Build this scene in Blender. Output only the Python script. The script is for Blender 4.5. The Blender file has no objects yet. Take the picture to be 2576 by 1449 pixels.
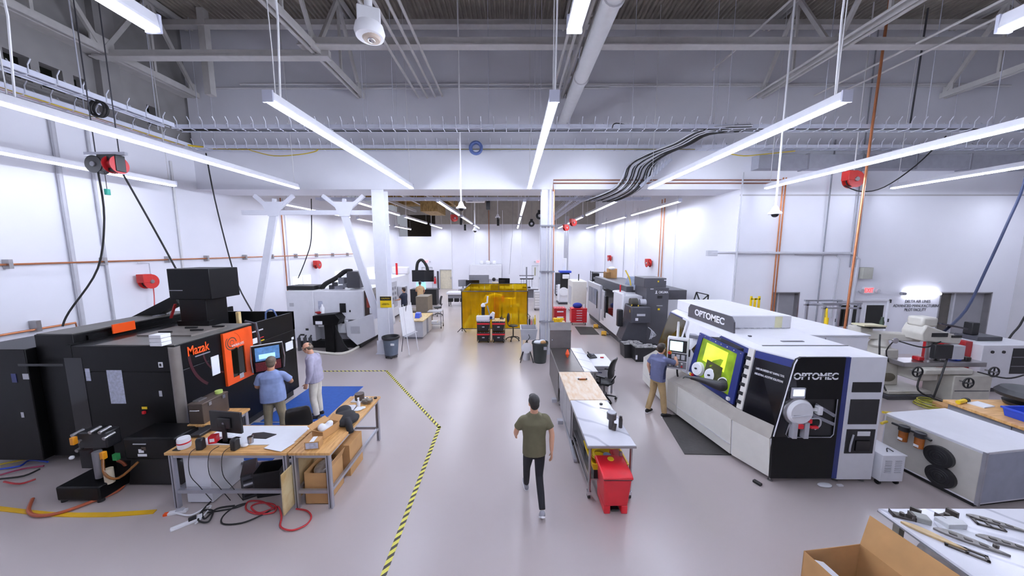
import bpy, bmesh, math, random
from mathutils import Vector, Matrix
random.seed(7)
SC = bpy.context.scene
COL = SC.collection
PI = math.pi

# ---------------------------------------------------------------- camera
CAM_H, FPX, CX, CY, HOR = 3.8, 820.0, 1288.0, 724.5, 628.0
PITCH = math.atan((CY - HOR) / FPX)
cam_d = bpy.data.cameras.new('camera')
cam_d.sensor_fit = 'HORIZONTAL'
cam_d.sensor_width = 36.0
cam_d.lens = 36.0 * FPX / 2576.0
cam_d.clip_end = 200
cam = bpy.data.objects.new('camera', cam_d)
COL.objects.link(cam)
cam.location = (0, 0, CAM_H)
cam.rotation_euler = (PI / 2 - PITCH, 0, 0)
SC.camera = cam

# ---------------------------------------------------------------- world, exposure
w = bpy.data.worlds.new('world')
SC.world = w
w.use_nodes = True
w.node_tree.nodes['Background'].inputs[0].default_value = (0.55, 0.58, 0.68, 1)
w.node_tree.nodes['Background'].inputs[1].default_value = 0.35
SC.view_settings.view_transform = 'Standard'
SC.view_settings.look = 'None'
SC.view_settings.gamma = 1
SC.view_settings.use_curve_mapping = False
SC.view_settings.exposure = 0.56
TUBE_STRENGTH = 6.0
LAMP_W = 11.5   # watts per metre of tube light
SC.cycles.max_bounces = 6
SC.cycles.diffuse_bounces = 4
SC.cycles.glossy_bounces = 3
SC.cycles.transparent_max_bounces = 10
SC.cycles.debug_use_spatial_splits = True
SC.cycles.use_light_tree = False

# ---------------------------------------------------------------- helpers: real-world points along a sight line
_c, _s = math.cos(PITCH), math.sin(PITCH)
def _ray(u, v):
    x = (u - CX) / FPX; up = (CY - v) / FPX
    return x, _c + up * _s, up * _c - _s
def G(u, v, z=0.0):
    r = _ray(u, v); t = (z - CAM_H) / r[2]
    return Vector((r[0] * t, r[1] * t, z))
def P(u, v, y):
    r = _ray(u, v); t = y / r[1]
    return Vector((r[0] * t, y, CAM_H + r[2] * t))
def PX(u, v, x):
    r = _ray(u, v); t = x / r[0]
    return Vector((x, r[1] * t, CAM_H + r[2] * t))

# ---------------------------------------------------------------- helpers: materials
def lin(h):
    if isinstance(h, str):
        h = h.lstrip('#'); h = tuple(int(h[i:i + 2], 16) / 255 for i in (0, 2, 4))
    return tuple(c / 12.92 if c <= .04045 else ((c + .055) / 1.055) ** 2.4 for c in h)
MATS = {}
def mat(name, col, rough=.5, metal=0., var=.06, scale=6., bump=0., emit=0., alpha=1., trans=0., spec=.5, coat=0.):
    if name in MATS: return MATS[name]
    m = bpy.data.materials.new(name); m.use_nodes = True
    nt = m.node_tree; b = nt.nodes['Principled BSDF']
    c = lin(col)
    b.inputs['Roughness'].default_value = rough
    b.inputs['Metallic'].default_value = metal
    b.inputs['Specular IOR Level'].default_value = spec
    b.inputs['Coat Weight'].default_value = coat
    tc = nt.nodes.new('ShaderNodeTexCoord')
    nz = nt.nodes.new('ShaderNodeTexNoise'); nz.inputs['Scale'].default_value = scale
    nz.inputs['Detail'].default_value = 2
    nt.links.new(tc.outputs['Object'], nz.inputs['Vector'])
    mr = nt.nodes.new('ShaderNodeMapRange')
    mr.inputs[1].default_value = .3; mr.inputs[2].default_value = .7
    mr.inputs[3].default_value = 1 - var; mr.inputs[4].default_value = 1 + var
    nt.links.new(nz.outputs['Fac'], mr.inputs[0])
    mx = nt.nodes.new('ShaderNodeVectorMath'); mx.operation = 'MULTIPLY'
    mx.inputs[0].default_value = c
    nt.links.new(mr.outputs[0], mx.inputs[1])
    nt.links.new(mx.outputs[0], b.inputs['Base Color'])
    if bump:
        bp = nt.nodes.new('ShaderNodeBump'); bp.inputs['Strength'].default_value = bump
        bp.inputs['Distance'].default_value = .01
        nt.links.new(nz.outputs['Fac'], bp.inputs['Height']); nt.links.new(bp.outputs[0], b.inputs['Normal'])
    if emit:
        b.inputs['Emission Color'].default_value = (*c, 1); b.inputs['Emission Strength'].default_value = emit
    if alpha < 1: b.inputs['Alpha'].default_value = alpha
    if trans: b.inputs['Transmission Weight'].default_value = trans
    m['nodes'] = 1
    MATS[name] = m
    return m
def wood(name, c1, c2, rough=.45, axis=1, scale=14., plank=0.09):
    """butcher-block wood: strips across one axis with grain along the other"""
    m = mat(name, c1, rough); nt = m.node_tree; b = nt.nodes['Principled BSDF']
    tc = nt.nodes.new('ShaderNodeTexCoord')
    mp = nt.nodes.new('ShaderNodeMapping')
    sc = [2., 2., 2.]; sc[axis] = scale
    mp.inputs['Scale'].default_value = sc
    nz = nt.nodes.new('ShaderNodeTexNoise'); nz.inputs['Scale'].default_value = 2.2; nz.inputs['Detail'].default_value = 5
    cr = nt.nodes.new('ShaderNodeValToRGB')
    cr.color_ramp.elements[0].color = (*lin(c2), 1); cr.color_ramp.elements[0].position = .3
    cr.color_ramp.elements[1].color = (*lin(c1), 1); cr.color_ramp.elements[1].position = .62
    nt.links.new(tc.outputs['Object'], mp.inputs[0]); nt.links.new(mp.outputs[0], nz.inputs['Vector'])
    nt.links.new(nz.outputs['Fac'], cr.inputs[0]); nt.links.new(cr.outputs[0], b.inputs['Base Color'])
    return m

# ---------------------------------------------------------------- helpers: meshes
WROOT = {}
LOCAL = set()
class MB:
    def __init__(s): s.v = []; s.f = []
    def add(s, vs, fs):
        n = len(s.v); s.v += [Vector(q) for q in vs]; s.f += [[n + i for i in q] for q in fs]; return s
    def box(s, x0, x1, y0, y1, z0, z1):
        return s.add([(x0, y0, z0), (x1, y0, z0), (x1, y1, z0), (x0, y1, z0), (x0, y0, z1), (x1, y0, z1), (x1, y1, z1), (x0, y1, z1)],
                     [(3, 2, 1, 0), (4, 5, 6, 7), (0, 1, 5, 4), (1, 2, 6, 5), (2, 3, 7, 6), (3, 0, 4, 7)])
    def cb(s, c, d):
        return s.box(c[0] - d[0] / 2, c[0] + d[0] / 2, c[1] - d[1] / 2, c[1] + d[1] / 2, c[2] - d[2] / 2, c[2] + d[2] / 2)
    def bar(s, a, b, w, h=None, up=(0, 0, 1)):
        a, b = Vector(a), Vector(b); h = w if h is None else h
        d = (b - a).normalized(); up = Vector(up)
        if abs(d.dot(up)) > .98: up = Vector((0, 1, 0))
        x = d.cross(up).normalized() * (w / 2); z = x.cross(d).normalized() * (h / 2)
        vs = [a - x - z, a + x - z, a + x + z, a - x + z, b - x - z, b + x - z, b + x + z, b - x + z]
        return s.add(vs, [(0, 1, 2, 3), (7, 6, 5, 4), (4, 5, 1, 0), (5, 6, 2, 1), (6, 7, 3, 2), (7, 4, 0, 3)])
    def tube(s, pts, r, n=8, smooth=0):
        pts = [Vector(q) for q in pts]
        if smooth: pts = catmull(pts, smooth)
        m = len(pts); rs = r if isinstance(r, (list, tuple)) else [r] * m
        if len(rs) != m: rs = [rs[0] + (rs[-1] - rs[0]) * i / (m - 1) for i in range(m)]
        vs = []; fs = []; ref = None
        for i in range(m):
            d = (pts[min(i + 1, m - 1)] - pts[max(i - 1, 0)])
            d = d.normalized() if d.length > 1e-9 else Vector((0, 0, 1))
            if ref is None: ref = Vector((0, 0, 1)) if abs(d.z) < .9 else Vector((1, 0, 0))
            x = d.cross(ref)
            if x.length < 1e-4: x = d.cross(Vector((0, 1, 0)))
            x.normalize(); y = d.cross(x).normalized(); ref = -y if False else x.cross(d)
            vs += [pts[i] + (x * math.cos(2 * PI * k / n) + y * math.sin(2 * PI * k / n)) * rs[i] for k in range(n)]
        for i in range(m - 1):
            for k in range(n):
                fs.append((i * n + k, i * n + (k + 1) % n, (i + 1) * n + (k + 1) % n, (i + 1) * n + k))
        fs.append(tuple(reversed(range(n)))); fs.append(tuple((m - 1) * n + k for k in range(n)))
        return s.add(vs, fs)
    def cyl(s, a, b, r0, r1=None, n=16): return s.tube([a, b], [r0, r0 if r1 is None else r1], n)
    def lathe(s, prof, c=(0, 0, 0), axis='z', n=20, ang=0):
        vs = []; m = len(prof)
        for r, z in prof:
            for k in range(n):
                a = 2 * PI * k / n + ang; p = (r * math.cos(a), r * math.sin(a), z)
                if axis == 'x': p = (p[2], p[0], p[1])
                if axis == 'y': p = (p[0], p[2], p[1])
                vs.append((p[0] + c[0], p[1] + c[1], p[2] + c[2]))
        fs = [(i * n + k, i * n + (k + 1) % n, (i + 1) * n + (k + 1) % n, (i + 1) * n + k) for i in range(m - 1) for k in range(n)]
        fs.append(tuple(reversed(range(n)))); fs.append(tuple((m - 1) * n + k for k in range(n)))
        return s.add(vs, fs)
    def prism(s, poly, plane, a, b):
        def q(p, t): return {'xy': (p[0], p[1], t), 'xz': (p[0], t, p[1]), 'yz': (t, p[0], p[1])}[plane]
        n = len(poly)
        return s.add([q(p, a) for p in poly] + [q(p, b) for p in poly],
                     [tuple(reversed(range(n))), tuple(range(n, 2 * n))] + [(i, (i + 1) % n, n + (i + 1) % n, n + i) for i in range(n)])
    def loft(s, rings):
        n = len(rings[0]); m = len(rings); vs = [p for r in rings for p in r]
        fs = [(i * n + k, i * n + (k + 1) % n, (i + 1) * n + (k + 1) % n, (i + 1) * n + k) for i in range(m - 1) for k in range(n)]
        fs.append(tuple(reversed(range(n)))); fs.append(tuple((m - 1) * n + k for k in range(n)))
        return s.add(vs, fs)
    def ball(s, c, r, n=16, m=10):
        r = (r, r, r) if not isinstance(r, (tuple, list)) else r
        vs = [(c[0], c[1], c[2] + r[2])]
        for i in range(1, m):
            t = PI * i / m
            vs += [(c[0] + r[0] * math.sin(t) * math.cos(2 * PI * k / n), c[1] + r[1] * math.sin(t) * math.sin(2 * PI * k / n), c[2] + r[2] * math.cos(t)) for k in range(n)]
        vs.append((c[0], c[1], c[2] - r[2])); L = len(vs) - 1; fs = []
        for k in range(n): fs.append((0, 1 + k, 1 + (k + 1) % n)); fs.append((L, L - n + (k + 1) % n, L - n + k))
        for i in range(m - 2):
            for k in range(n):
                a = 1 + i * n; fs.append((a + k, a + n + k, a + n + (k + 1) % n, a + (k + 1) % n))
        return s.add(vs, fs)
    def torus(s, c, R, r, axis='z', n=24, k=8):
        pts = []
        for i in range(n + 1):
            a = 2 * PI * i / n; p = (R * math.cos(a), R * math.sin(a))
            pts.append({'z': (c[0] + p[0], c[1] + p[1], c[2]), 'y': (c[0] + p[0], c[1], c[2] + p[1]), 'x': (c[0], c[1] + p[0], c[2] + p[1])}[axis])
        return s.tube(pts, r, k)
    def rot(s, ang, axis='Z', c=(0, 0, 0)):
        R = Matrix.Rotation(ang, 3, axis); c = Vector(c); s.v = [R @ (q - c) + c for q in s.v]; return s
    def mv(s, d): d = Vector(d); s.v = [q + d for q in s.v]; return s
    def mesh(s, name, m, smooth=False):
        me = bpy.data.meshes.new(name); me.from_pydata([tuple(q) for q in s.v], [], s.f)
        bm = bmesh.new(); bm.from_mesh(me); bmesh.ops.recalc_face_normals(bm, faces=bm.faces); bm.to_mesh(me); bm.free()
        if smooth:
            me.polygons.foreach_set('use_smooth', [True] * len(me.polygons))
            try: me.set_sharp_from_angle(angle=.7)
            except Exception: pass
        me.materials.append(m); return me
    def build(s, name, m, parent=None, smooth=False, bevel=0, label=None):
        off = None
        r = parent
        while r is not None and r.parent is not None and r.name not in LOCAL: r = r.parent
        if r is not None and r.name in WROOT: s.mv(-WROOT[r.name])
        o = bpy.data.objects.new(name, s.mesh(name, m, smooth or bevel > 0)); COL.objects.link(o)
        if parent is not None: o.parent = parent
        if bevel:
            b = o.modifiers.new('b', 'BEVEL'); b.width = bevel; b.segments = 2; b.limit_method = 'ANGLE'; b.angle_limit = .6
        if label: o['label'] = label
        return o
def catmull(pts, k):
    out = []; n = len(pts)
    for i in range(n - 1):
        p0, p1, p2, p3 = pts[max(i - 1, 0)], pts[i], pts[i + 1], pts[min(i + 2, n - 1)]
        for j in range(k):
            t = j / k
            out.append(.5 * ((2 * p1) + (p2 - p0) * t + (2 * p0 - 5 * p1 + 4 * p2 - p3) * t * t + (3 * p1 - p0 - 3 * p2 + p3) * t ** 3))
    return out + [pts[-1]]
def tag(o, label=None, cat=None, group=None, kind=None):
    if label: o['label'] = label
    if cat: o['category'] = cat
    if group: o['group'] = group
    if kind: o['kind'] = kind
    return o
def thing(name, label, cat, loc=(0, 0, 0), rz=0, group=None, world=False):
    """an Empty at the thing's base; world=True: its parts are given in world coordinates"""
    o = bpy.data.objects.new(name, None); COL.objects.link(o); o.empty_display_size = .1
    o.location = loc; o.rotation_euler = (0, 0, rz)
    if world: WROOT[o.name] = Vector(loc)
    return tag(o, label, cat, group)
def struct(name, mb, m, parent=None, **k):
    o = mb.build(name, m, parent, **k)
    if parent is None: o['kind'] = 'structure'
    return o
def solo(name, mb, m, label, cat, group=None, **k):
    return tag(mb.build(name, m, **k), label, cat, group)
def share(src, name, parent, loc=(0, 0, 0), rot=(0, 0, 0), scale=(1, 1, 1)):
    o = bpy.data.objects.new(name, src.data); COL.objects.link(o); o.parent = parent
    r = parent
    while r is not None and r.parent is not None: r = r.parent
    o.location = Vector(loc) - (WROOT[r.name] if r is not None and r.name in WROOT else Vector())
    o.rotation_euler = rot; o.scale = scale
    return o
def dup(root, loc, rz=None, label=None, group=None):
    def cp(o, par):
        c = o.copy(); COL.objects.link(c); c.parent = par
        for ch in o.children: cp(ch, c)
        return c
    r = cp(root, None); r.location = loc
    if rz is not None: r.rotation_euler = (0, 0, rz)
    if label: r['label'] = label
    if group: r['group'] = group
    return r
TEXTS = []
def sub(name, parent, loc, rz=0):
    """a part that is itself turned: an Empty under its thing, parts given in its own axes"""
    o = bpy.data.objects.new(name, None); COL.objects.link(o); o.parent = parent; LOCAL.add(o.name)
    o.location = Vector(loc) - WROOT.get(parent.name, Vector()); o.rotation_euler = (0, 0, rz); return o
def text(body, width, m, parent, loc, rot, name='lettering', height=None, bold=0.0):
    """flat print: lettering fitted to a width, its middle at loc; rot = euler (x-axis runs along the line)"""
    cu = bpy.data.curves.new(name, 'FONT'); cu.body = body; cu.align_x = 'CENTER'; cu.align_y = 'CENTER'
    cu.extrude = .004; cu.offset = bold
    TEXTS.append((cu, width, height, m, parent, Vector(loc), rot, name))
def flush_texts():
    tmp = []
    for t in TEXTS:
        o = bpy.data.objects.new('t', t[0]); COL.objects.link(o); tmp.append(o)
    dg = bpy.context.evaluated_depsgraph_get(); dg.update()
    for t, o in zip(TEXTS, tmp):
        cu, width, height, m, parent, loc, rot, name = t
        me = bpy.data.meshes.new_from_object(o.evaluated_get(dg))
        xs = [q.co.x for q in me.vertices]; ys = [q.co.y for q in me.vertices]
        sx = width / (max(xs) - min(xs)); sy = sx if height is None else height / (max(ys) - min(ys))
        mx, my = (max(xs) + min(xs)) / 2, (max(ys) + min(ys)) / 2
        for q in me.vertices:
            q.co.x = (q.co.x - mx) * sx; q.co.y = (q.co.y - my) * sy; q.co.z *= .5
        me.materials.clear(); me.materials.append(m)
        n = bpy.data.objects.new(name, me); COL.objects.link(n); n.parent = parent
        r = parent
        while r is not None and r.parent is not None and r.name not in LOCAL: r = r.parent
        n.location = loc - (WROOT[r.name] if r is not None and r.name in WROOT else Vector()); n.rotation_euler = rot
        bpy.data.objects.remove(o)
FACE_CAM = (PI / 2, 0, 0)          # print on a face that looks towards -y
FACE_RIGHT = (PI / 2, 0, PI / 2)   # print on a face that looks towards +x
FACE_LEFT = (PI / 2, 0, -PI / 2)   # print on a face that looks towards -x

# ---------------------------------------------------------------- materials
W_WALL = mat('wall paint white', '#e4e4ec', .6, var=.015, scale=1.2)
W_GREY = mat('wall paint upper', '#b4b2b6', .75, var=.03, scale=1.5)
W_BLOCK = mat('old block wall', '#8f8c8c', .85, var=.16, scale=1.3, bump=.3)
W_BACK = mat('upper far wall', '#a9a39a', .8, var=.08, scale=2)
DECK = mat('steel deck', '#a0988d', .55, .25, var=.12, scale=3)
STEELW = mat('white painted steel', '#d2d1d3', .45, var=.03)
TRUSSM = mat('truss paint', '#c2bfbd', .55, var=.05)
COLW = mat('column white', '#e2e3ec', .4, var=.02)
HOUSE = mat('fixture housing', '#e6e6ee', .35, var=.02)
TUBE = mat('lit tube', '#eef0ff', .4, emit=TUBE_STRENGTH, var=0)
TUBE.cycles.emission_sampling = 'NONE'
CAPM = mat('end cap', '#c9cbdc', .4, var=.02)
WIRE = mat('zinc wire', '#d3d5e0', .4, .15, var=.04)
TRAYM = mat('tray zinc', '#d8dbea', .45, .0, var=.04)
BLACK = mat('black plastic', '#161618', .45, var=.1)
BLACKP = mat('black machine paint', '#080809', .4, var=.1, scale=2, spec=.22)
BLACKG = mat('black gloss', '#0d0d10', .12, var=.05)
RUBBER = mat('rubber', '#1d1c1c', .7, var=.15)
DGREY = mat('dark grey paint', '#3c3c42', .4, var=.06)
CHAR = mat('charcoal machine paint', '#4a494e', .4, var=.05)
MGREY = mat('mid grey', '#808088', .45, var=.05)
LGREY = mat('light grey', '#b9b9c0', .45, var=.04)
WHITE = mat('white paint', '#e4e4ea', .35, var=.02)
WHITEP = mat('white plastic', '#eeeef2', .4, var=.02)
CREAM = mat('cream machine paint', '#d9d6cf', .38, var=.025)
ALU = mat('aluminium', '#b4b5bd', .35, .75, var=.05)
STEEL = mat('stainless steel', '#a9a7a8', .28, .9, var=.06)
CHROME = mat('chrome', '#d8d8dc', .12, 1., var=.02)
COPPER = mat('copper pipe', '#b5744e', .35, .6, var=.1)
ORANGE = mat('machine orange', '#f2571c', .35, var=.03)
RED = mat('red plastic', '#cf1f2a', .38, var=.05)
DRED = mat('dark red paint', '#a3161c', .4, var=.08)
YEL = mat('safety yellow', '#e9c61a', .45, var=.05)
BLUE = mat('blue plastic', '#2445b8', .4, var=.06)
NAVY = mat('navy panel', '#202b66', .35, var=.05)
BLUEMAT = mat('blue floor mat', '#24529e', .7, var=.08, scale=14, bump=.2)
CARD = mat('cardboard', '#b98e5c', .75, var=.08, scale=5)
CARDD = mat('cardboard inside', '#8a673f', .8, var=.08, scale=5)
PAPER = mat('paper', '#eceef4', .7, var=.02)
BROWNM = mat('brown steel case', '#453930', .45, var=.1)
GREYCAN = mat('grey can plastic', '#596270', .5, var=.05)
OAK = wood('butcher block', '#d9ab6d', '#b98648', .4, axis=1)
OAKY = wood('butcher block lengthwise', '#d9ab6d', '#b98648', .4, axis=0)
PINE = wood('pine board', '#e3cf9f', '#cda768', .5, axis=0, scale=9)
PLY = wood('plywood', '#a88a55', '#7c6137', .7, axis=0, scale=5)
SCREEN = mat('lit screen', '#a9cdea', .3, emit=1.2, var=.25, scale=9)
GLASSD = mat('dark window glass', '#14150f', .08, var=.1)
SKIN = mat('skin', '#d3a083', .55, var=.04)
SKIN2 = mat('skin tan', '#c48f6f', .55, var=.04)
# ================================================================ ROOM SHELL
XL, XR, YS, YB, ZS, ZC, XE, YN = -10.9, 7.9, 11.6, 31.5, 5.9, 11.1, 18.0, -4.0
fm = mat('epoxy floor', '#b9aeac', .31, var=.05, scale=.5, spec=.5, coat=.35)
fm.node_tree.nodes['Principled BSDF'].inputs['Coat Roughness'].default_value = .28
struct('floor', MB().box(XL, XE, YN, YB, -.2, 0), fm)
# left wall: white lining below, old block wall with small windows above
struct('wall_left', MB().box(XL - .3, XL, YN, YB, 0, 7.3), W_WALL)
wlu = MB()
wins = [(0, 2.9, 3.5), (0, 3.7, 4.5), (0, 7.6, 8.0), (0, 8.15, 8.55), (0, 8.75, 9.0), (0, 10.4, 10.7)]
ys = [YN] + [q for w_ in wins for q in (w_[1], w_[2])] + [YS + .2]
for i in range(0, len(ys), 2): wlu.box(XL - .45, XL - .12, ys[i], ys[i + 1], 7.3, ZC)
for w_ in wins: wlu.box(XL - .45, XL - .12, w_[1], w_[2], 8.15, ZC); wlu.box(XL - .45, XL - .12, w_[1], w_[2], 7.3, 7.6)
struct('wall_left_upper', wlu, W_BLOCK)
for i, w_ in enumerate(wins):
    wp = struct('window_%d' % (i + 1), MB().box(XL - .43, XL - .38, w_[1], w_[2], 7.6, 8.15), GLASSD)
    MB().box(XL - .2, XL - .1, w_[1] - .03, w_[2] + .03, 7.54, 7.6).build('window_sill', W_BLOCK, wp)
for i, y in enumerate((1.5, 5.2, 9.2)):
    struct('trim_%d' % (i + 1), MB().box(XL - .12, XL + .06, y, y + .45, 7.3, ZC), W_BLOCK)
struct('trim_4', MB().box(XL - .12, XL + .25, YN, YS, 8.85, 9.1), TRUSSM)
# soffit wall across the hall, with the opening to the far room below it
struct('wall_middle', MB().box(XL, XR, YS, YS + 1.3, ZS, ZC), W_WALL)
struct('trim_5', MB().box(XL, XR, YS - .015, YS + 1.32, ZS - .03, ZS), W_WALL)
# right-hand wall with the double door, the text and the window opening
dm = MB()
D0, D1 = P(2107, 760, YS).x, P(2237, 760, YS).x              # double door
W0, W1 = P(2366, 735, YS).x, P(2497, 735, YS).x              # window opening
V0, V1 = P(1946, 735, YS).x, P(2012, 735, YS).x              # small opening behind the printer
DZ = P(2170, 755, YS).z; WZ1 = P(2430, 735, YS).z; WZ0 = P(2430, 842, YS).z
dm.box(XR, V0, YS, YS + .3, 0, ZC); dm.box(V0, V1, YS, YS + .3, WZ1, ZC); dm.box(V0, V1, YS, YS + .3, 0, WZ0)
dm.box(V1, D0, YS, YS + .3, 0, ZC); dm.box(D0, D1, YS, YS + .3, DZ, ZC); dm.box(D1, W0, YS, YS + .3, 0, ZC)
dm.box(W0, W1, YS, YS + .3, WZ1, ZC); dm.box(W0, W1, YS, YS + .3, 0, WZ0); dm.box(W1, XE, YS, YS + .3, 0, ZC)
struct('wall_right_front', dm, W_WALL)
struct('wall_right_far', MB().box(XR, XR + .3, YS + .3, YB, 0, ZC), W_WALL)
struct('wall_side', MB().box(XE, XE + .3, YN, YS + .3, 0, ZC), W_GREY)
struct('wall_back', MB().box(XL - .3, XE + .3, YN - .3, YN, 0, ZC), W_GREY)
# far wall: white up to 6.2 m, grey-beige above, its paint also darkened for lack of light; dark mezzanine opening on its left
bw = MB(); M0, M1 = P(1002, 560, YB).x, P(1095, 560, YB).x; MZ0, MZ1 = P(1050, 595, YB).z, P(1050, 540, YB).z
F = [P(1062, 700, YB).x, P(1088, 700, YB).x, P(1107, 700, YB).x, P(1137, 700, YB).x, P(1338, 700, YB).x, P(1372, 700, YB).x]
FZ = [P(1075, 672, YB).z, P(1120, 678, YB).z, P(1355, 668, YB).z]
bw.box(XL, F[0], YB, YB + .3, 0, MZ0); bw.box(F[0], F[1], YB, YB + .3, FZ[0], MZ0); bw.box(F[1], F[2], YB, YB + .3, 0, 6.2)
bw.box(F[2], F[3], YB, YB + .3, FZ[1], 6.2); bw.box(F[3], F[4], YB, YB + .3, 0, 6.2); bw.box(F[4], F[5], YB, YB + .3, FZ[2], 6.2)
bw.box(F[5], XR, YB, YB + .3, 0, 6.2); bw.box(XL, M0, YB, YB + .3, MZ0, 6.2); bw.box(M1, F[1], YB, YB + .3, MZ0, 6.2) if M1 < F[1] else None
struct('wall_far', bw, W_WALL)
struct('wall_far_upper', MB().box(M1, XR, YB + .02, YB + .3, 6.2, 10.2).box(XL, M1, YB + .02, YB + .3, max(MZ1, 6.2), 10.2), W_BACK)
struct('ceiling_far', MB().box(XL, XR + .3, YS + 1.3, YB + 3.5, 10.0, 10.2), DECK)
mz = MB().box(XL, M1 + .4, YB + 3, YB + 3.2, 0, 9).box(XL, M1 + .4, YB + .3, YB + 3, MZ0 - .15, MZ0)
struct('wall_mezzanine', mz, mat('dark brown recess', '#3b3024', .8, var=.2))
# corrugated roof deck, real ribs
dk = MB(); x = XL - .3; prof = []
while x < XE + .3:
    prof += [(x, ZC), (x + .045, ZC), (x + .07, ZC + .06), (x + .125, ZC + .06)]; x += .15
vs = []; fs = []
for q in prof: vs += [(q[0], YN, q[1]), (q[0], YS + .6, q[1])]
for i in range(len(prof) - 1): fs.append((2 * i, 2 * i + 1, 2 * i + 3, 2 * i + 2))
struct('ceiling', dk.add(vs, fs), DECK)
struct('ceiling_top', MB().box(XL - .5, XE + .5, YN - .3, YS + 1.3, ZC + .1, ZC + .3), DECK)
# thin seams of the wall lining
for i, y in enumerate((3.2, 5.7, 8.2, 14.2, 17.6, 21.2)):
    pass

# ---------------------------------------------------------------- doors and windows in the walls
def leaf(parent, x0, x1, z1, y, m, win=None, handle=1):
    d = MB()
    if win:
        a, b, c, e = win
        d.box(x0, a, y, y + .05, .01, z1); d.box(b, x1, y, y + .05, .01, z1); d.box(a, b, y, y + .05, e, z1); d.box(a, b, y, y + .05, .01, c)
    else: d.box(x0, x1, y, y + .05, .01, z1)
    o = d.build('door_leaf', m, parent)
    if win:
        MB().box(a, b, y + .02, y + .03, c, e).build('window_pane', GLASSD, o)
        MB().box(a - .03, b + .03, y - .01, y, c - .03, c).box(a - .03, b + .03, y - .01, y, e, e + .03).box(a - .03, a, y - .01, y, c, e).box(b, b + .03, y - .01, y, c, e).build('pane_bead', m, o)
    MB().box(x0 + .06 if handle > 0 else x1 - .12, x0 + .12 if handle > 0 else x1 - .06, y - .06, y, .95, 1.15).build('door_handle', STEEL, o)
    return o
d1 = bpy.data.objects.new('door_1', None); COL.objects.link(d1); d1['kind'] = 'structure'; d1['label'] = 'white double door with two square glass panes beside the printer'
dmid = (D0 + D1) / 2
pz0, pz1 = P(2200, 822, YS).z, P(2200, 768, YS).z
leaf(d1, D0 + .03, dmid - .005, DZ - .03, YS + .04, WHITE, (P(2115, 790, YS).x, P(2160, 790, YS).x, pz0, pz1), -1)
leaf(d1, dmid + .005, D1 - .03, DZ - .03, YS + .04, WHITE, (P(2180, 790, YS).x, P(2226, 790, YS).x, pz0, pz1), 1)
MB().box(D0 - .06, D0 + .03, YS - .02, YS + .1, 0, DZ + .05).box(D1 - .03, D1 + .06, YS - .02, YS + .1, 0, DZ + .05).box(D0, D1, YS - .02, YS + .1, DZ - .03, DZ + .05).build('door_frame', WHITE, d1)
for xx in (D0 - .02, D1 + .02):
    for zz in (.5, 1.2, 1.9): MB().box(xx - .02, xx + .02, YS - .035, YS - .018, zz, zz + .12).build('hinge', DGREY, d1)
def opening(name, x0, x1, z0, z1, split):
    o = struct(name, MB().box(x0, x0 + .04, YS - .01, YS + .3, z0, z1).box(x1 - .04, x1, YS - .01, YS + .3, z0, z1).box(x0, x1, YS - .01, YS + .3, z1 - .04, z1).box(x0, x1, YS - .01, YS + .3, z0, z0 + .04), STEEL)
    xm = x0 + (x1 - x0) * split
    MB().box(x0 + .04, xm, YS + .2, YS + .22, z0 + .04, z1 - .04).build('window_pane', mat('brown tinted pane', '#57524b', .2, var=.1), o)
    MB().box(xm, x1 - .04, YS + .16, YS + .18, z0 + .04, z1 - .04).build('roller_blind', mat('grey blind', '#8f8e93', .6, var=.03), o)
    MB().box(xm - .03, xm + .03, YS + .12, YS + .22, z0, z1).build('mullion', LGREY, o)
opening('window_7', W0, W1, WZ0, WZ1, .38)
opening('window_8', V0, V1, WZ0, WZ1, .3)
d3 = bpy.data.objects.new('door_2', None); COL.objects.link(d3); d3['kind'] = 'structure'; d3['label'] = 'white far door with tall narrow pane and push bar'
leaf(d3, F[0] + .02, F[1] - .02, FZ[0] - .03, YB + .04, WHITE, (P(1071, 700, YB).x, P(1077, 700, YB).x, 1.35, 2.1), 1)
MB().box(F[0] + .1, F[1] - .1, YB - .02, YB + .05, 1.0, 1.06).build('push_bar', MGREY, d3)
MB().box(F[0] - .03, F[0] + .03, YB - .02, YB + .1, 0, FZ[0]).box(F[1] - .03, F[1] + .03, YB - .02, YB + .1, 0, FZ[0]).box(F[0], F[1], YB - .02, YB + .1, FZ[0] - .05, FZ[0] + .02).build('door_frame', LGREY, d3)
d4 = bpy.data.objects.new('door_3', None); COL.objects.link(d4); d4['kind'] = 'structure'; d4['label'] = 'beige plain far door'
leaf(d4, F[2] + .02, F[3] - .02, FZ[1] - .03, YB + .04, mat('beige door', '#cfc7b0', .5), None, -1)
MB().box(F[2] - .03, F[2] + .03, YB - .02, YB + .1, 0, FZ[1]).box(F[3] - .03, F[3] + .03, YB - .02, YB + .1, 0, FZ[1]).box(F[2], F[3], YB - .02, YB + .1, FZ[1] - .05, FZ[1] + .02).build('door_frame', LGREY, d4)
d5 = bpy.data.objects.new('door_4', None); COL.objects.link(d5); d5['kind'] = 'structure'; d5['label'] = 'white far double door with two narrow panes'
fm_ = (F[4] + F[5]) / 2
pane = mat('olive pane', '#a9a68a', .3)
for a, b, q in ((F[4] + .02, fm_ - .01, 1346), (fm_ + .01, F[5] - .02, 1363)):
    lf = leaf(d5, a, b, FZ[2] - .03, YB + .04, WHITE, None, 1)
    xc = P(q, 690, YB).x; MB().box(xc - .06, xc + .06, YB + .02, YB + .045, 1.3, 2.1).build('window_pane', pane, lf)

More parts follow.
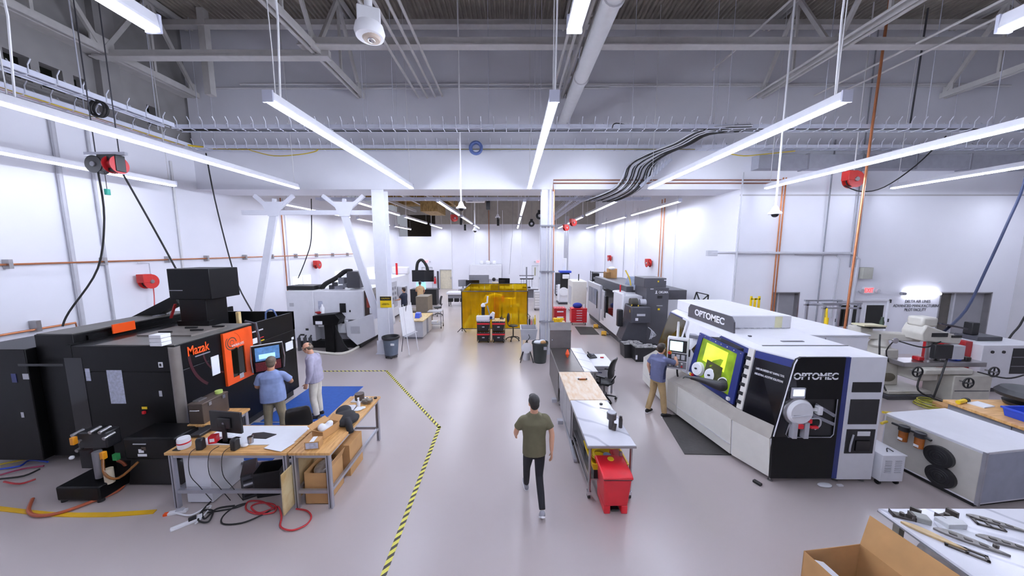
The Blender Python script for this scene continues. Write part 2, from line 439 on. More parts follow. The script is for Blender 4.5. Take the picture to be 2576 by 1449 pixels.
# ---------------------------------------------------------------- columns and braces under the soffit
def column(x, y0, label, zt=ZS - .03):
    t = thing('steel_column', label, 'column', (x, y0, 0), world=True)
    w_ = .21
    MB().box(x - w_, x + w_, y0, y0 + .035, .02, zt).build('flange', COLW, t)
    MB().box(x - w_, x + w_, y0 + .4, y0 + .435, .02, zt).build('flange', COLW, t)
    MB().box(x - .02, x + .02, y0 + .035, y0 + .4, .02, zt).build('web', COLW, t)
    MB().box(x - .3, x + .3, y0 - .08, y0 + .5, 0, .02).build('base_plate', COLW, t)
    MB().box(x - .25, x + .25, y0 - .04, y0 - .001, .02, .5).build('base_guard', COLW, t)
    return t
c1 = column(-4.68, 11.62, 'white steel column with yellow caution sign beside the grey bin')
c2 = column(1.24, 11.62, 'white steel column with pipes behind the grey backsplash')
for k, (u, rr) in enumerate(((1375, .022), (1383, .03), (1392, .016))):
    p = P(u, 640, 11.55); cop = COPPER if k == 2 else STEELW
    MB().tube([(p.x, 11.53, .05), (p.x, 11.53, ZS - .05)], rr, 8).build('riser_pipe', cop, c2, smooth=True)
for z in (1.2, 3.0, 4.6): MB().box(.98, 1.5, 11.49, 11.6, z, z + .05).build('pipe_clamp', MGREY, c2)
sg = P(970, 760, 11.58)
sign = solo('caution_sign', MB().box(sg.x - .2, sg.x + .2, 11.59, 11.615, sg.z - .2, sg.z + .2), YEL, 'yellow caution sign fixed on the white column', 'sign')
MB().box(sg.x - .2, sg.x + .2, 11.583, 11.589, sg.z + .06, sg.z + .2).build('sign_header', BLACK, sign)
text('CAUTION', .3, YEL, sign, (sg.x, 11.58, sg.z + .13), FACE_CAM)
text('AUTHORIZED\nPERSONNEL ONLY', .28, BLACK, sign, (sg.x, 11.585, sg.z - .07), FACE_CAM)
def brace():
    t = thing('chevron_brace', 'white diagonal steel brace left of the caution column', 'brace', (-7, 11.85, 0), world=True)
    y = 11.85
    def b(u0, v0, u1, v1, w_): MB().bar(P(u0, v0, y), P(u1, v1, y), w_, .1, up=(0, 1, 0)).build('strut', COLW, t)
    b(690, 535, 640, 840, .24); b(865, 535, 950, 800, .24); b(610, 535, 942, 535, .16)
    b(690, 535, 738, 492, .12); b(690, 535, 640, 492, .12); b(868, 535, 812, 492, .12); b(868, 535, 915, 492, .12); b(690, 500, 690, 540, .1); b(866, 500, 866, 540, .1)
    for u in (690, 868):
        p = P(u, 530, y)
        MB().prism([(p.x - .4, p.z + .3), (p.x + .4, p.z + .3), (p.x + .18, p.z - .2), (p.x - .18, p.z - .2)], 'xz', y - .08, y - .06).build('gusset_plate', COLW, t)
brace()

# ---------------------------------------------------------------- roof steel
ZB = 8.9
def truss(x, label, y0=-3.5, y1=YS - .02):
    t = thing('roof_truss', label, 'truss', (x, y1, ZB), world=True, group='roof trusses')
    for zz, h in ((ZB, .16), (ZC - .12, .16)):
        MB().bar((x - .08, y0, zz), (x - .08, y1, zz), .06, h).build('chord_angle', TRUSSM, t)
        MB().bar((x + .08, y0, zz), (x + .08, y1, zz), .06, h).build('chord_angle', TRUSSM, t)
    n = 6; L = (y1 - y0) / n
    for i in range(n):
        ya, ym, yb = y0 + i * L, y0 + (i + .5) * L, y0 + (i + 1) * L
        MB().bar((x, ya, ZB), (x, ym, ZC - .12), .08, .1).build('web_member', TRUSSM, t)
        MB().bar((x, ym, ZC - .12), (x, yb, ZB), .08, .1).build('web_member', TRUSSM, t)
        MB().box(x - .02, x + .02, yb - .25, min(yb + .25, y1), ZB - .05, ZB + .35).build('gusset_plate', TRUSSM, t)
        MB().bar((x, ym, ZB), (x, ym, ZC - .12), .06, .06).build('web_post', TRUSSM, t)
    return t
for x, l in ((-5.05, 'grey roof truss above the left light row'), (1.75, 'grey roof truss above the middle light row'),
             (8.3, 'grey roof truss above the hanging red reel'), (14.4, 'rightmost grey roof truss'), (-10.55, 'leftmost grey roof truss along the old block wall')): truss(x, l)
def strut(x0, x1, y, z, w_, label): solo('roof_strut', MB().box(x0, x1, y - .06, y + .06, z - w_ / 2, z + w_ / 2).box(x0, x1, y - .12, y + .12, z - w_ / 2 - .01, z - w_ / 2 + .02), TRUSSM, label, 'beam', 'roof struts')
strut(-5.4, XE, 8.95, 9.02, .2, 'long grey strut crossing below the roof deck')
strut(XL, -4.75, 9.15, 8.85, .18, 'short grey strut from the block wall to the left truss')
strut(XL, -4.9, 6.0, 9.0, .2, 'grey strut at the top left near the camera')
strut(XL, XE, 10.9, 10.7, .18, 'grey strut just below the deck by the soffit wall')
post = P(530, 240, 10.9)
solo('hanger_post', MB().box(post.x - .1, post.x + .1, 10.8, 11.0, post.z, ZC), TRUSSM, 'grey vertical post in the left truss corner', 'post')
for (u, v, l) in ((700, 250, 'left'), (1560, 250, 'mid')):
    pass
# secondary joists across x above the chords
for i, y in enumerate((1.5, 3.5, 5.2, 7.2)):
    solo('roof_joist', MB().box(XL, XE, y - .05, y + .05, ZC - .34, ZC - .02), TRUSSM, ['nearest', 'second', 'third', 'farthest'][i] + ' grey roof joist under the corrugated deck', 'joist', 'roof joists')
# round pipe along the hall and conduits on the ceiling
pe = P(1415, 312, YS)
bp = thing('main_pipe', 'thick white pipe running along the hall beneath the roof', 'pipe', (pe.x, YS, pe.z), world=True)
MB().tube([(pe.x, YN, pe.z), (pe.x, YS, pe.z)], .17, 14).build('pipe_run', STEELW, bp, smooth=True)
for y in (1., 3.6, 6., 8.6): MB().lathe([(.175, -.04), (.2, -.04), (.2, .04), (.175, .04)], (pe.x, y, pe.z), 'y', 16).build('coupling', STEELW, bp); MB().bar((pe.x, y + .3, pe.z), (pe.x, y + .3, ZC), .02).build('hanger_rod', WIRE, bp)
def conduit(name, pts, r, m, label, cat='conduit', group='conduits', sm=0): return solo(name, MB().tube(pts, r, 8, sm), m, label, cat, group, smooth=True)
cn = 0
for u, v, nm in ((1050, 240, 'first'), (1072, 240, 'second'), (1092, 238, 'third'), (1110, 236, 'fourth'), (1385, 255, 'fifth'), (1398, 255, 'sixth')):
    p = P(u, v, YS - .15); conduit('ceiling_conduit', [(p.x, YN, p.z), (p.x, YS, p.z)], .035, TRUSSM, nm + ' thin conduit from the left running along the roof trusses', group='ceiling conduits')
for u, v, nm in ((1800, 170, 'left'), (1890, 245, 'middle'), (2060, 235, 'right'), (2100, 240, 'outer')):
    p = P(u, v, YS - .15); conduit('ceiling_conduit', [(p.x, YN, p.z), (p.x, YS, p.z)], .03, TRUSSM, nm + ' conduit of those on the right side of the roof', group='ceiling conduits')
for v, x0, x1, nm in ((212, -9, 16, 'upper'), (222, -10, 3.2, 'lower left'), (216, 1.7, 16.5, 'lower right')):
    z = P(1290, v, YS - .1).z; conduit('wall_conduit', [(x0, YS - .1, z), (x1, YS - .1, z)], .035, STEELW, nm + ' horizontal conduit along the soffit wall', group='soffit wall conduits')
# air duct on the right-hand wall
z0, z1 = P(1900, 430, YS).z, P(1900, 396, YS).z
dct = thing('air_duct', 'long grey rectangular air duct high on the right wall', 'duct', (13, YS - .3, z0), world=True)
MB().box(8.2, XE, YS - .36, YS - .01, z0, z1).build('duct_body', mat('duct grey', '#9fa0aa', .5, .2), dct)
for x in (9.8, 11.6, 13.4, 15.2, 17.): MB().box(x, x + .05, YS - .39, YS - .01, z0 - .03, z1 + .03).build('duct_flange', MGREY, dct)
# lower grey bulkhead band on the right wall
struct('trim_6', MB().box(XR, XE, YS - .02, YS, ZS - .25, ZS - .2), W_GREY)
# ================================================================ LIGHT ROWS
def light_run(x, y0, y1, z, label, group, segs=3, hang=True, wide=False, power=1.):
    t = thing('tube_light', label, 'light', (x, (y0 + y1) / 2, z), world=True, group=group)
    MB().prism([(x - .05, z + .12), (x + .05, z + .12), (x + .068, z + .03), (x + .068, z + .005), (x - .068, z + .005), (x - .068, z + .03)], 'xz', y0, y1).build('housing', HOUSE, t)
    L = (y1 - y0) / segs
    for i in range(segs):
        a, b = y0 + i * L + .025, y0 + (i + 1) * L - .025
        pr = [(.055 * math.cos(PI + PI * k / 8), .045 * math.sin(PI + PI * k / 8)) for k in range(9)]
        MB().prism([(x + q[0], z + .004 + q[1]) for q in pr], 'xz', a, b).build('lit_tube', TUBE, t)
    tl = (-1.78, 1.78) if wide else (0,)   # wide: pair tilted just above level, added to brighten the upper walls
    for a_ in tl:
        la = bpy.data.lights.new('tube_glow', 'AREA'); la.shape = 'RECTANGLE'; la.size = .09; la.size_y = y1 - y0 - .1
        la.color = (.79, .85, 1.0); la.energy = power * LAMP_W * (y1 - y0) / len(tl); la.spread = PI
        lo = bpy.data.objects.new('tube_glow', la); COL.objects.link(lo); lo.parent = t; lo.location = (math.sin(a_) * .05, 0, -.055); lo.rotation_euler = (0, a_, 0)
    for y in (y0, y1): MB().box(x - .07, x + .07, y - .012, y + .012, z - .03, z + .125).build('end_cap', CAPM, t)
    if hang:
        for y in (y0 + .15, y1 - .15):
            MB().tube([(x, y, z + .12), (x, y, z + .7), (x - .03, y - .1, ZC if y < YS else 10)], .008, 5).build('suspension_wire', STEELW, t)
        MB().tube([(x + .03, y0 + .2, z + .12), (x + .05, y0 + .25, z + 1.2), (x + .02, y0 + .1, ZC if y0 < YS else 10)], .014, 6).build('power_cord', WHITEP, t)
    return t
LZ = 5.8
for x, nm in ((-7.0, 'left'), (-3.28, 'centre left'), (.57, 'centre'), (4.5, 'centre right'), (8.3, 'right'), (12.4, 'far right')):
    light_run(x, 4.65, 10.95, LZ, 'long lit tube light of the %s row in the front hall' % nm, 'front hall tube lights', wide=True, power={'left': .5, 'right': 2.0, 'far right': 1.8, 'centre left': 4.2}.get(nm, 4.8))
    if nm in ('centre left', 'centre', 'centre right'): light_run(x, -3.2, 3.24, LZ, 'lit tube light overhead by the camera in the %s row' % nm, 'overhead tube lights', hang=True, wide=True, power=3.6 if nm != 'centre left' else 1.0)
light_run(-9.85, 1.5, 9.8, 5.66, 'long lit tube light close to the left wall', 'front hall tube lights', 4, wide=True, power=.2)
light_run(16.7, 8.3, 10.9, LZ, 'short lit tube light at the extreme right', 'front hall tube lights', 1)
for x, nm in ((-9.5, 'leftmost'), (-6.6, 'left'), (-3.1, 'centre left'), (.53, 'centre'), (4.35, 'centre right'), (7.0, 'rightmost')):
    for a, b, q in ((13.9, 19.4, 'nearest'), (20.4, 25.6, 'second'), (26.8, 31.0, 'last')):
        light_run(x, a, b, LZ - (.12 if nm == 'leftmost' else 0), '%s lit tube light in the %s row of the far room' % (q, nm), 'far room tube lights', 2, power=1.1)
# wall lamp over the lettering on the right wall
a, b = P(2272, 739, YS - .1), P(2366, 739, YS - .1)
wl = thing('wall_lamp', 'lit wall lamp above the company lettering', 'light', ((a.x + b.x) / 2, YS, a.z), world=True)
MB().tube([(a.x + .08, YS - .09, a.z), (b.x, YS - .09, a.z)], .05, 12).build('lit_tube', mat('lit wall tube', '#eef0ff', .4, emit=9, var=0), wl, smooth=True)
MB().box(a.x, b.x, YS - .03, YS, a.z - .05, a.z + .05).build('backplate', HOUSE, wl)
MB().tube([(a.x - .06, YS - .09, a.z), (a.x + .09, YS - .09, a.z)], .055, 12).build('end_cap', MGREY, wl)
yy = (P(2315, 758, YS).z, P(2305, 769, YS).z, P(2305, 779, YS).z)
let = thing('wall_lettering', 'dark company lettering in three lines on the right wall', 'lettering', (P(2300, 770, YS).x, YS, yy[2]), world=True)
INK = mat('ink', '#34353c', .6)
xw = lambda u0, u1: P(u1, 770, YS).x - P(u0, 770, YS).x
for s_, u0, u1, z in (('DELTA AIR LINES', 2275, 2338, yy[0]), ('ADVANCED MANUFACTURING', 2246, 2365, yy[1]), ('PILOT FACILITY', 2276, 2330, yy[2])):
    text(s_, xw(u0, u1), INK, let, (P((u0 + u1) / 2, 770, YS).x, YS - .008, z), FACE_CAM, height=.105)
# exit signs
EXITM = mat('lit exit red', '#ff3030', .5, emit=2.5, var=0)
def exit_sign(u, v, y, label, s=1.):
    p = P(u, v, y - .03); t = thing('exit_sign', label, 'sign', p, world=True, group='exit signs')
    MB().box(p.x - .17 * s, p.x + .17 * s, y - .06, y, p.z - .1 * s, p.z + .1 * s).build('sign_box', WHITEP, t)
    text('EXIT', .26 * s, EXITM, t, (p.x, y - .066, p.z), FACE_CAM, height=.13 * s)
    for sx in (-1, 1): MB().lathe([(.07, 0), (.08, .05), (.05, .09)], (p.x + sx * .25 * s, y - .12, p.z - .02), 'y', 10).build('lamp_head', LGREY, t)
exit_sign(2184, 730, YS, 'red lit exit sign above the double door on the right', 1.15)
exit_sign(1072, 658, YB, 'red lit exit sign above the white far door', 1.5)
exit_sign(1355, 658, YB, 'red lit exit sign above the far double door', 1.5)

# ================================================================ CABLE TRAYS
ZT = 7.1
def tray(name_label, path, wdt, pitch, rods, group='cable trays'):
    """basket tray: longitudinal wires, one bent cross wire per pitch, threaded rods"""
    t = thing('cable_tray', name_label, 'cable tray', path[0], world=True, group=group)
    pts = [Vector(q) for q in path]
    src = None
    for i in range(len(pts) - 1):
        a, b = pts[i], pts[i + 1]; d = (b - a).normalized(); n = Vector((d.y, -d.x, 0))
        for off, dz in ((-wdt / 2, 0), (0, 0), (wdt / 2, 0)):
            MB().bar(a + n * off + Vector((0, 0, dz)), b + n * off + Vector((0, 0, dz)), .014).build('long_wire', WIRE, t)
        MB().bar(a - n * (wdt / 2 - .01) + Vector((0, 0, .04)), b - n * (wdt / 2 - .01) + Vector((0, 0, .05)), .012, .11).build('side_rail', TRAYM, t)
        MB().bar(a + n * (wdt / 2 - .01) + Vector((0, 0, .04)), b + n * (wdt / 2 - .01) + Vector((0, 0, .05)), .012, .11).build('side_rail', TRAYM, t)
        L = (b - a).length; k = int(L / pitch); ang = math.atan2(d.y, d.x)
        for j in range(k):
            c = a + d * (pitch * (j + .5))
            if src is None:
                h = wdt / 2
                src = MB().tube([(0, -h - .08, .27), (0, -h - .012, .17), (0, -h - .01, .02), (0, -h + .04, -.012), (0, h - .04, -.012), (0, h + .01, .02), (0, h + .012, .17), (0, h + .08, .27)], .012, 5).build('cross_wire', WIRE, None)
                src.parent = t; src.location = c - WROOT[t.name]; src.rotation_euler = (0, 0, ang)
            else: share(src, 'cross_wire', t, c, (0, 0, ang))
    for q in rods: MB().bar((q[0], q[1], ZT), (q[0], q[1], ZC), .013).build('hanger_rod', WIRE, t)
    return t
XA, XB2, YA, YB2 = -9.3, -10.55, 9.5, 11.25
xs = [P(u, 300, YA).x for u in (395, 915, 990, 1229, 1345, 1360, 1590, 1790, 1830, 2070, 2330, 2500)]
tray('front basket cable tray crossing the hall below the roof', [(XA, YA, ZT), (XE - .2, YA, ZT)], .3, .345, [(x, YA) for x in xs])
xs = [P(u, 300, YB2).x for u in (500, 535, 925, 1000, 1230, 1355, 1590, 1800, 2100, 2400)]
tray('rear basket cable tray close to the soffit wall', [(XB2, YB2, ZT), (XE - .2, YB2, ZT)], .3, .345, [(x, YB2) for x in xs])
tray('inner basket cable tray running along the left wall', [(XA, -2, ZT), (XA, YA - .2, ZT)], .3, .4, [(XA, y) for y in (2.2, 3.6, 4.6, 6, 7.5)])
tray('outer basket cable tray running along the left wall with yellow cable', [(XB2, -2, ZT), (XB2, YB2 - .2, ZT)], .3, .4, [(XB2, y) for y in (2.6, 4, 5, 6.5, 8.5)])
# cables lying in the trays
def cable(pts, r, m, label, group='cables', sm=4, n=6): return solo('cable', MB().tube(pts, r, n, sm), m, label, 'cable', group, smooth=True)
YC = mat('yellow cable', '#c9ac2a', .5)
cable([(XB2 + .08, y, ZT + .02 + .015 * math.sin(y * 3)) for y in [i * .7 - 1 for i in range(18)]] + [(-9.6, YB2, ZT + .02), (-8.7, YB2 - .02, ZT)], .03, YC, 'yellow cable in the tray along the left wall')
cable([(XB2 - .05, y, ZT + .02) for y in (-1, 3, 7, 11)], .03, mat('pink cable', '#c79f9a', .5), 'pinkish cable in the tray along the left wall')
bl = thing('cable_bundle', 'thick black cable bundle in the front tray on the right', 'cable', (8, YA, ZT + .05), world=True, group='cables')
for i in range(6):
    dy, dz = -.08 + .032 * i, .03 + .03 * (i % 3)
    MB().tube([(5.1 + .35 * i, YA + dy, ZT + .02)] + [(x, YA + dy + .01 * math.sin(x * 2 + i), ZT + dz + .02 * math.sin(x * 1.7 + i)) for x in range(7, 18, 2)], .035, 6, 3).build('strand', RUBBER, bl, smooth=True)
cable([(-9.2, YA, ZT + .0), (-3, YA + .08, ZT + .01), (3, YA + .06, ZT + .015), (7, YA + .06, ZT + .01)], .028, RUBBER, 'long black cable lying in the front tray')
cable([(x, YB2 - .1, ZT - .03 + .012 * math.sin(x)) for x in (-9.8, -6, -3, 0, 3, 6)], .014, mat('olive cable', '#7f7436', .5), 'olive cable below the rear tray')
cable([P(1540, 322, YA - .2), P(1550, 310, YA - .15), P(1600, 318, YA), P(1700, 322, YA)], .014, RUBBER, 'thin black cable looping up at the front tray')
cable([P(625, 376, YB2 - .1), P(640, 381, YB2 - .1), P(690, 392, YB2 - .1), P(750, 389, YB2 - .1), P(790, 382, YB2 - .1), P(800, 376, YB2 - .1)], .016, YC, 'yellow cable sagging below the rear tray')
cable([P(1820, 384, YB2 - .1), P(1870, 392, YB2 - .1), P(1920, 388, YB2 - .1), P(2000, 380, YB2 - .1)], .016, YC, 'yellow cable sagging below the rear tray at right')
bq = P(1197, 372, YB2 - .25)
solo('cable_coil', MB().torus(bq, .18, .05, 'y', 20, 8).torus((bq.x, bq.y + .08, bq.z + .01), .17, .05, 'y', 20, 8), mat('slate blue', '#4c5f92', .5), 'blue coiled cable hanging on the rear tray', 'cable', smooth=True)
cq = PX(245, 280, XA); cq.z = ZT - .16
solo('cable_coil', MB().torus(cq, .17, .025, 'y', 22, 8).torus((cq.x + .02, cq.y + .05, cq.z), .16, .025, 'y', 22, 8), RUBBER, 'black coiled cable hanging under the left tray', 'cable', smooth=True)
# bundle dropping from the front tray to the far room
drop = thing('cable_drop', 'bundle of black and grey cables sweeping down from the tray to the far room', 'cable', P(1600, 470, 11.3), world=True)
for i in range(14):
    o = (i - 7) * .035; j = random.uniform(-.05, .05)
    pts = [P(1850, 322, YA) + Vector((.3, o, j)), P(1780, 330, YA + .2) + Vector((o, o, j)), P(1720, 360, 10.3) + Vector((o * 1.3, 0, j)), P(1660, 385, 10.9) + Vector((o * 1.6, 0, j)),
           P(1615, 415, 11.2) + Vector((o * 2, 0, j)), P(1600, 450, 11.3) + Vector((o * 2, 0, j)), P(1575, 478, 11.5) + Vector((o * 2.2, 0, j)), P(1530, 500, 12.9) + Vector((o * 3, 0, j)), P(1510, 505, 15) + Vector((o * 3, 0, j))]
    MB().tube(pts, .022, 6, 4).build('strand', RUBBER if i % 3 else LGREY, drop, smooth=True)
tray('sloping basket cable tray beside the cable drop', [(5.3, 11.35, 6.75), (4.3, 11.35, 5.85)], .3, .14, [])
tray('basket cable tray along the right of the far room', [(2.95, 13.1, 5.98), (2.95, 30.5, 5.98)], .5, .4, [])
tray('basket cable tray across the far room', [(-8.5, 14.6, 5.95), (6, 14.6, 5.95)], .3, .45, [])

# ================================================================ HANGING DEVICES
def reel(name, label, loc, rz, m, group='cord reels', s=1., bracket=True):
    t = thing(name, label, 'cord reel', loc, rz, group)
    MB().lathe([(.06, -.09), (.2, -.09), (.2, -.075), (.14, -.07), (.14, .07), (.2, .075), (.2, .09), (.06, .09)], (0, 0, 0), 'y', 28).build('drum', m, t, smooth=True)
    MB().lathe([(.02, -.12), (.05, -.12), (.06, -.09), (.06, .1), (.02, .1)], (0, 0, 0), 'y', 14).build('hub', STEEL, t, smooth=True)
    MB().box(-.21, .02, -.1, .1, -.02, .21).build('housing', m, t, bevel=.01)
    MB().tube([(.14, 0, 0)] + [(.155 * math.cos(a * .5), -.06 + .012 * a, .155 * math.sin(a * .5)) for a in range(1, 12)], .014, 6).build('wound_cord', RUBBER if m is not DRED else DRED, t, smooth=True)
    if bracket: MB().box(-.05, .05, .09, .2, -.12, .12).build('bracket', STEEL, t)
    t.scale = (s, s, s)
    return t
def on_left(u, v): return PX(u, v, XL + .22)
REDR = mat('reel red', '#c42a24', .4, var=.05)
p = on_left(374, 708); r1 = reel('wall_cord_reel', 'red cord reel on the left wall behind the black machine', p, PI / 2, REDR, s=1.05)
MB().tube([(.1, 0, -.12), (.05, -.03, -.6), (-.08, -.05, -1.35)], .012, 6, 3).build('loose_cord', REDR, r1, smooth=True)
MB().tube([(.16, .1, .2), (.16, .1, .5), (-.1, .12, .52)], .012, 6).build('feed_pipe', LGREY, r1)
p = on_left(799, 666); r2 = reel('wall_cord_reel', 'red cord reel on the left wall above the white machine', p, PI / 2, REDR, s=1.1)
MB().tube([(.12, 0, -.12), (.12, 0, -1.6)], .01, 6).build('loose_cord', WHITEP, r2)
def on_right(u, v): return PX(u, v, XR - .22)
p = on_right(1631, 662); reel('wall_cord_reel', 'larger red cord reel on the right wall of the far room', p, -PI / 2, REDR, s=1.15)
p = on_right(1533, 650); reel('wall_cord_reel', 'smaller red cord reel on the right wall nearer the far corner', p, -PI / 2, REDR, s=1.15)
# pair of reels hanging on strut channel at the upper left
c = P(268, 415, 7.2)
hr = thing('hanging_reel_pair', 'black and dark red cord reels hanging from rods at upper left', 'cord reel', (c.x, c.y, c.z + .4), world=True)
for dx, m, nm in ((-.11, BLACK, 'black_reel'), (.12, DRED, 'red_reel')):
    o = MB().lathe([(.05, -.09), (.18, -.09), (.18, -.075), (.11, -.07), (.11, .07), (.18, .075), (.18, .09), (.05, .09)], (c.x + dx * 1.6, c.y, c.z), 'x' if dx > 0 else 'y', 28).build(nm, m, hr, smooth=True)
    MB().lathe([(.02, -.11), (.05, -.11), (.05, .1), (.02, .1)], (c.x + dx * 1.6, c.y, c.z), 'x' if dx > 0 else 'y', 14).build('hub', MGREY, o, smooth=True)
MB().box(c.x - .1, c.x + .3, c.y - .08, c.y + .1, c.z - .14, c.z + .2).build('reel_frame', BLACK, hr, bevel=.01)
MB().box(c.x - .42, c.x + .45, c.y - .03, c.y + .03, c.z + .2, c.z + .26).build('strut_channel', ALU, hr)
for dx in (-.2, .3): MB().bar((c.x + dx, c.y, c.z + .22), (c.x + dx, c.y, ZC), .014).build('hanger_rod', DGREY, hr)
MB().tube([(c.x - .2, c.y, c.z - .15), (c.x - .21, c.y, c.z - 1.1), (c.x - .45, c.y - .05, c.z - 2.2), (c.x - .75, c.y - .4, c.z - 3.1), (c.x - .8, c.y - .5, 2.2)], .018, 6, 5).build('hanging_cord', RUBBER, hr, smooth=True)
MB().tube([(c.x + .33, c.y, c.z - .2), (c.x + .8, c.y + .02, c.z - 1.3), (c.x + 1.3, c.y + .05, 3.05)], .018, 6, 4).build('hanging_cord', RUBBER, hr, smooth=True)
gq = P(270, 483, 7.2)
MB().tube([(gq.x, 7.2, c.z - .15), (gq.x, 7.2, gq.z)], .006, 5).build('pull_cord', RUBBER, hr)
MB().cyl((gq.x, 7.2, gq.z - .06), (gq.x, 7.2, gq.z + .06), .045).build('cord_plug', mat('teal', '#1f9a84', .5), hr)
# red reel hanging at the right
c = P(2146, 452, 10.6); rr = reel('hanging_cord_reel', 'red cord reel hanging under the right light row', c, 0, REDR, s=1.25, bracket=False)
MB().bar((0, 0, .2), (0, 0, (ZC - c.z) / 1.25), .02).build('hanger_rod', STEELW, rr)
MB().tube([(-.2, 0, -.15), (.2, -.05, -.3), (.7, -.1, -.2), (1.3, -.2, .3), (1.8, -.3, .95)], .014, 6, 4).build('loose_cord', RUBBER, rr, smooth=True)
# black hanging hoses
cable([P(518, 385, 10.2), P(540, 500, 10.2), P(575, 640, 10.1), P(600, 720, 9.8), P(633, 782, 8.2)], .018, RUBBER, 'black hose hanging from the tray to the black machine')
cable([P(783, 500, 13.3), P(783, 600, 13.3), P(770, 650, 13.2), P(750, 700, 13.2)], .018, RUBBER, 'black cord hanging above the white machine')
cable([P(940, 548, 13.6), P(945, 640, 13.6), P(944, 686, 13.6)], .014, RUBBER, 'thin black cord hanging left of the caution column')
cable([Vector((P(2576, 462, 9.0).x + .6, 9.2, ZC)), P(2600, 330, 9.05), P(2576, 462, 9.0), P(2535, 560, 8.9), P(2480, 680, 8.8), P(2430, 780, 8.6), P(2370, 838, 8.2)], .03, mat('blue black hose', '#2c3550', .5), 'thick dark hose hanging down to the milling machine')
cable([Vector((P(2576, 800, 9.2).x + 1.2, 9.3, ZC)), P(2640, 650, 9.2), P(2576, 800, 9.2), P(2545, 842, 9.2), P(2520, 880, 9.2)], .025, RUBBER, 'dark hose reaching the white cabinet at far right')
cable([Vector((P(1290, 560, 24).x, 24, 10)), P(1290, 560, 24), P(1286, 620, 24), P(1281, 690, 24)], .014, MGREY, 'thin cord hanging in the middle of the far room')
# dome cameras on drop poles and the big ceiling sensor
def dome(u, v, y, label, zt):
    c = P(u, v, y); t = thing('dome_camera', label, 'camera', c, 0, 'dome cameras')
    MB().cyl((0, 0, .12), (0, 0, zt - c.z), .022).build('drop_pole', WHITEP, t)
    MB().lathe([(.03, .16), (.06, .12), (.1, .02), (.15, -.02), (.15, -.06), (.05, -.06)], (0, 0, 0), 'z', 24).build('camera_shell', WHITEP, t, smooth=True)
    MB().ball((0, 0, -.06), (.085, .085, .08)).build('lens_dome', BLACKG, t, smooth=True)
    return t
dome(1160, 520, 10.2, 'white dome camera on a pole left of the centre light row', ZC)
dome(1950, 533, 8.6, 'white dome camera on a pole above the large white printer', ZC)
dome(1195, 578, 17.5, 'white dome camera on a pole in the middle of the far room', 10)
dome(1252, 545, 20, 'small white ceiling camera in the far room', 10)
c = P(930, 82, 4.6); t = thing('ceiling_sensor', 'large white round ceiling speaker on a pole at the top', 'speaker', c, .35)
MB().cyl((0, 0, .1), (-.06, 0, ZC - c.z), .05).build('drop_pole', WHITEP, t, smooth=True)
MB().box(-.14, .14, -.12, .12, .05, .25).build('mount_box', WHITEP, t, bevel=.015)
MB().lathe([(.08, .1), (.17, .08), (.19, .0), (.17, -.06), (.12, -.08), (.02, -.08)], (0, 0, 0), 'z', 28).build('round_shell', WHITEP, t, smooth=True)
MB().lathe([(.12, -.07), (.1, -.1), (.03, -.12), (.01, -.12)], (.02, -.02, 0), 'z', 20).build('grille', mat('beige grille', '#b9a99a', .5), t, smooth=True)
MB().ball((.02, -.05, -.115), (.05, .05, .03)).build('lens', CHROME, t, smooth=True)
# far-room ceiling clutter: black speakers on hooks, projector, reels
for u, v, y, nm in ((1357, 543, 20, 'larger'), (1337, 563, 24, 'smaller')):
    c = P(u, v, y); t = thing('hanging_reel', nm + ' black reel hanging in the far room right of the centre lights', 'cord reel', c, 0, 'far hanging reels')
    MB().lathe([(.05, -.1), (.22, -.1), (.22, .1), (.05, .1)], (0, 0, 0), 'y', 22).build('drum', BLACK, t, smooth=True)
    MB().lathe([(.02, -.13), (.09, -.13), (.09, .1), (.02, .1)], (0, 0, 0), 'y', 16).build('hub', LGREY, t, smooth=True)
    MB().box(-.1, .1, -.04, .04, .2, .34).build('hook_plate', BLACK, t)
    MB().bar((0, 0, .34), (0, 0, 10 - c.z), .015).build('hanger_rod', MGREY, t)
for u, v, y, nm in ((1228, 512, 15.5, 'nearest'), (1253, 558, 24, 'second'), (1170, 571, 27, 'farthest'), (1160, 556, 24, 'left')):
    c = P(u, v, y); t = thing('cord_drop', nm + ' small black power drop hanging in the far room', 'power drop', c, 0, 'power drops')
    MB().box(-.09, .09, -.08, .08, -.28, .2).build('outlet_box', BLACK, t, bevel=.02)
    MB().bar((0, 0, .2), (0, 0, 10 - c.z), .02).build('cord', RUBBER, t)
for u, v, y, nm in ((1424, 573, 24, 'near the right column'), (1442, 560, 21, 'above the right aisle'), (1143, 549, 22, 'left of the centre lights')):
    c = P(u, v, y); t = reel('far_cord_reel', 'small red cord reel hanging ' + nm, c, .5, REDR, s=1.1, bracket=False)
    MB().bar((0, 0, .2), (0, 0, (10 - c.z) / 1.1), .02).build('hanger_rod', MGREY, t)
c = P(1195, 505, 16); t = thing('projector', 'white projector hanging in the far room', 'projector', c)
MB().box(-.45, .45, -.15, .15, -.08, .08).build('body', WHITEP, t, bevel=.02); MB().box(-.4, -.1, -.16, -.15, -.05, .05).build('vent', NAVY, t); MB().bar((0, 0, .08), (0, 0, 10 - c.z), .03).build('mount', LGREY, t)
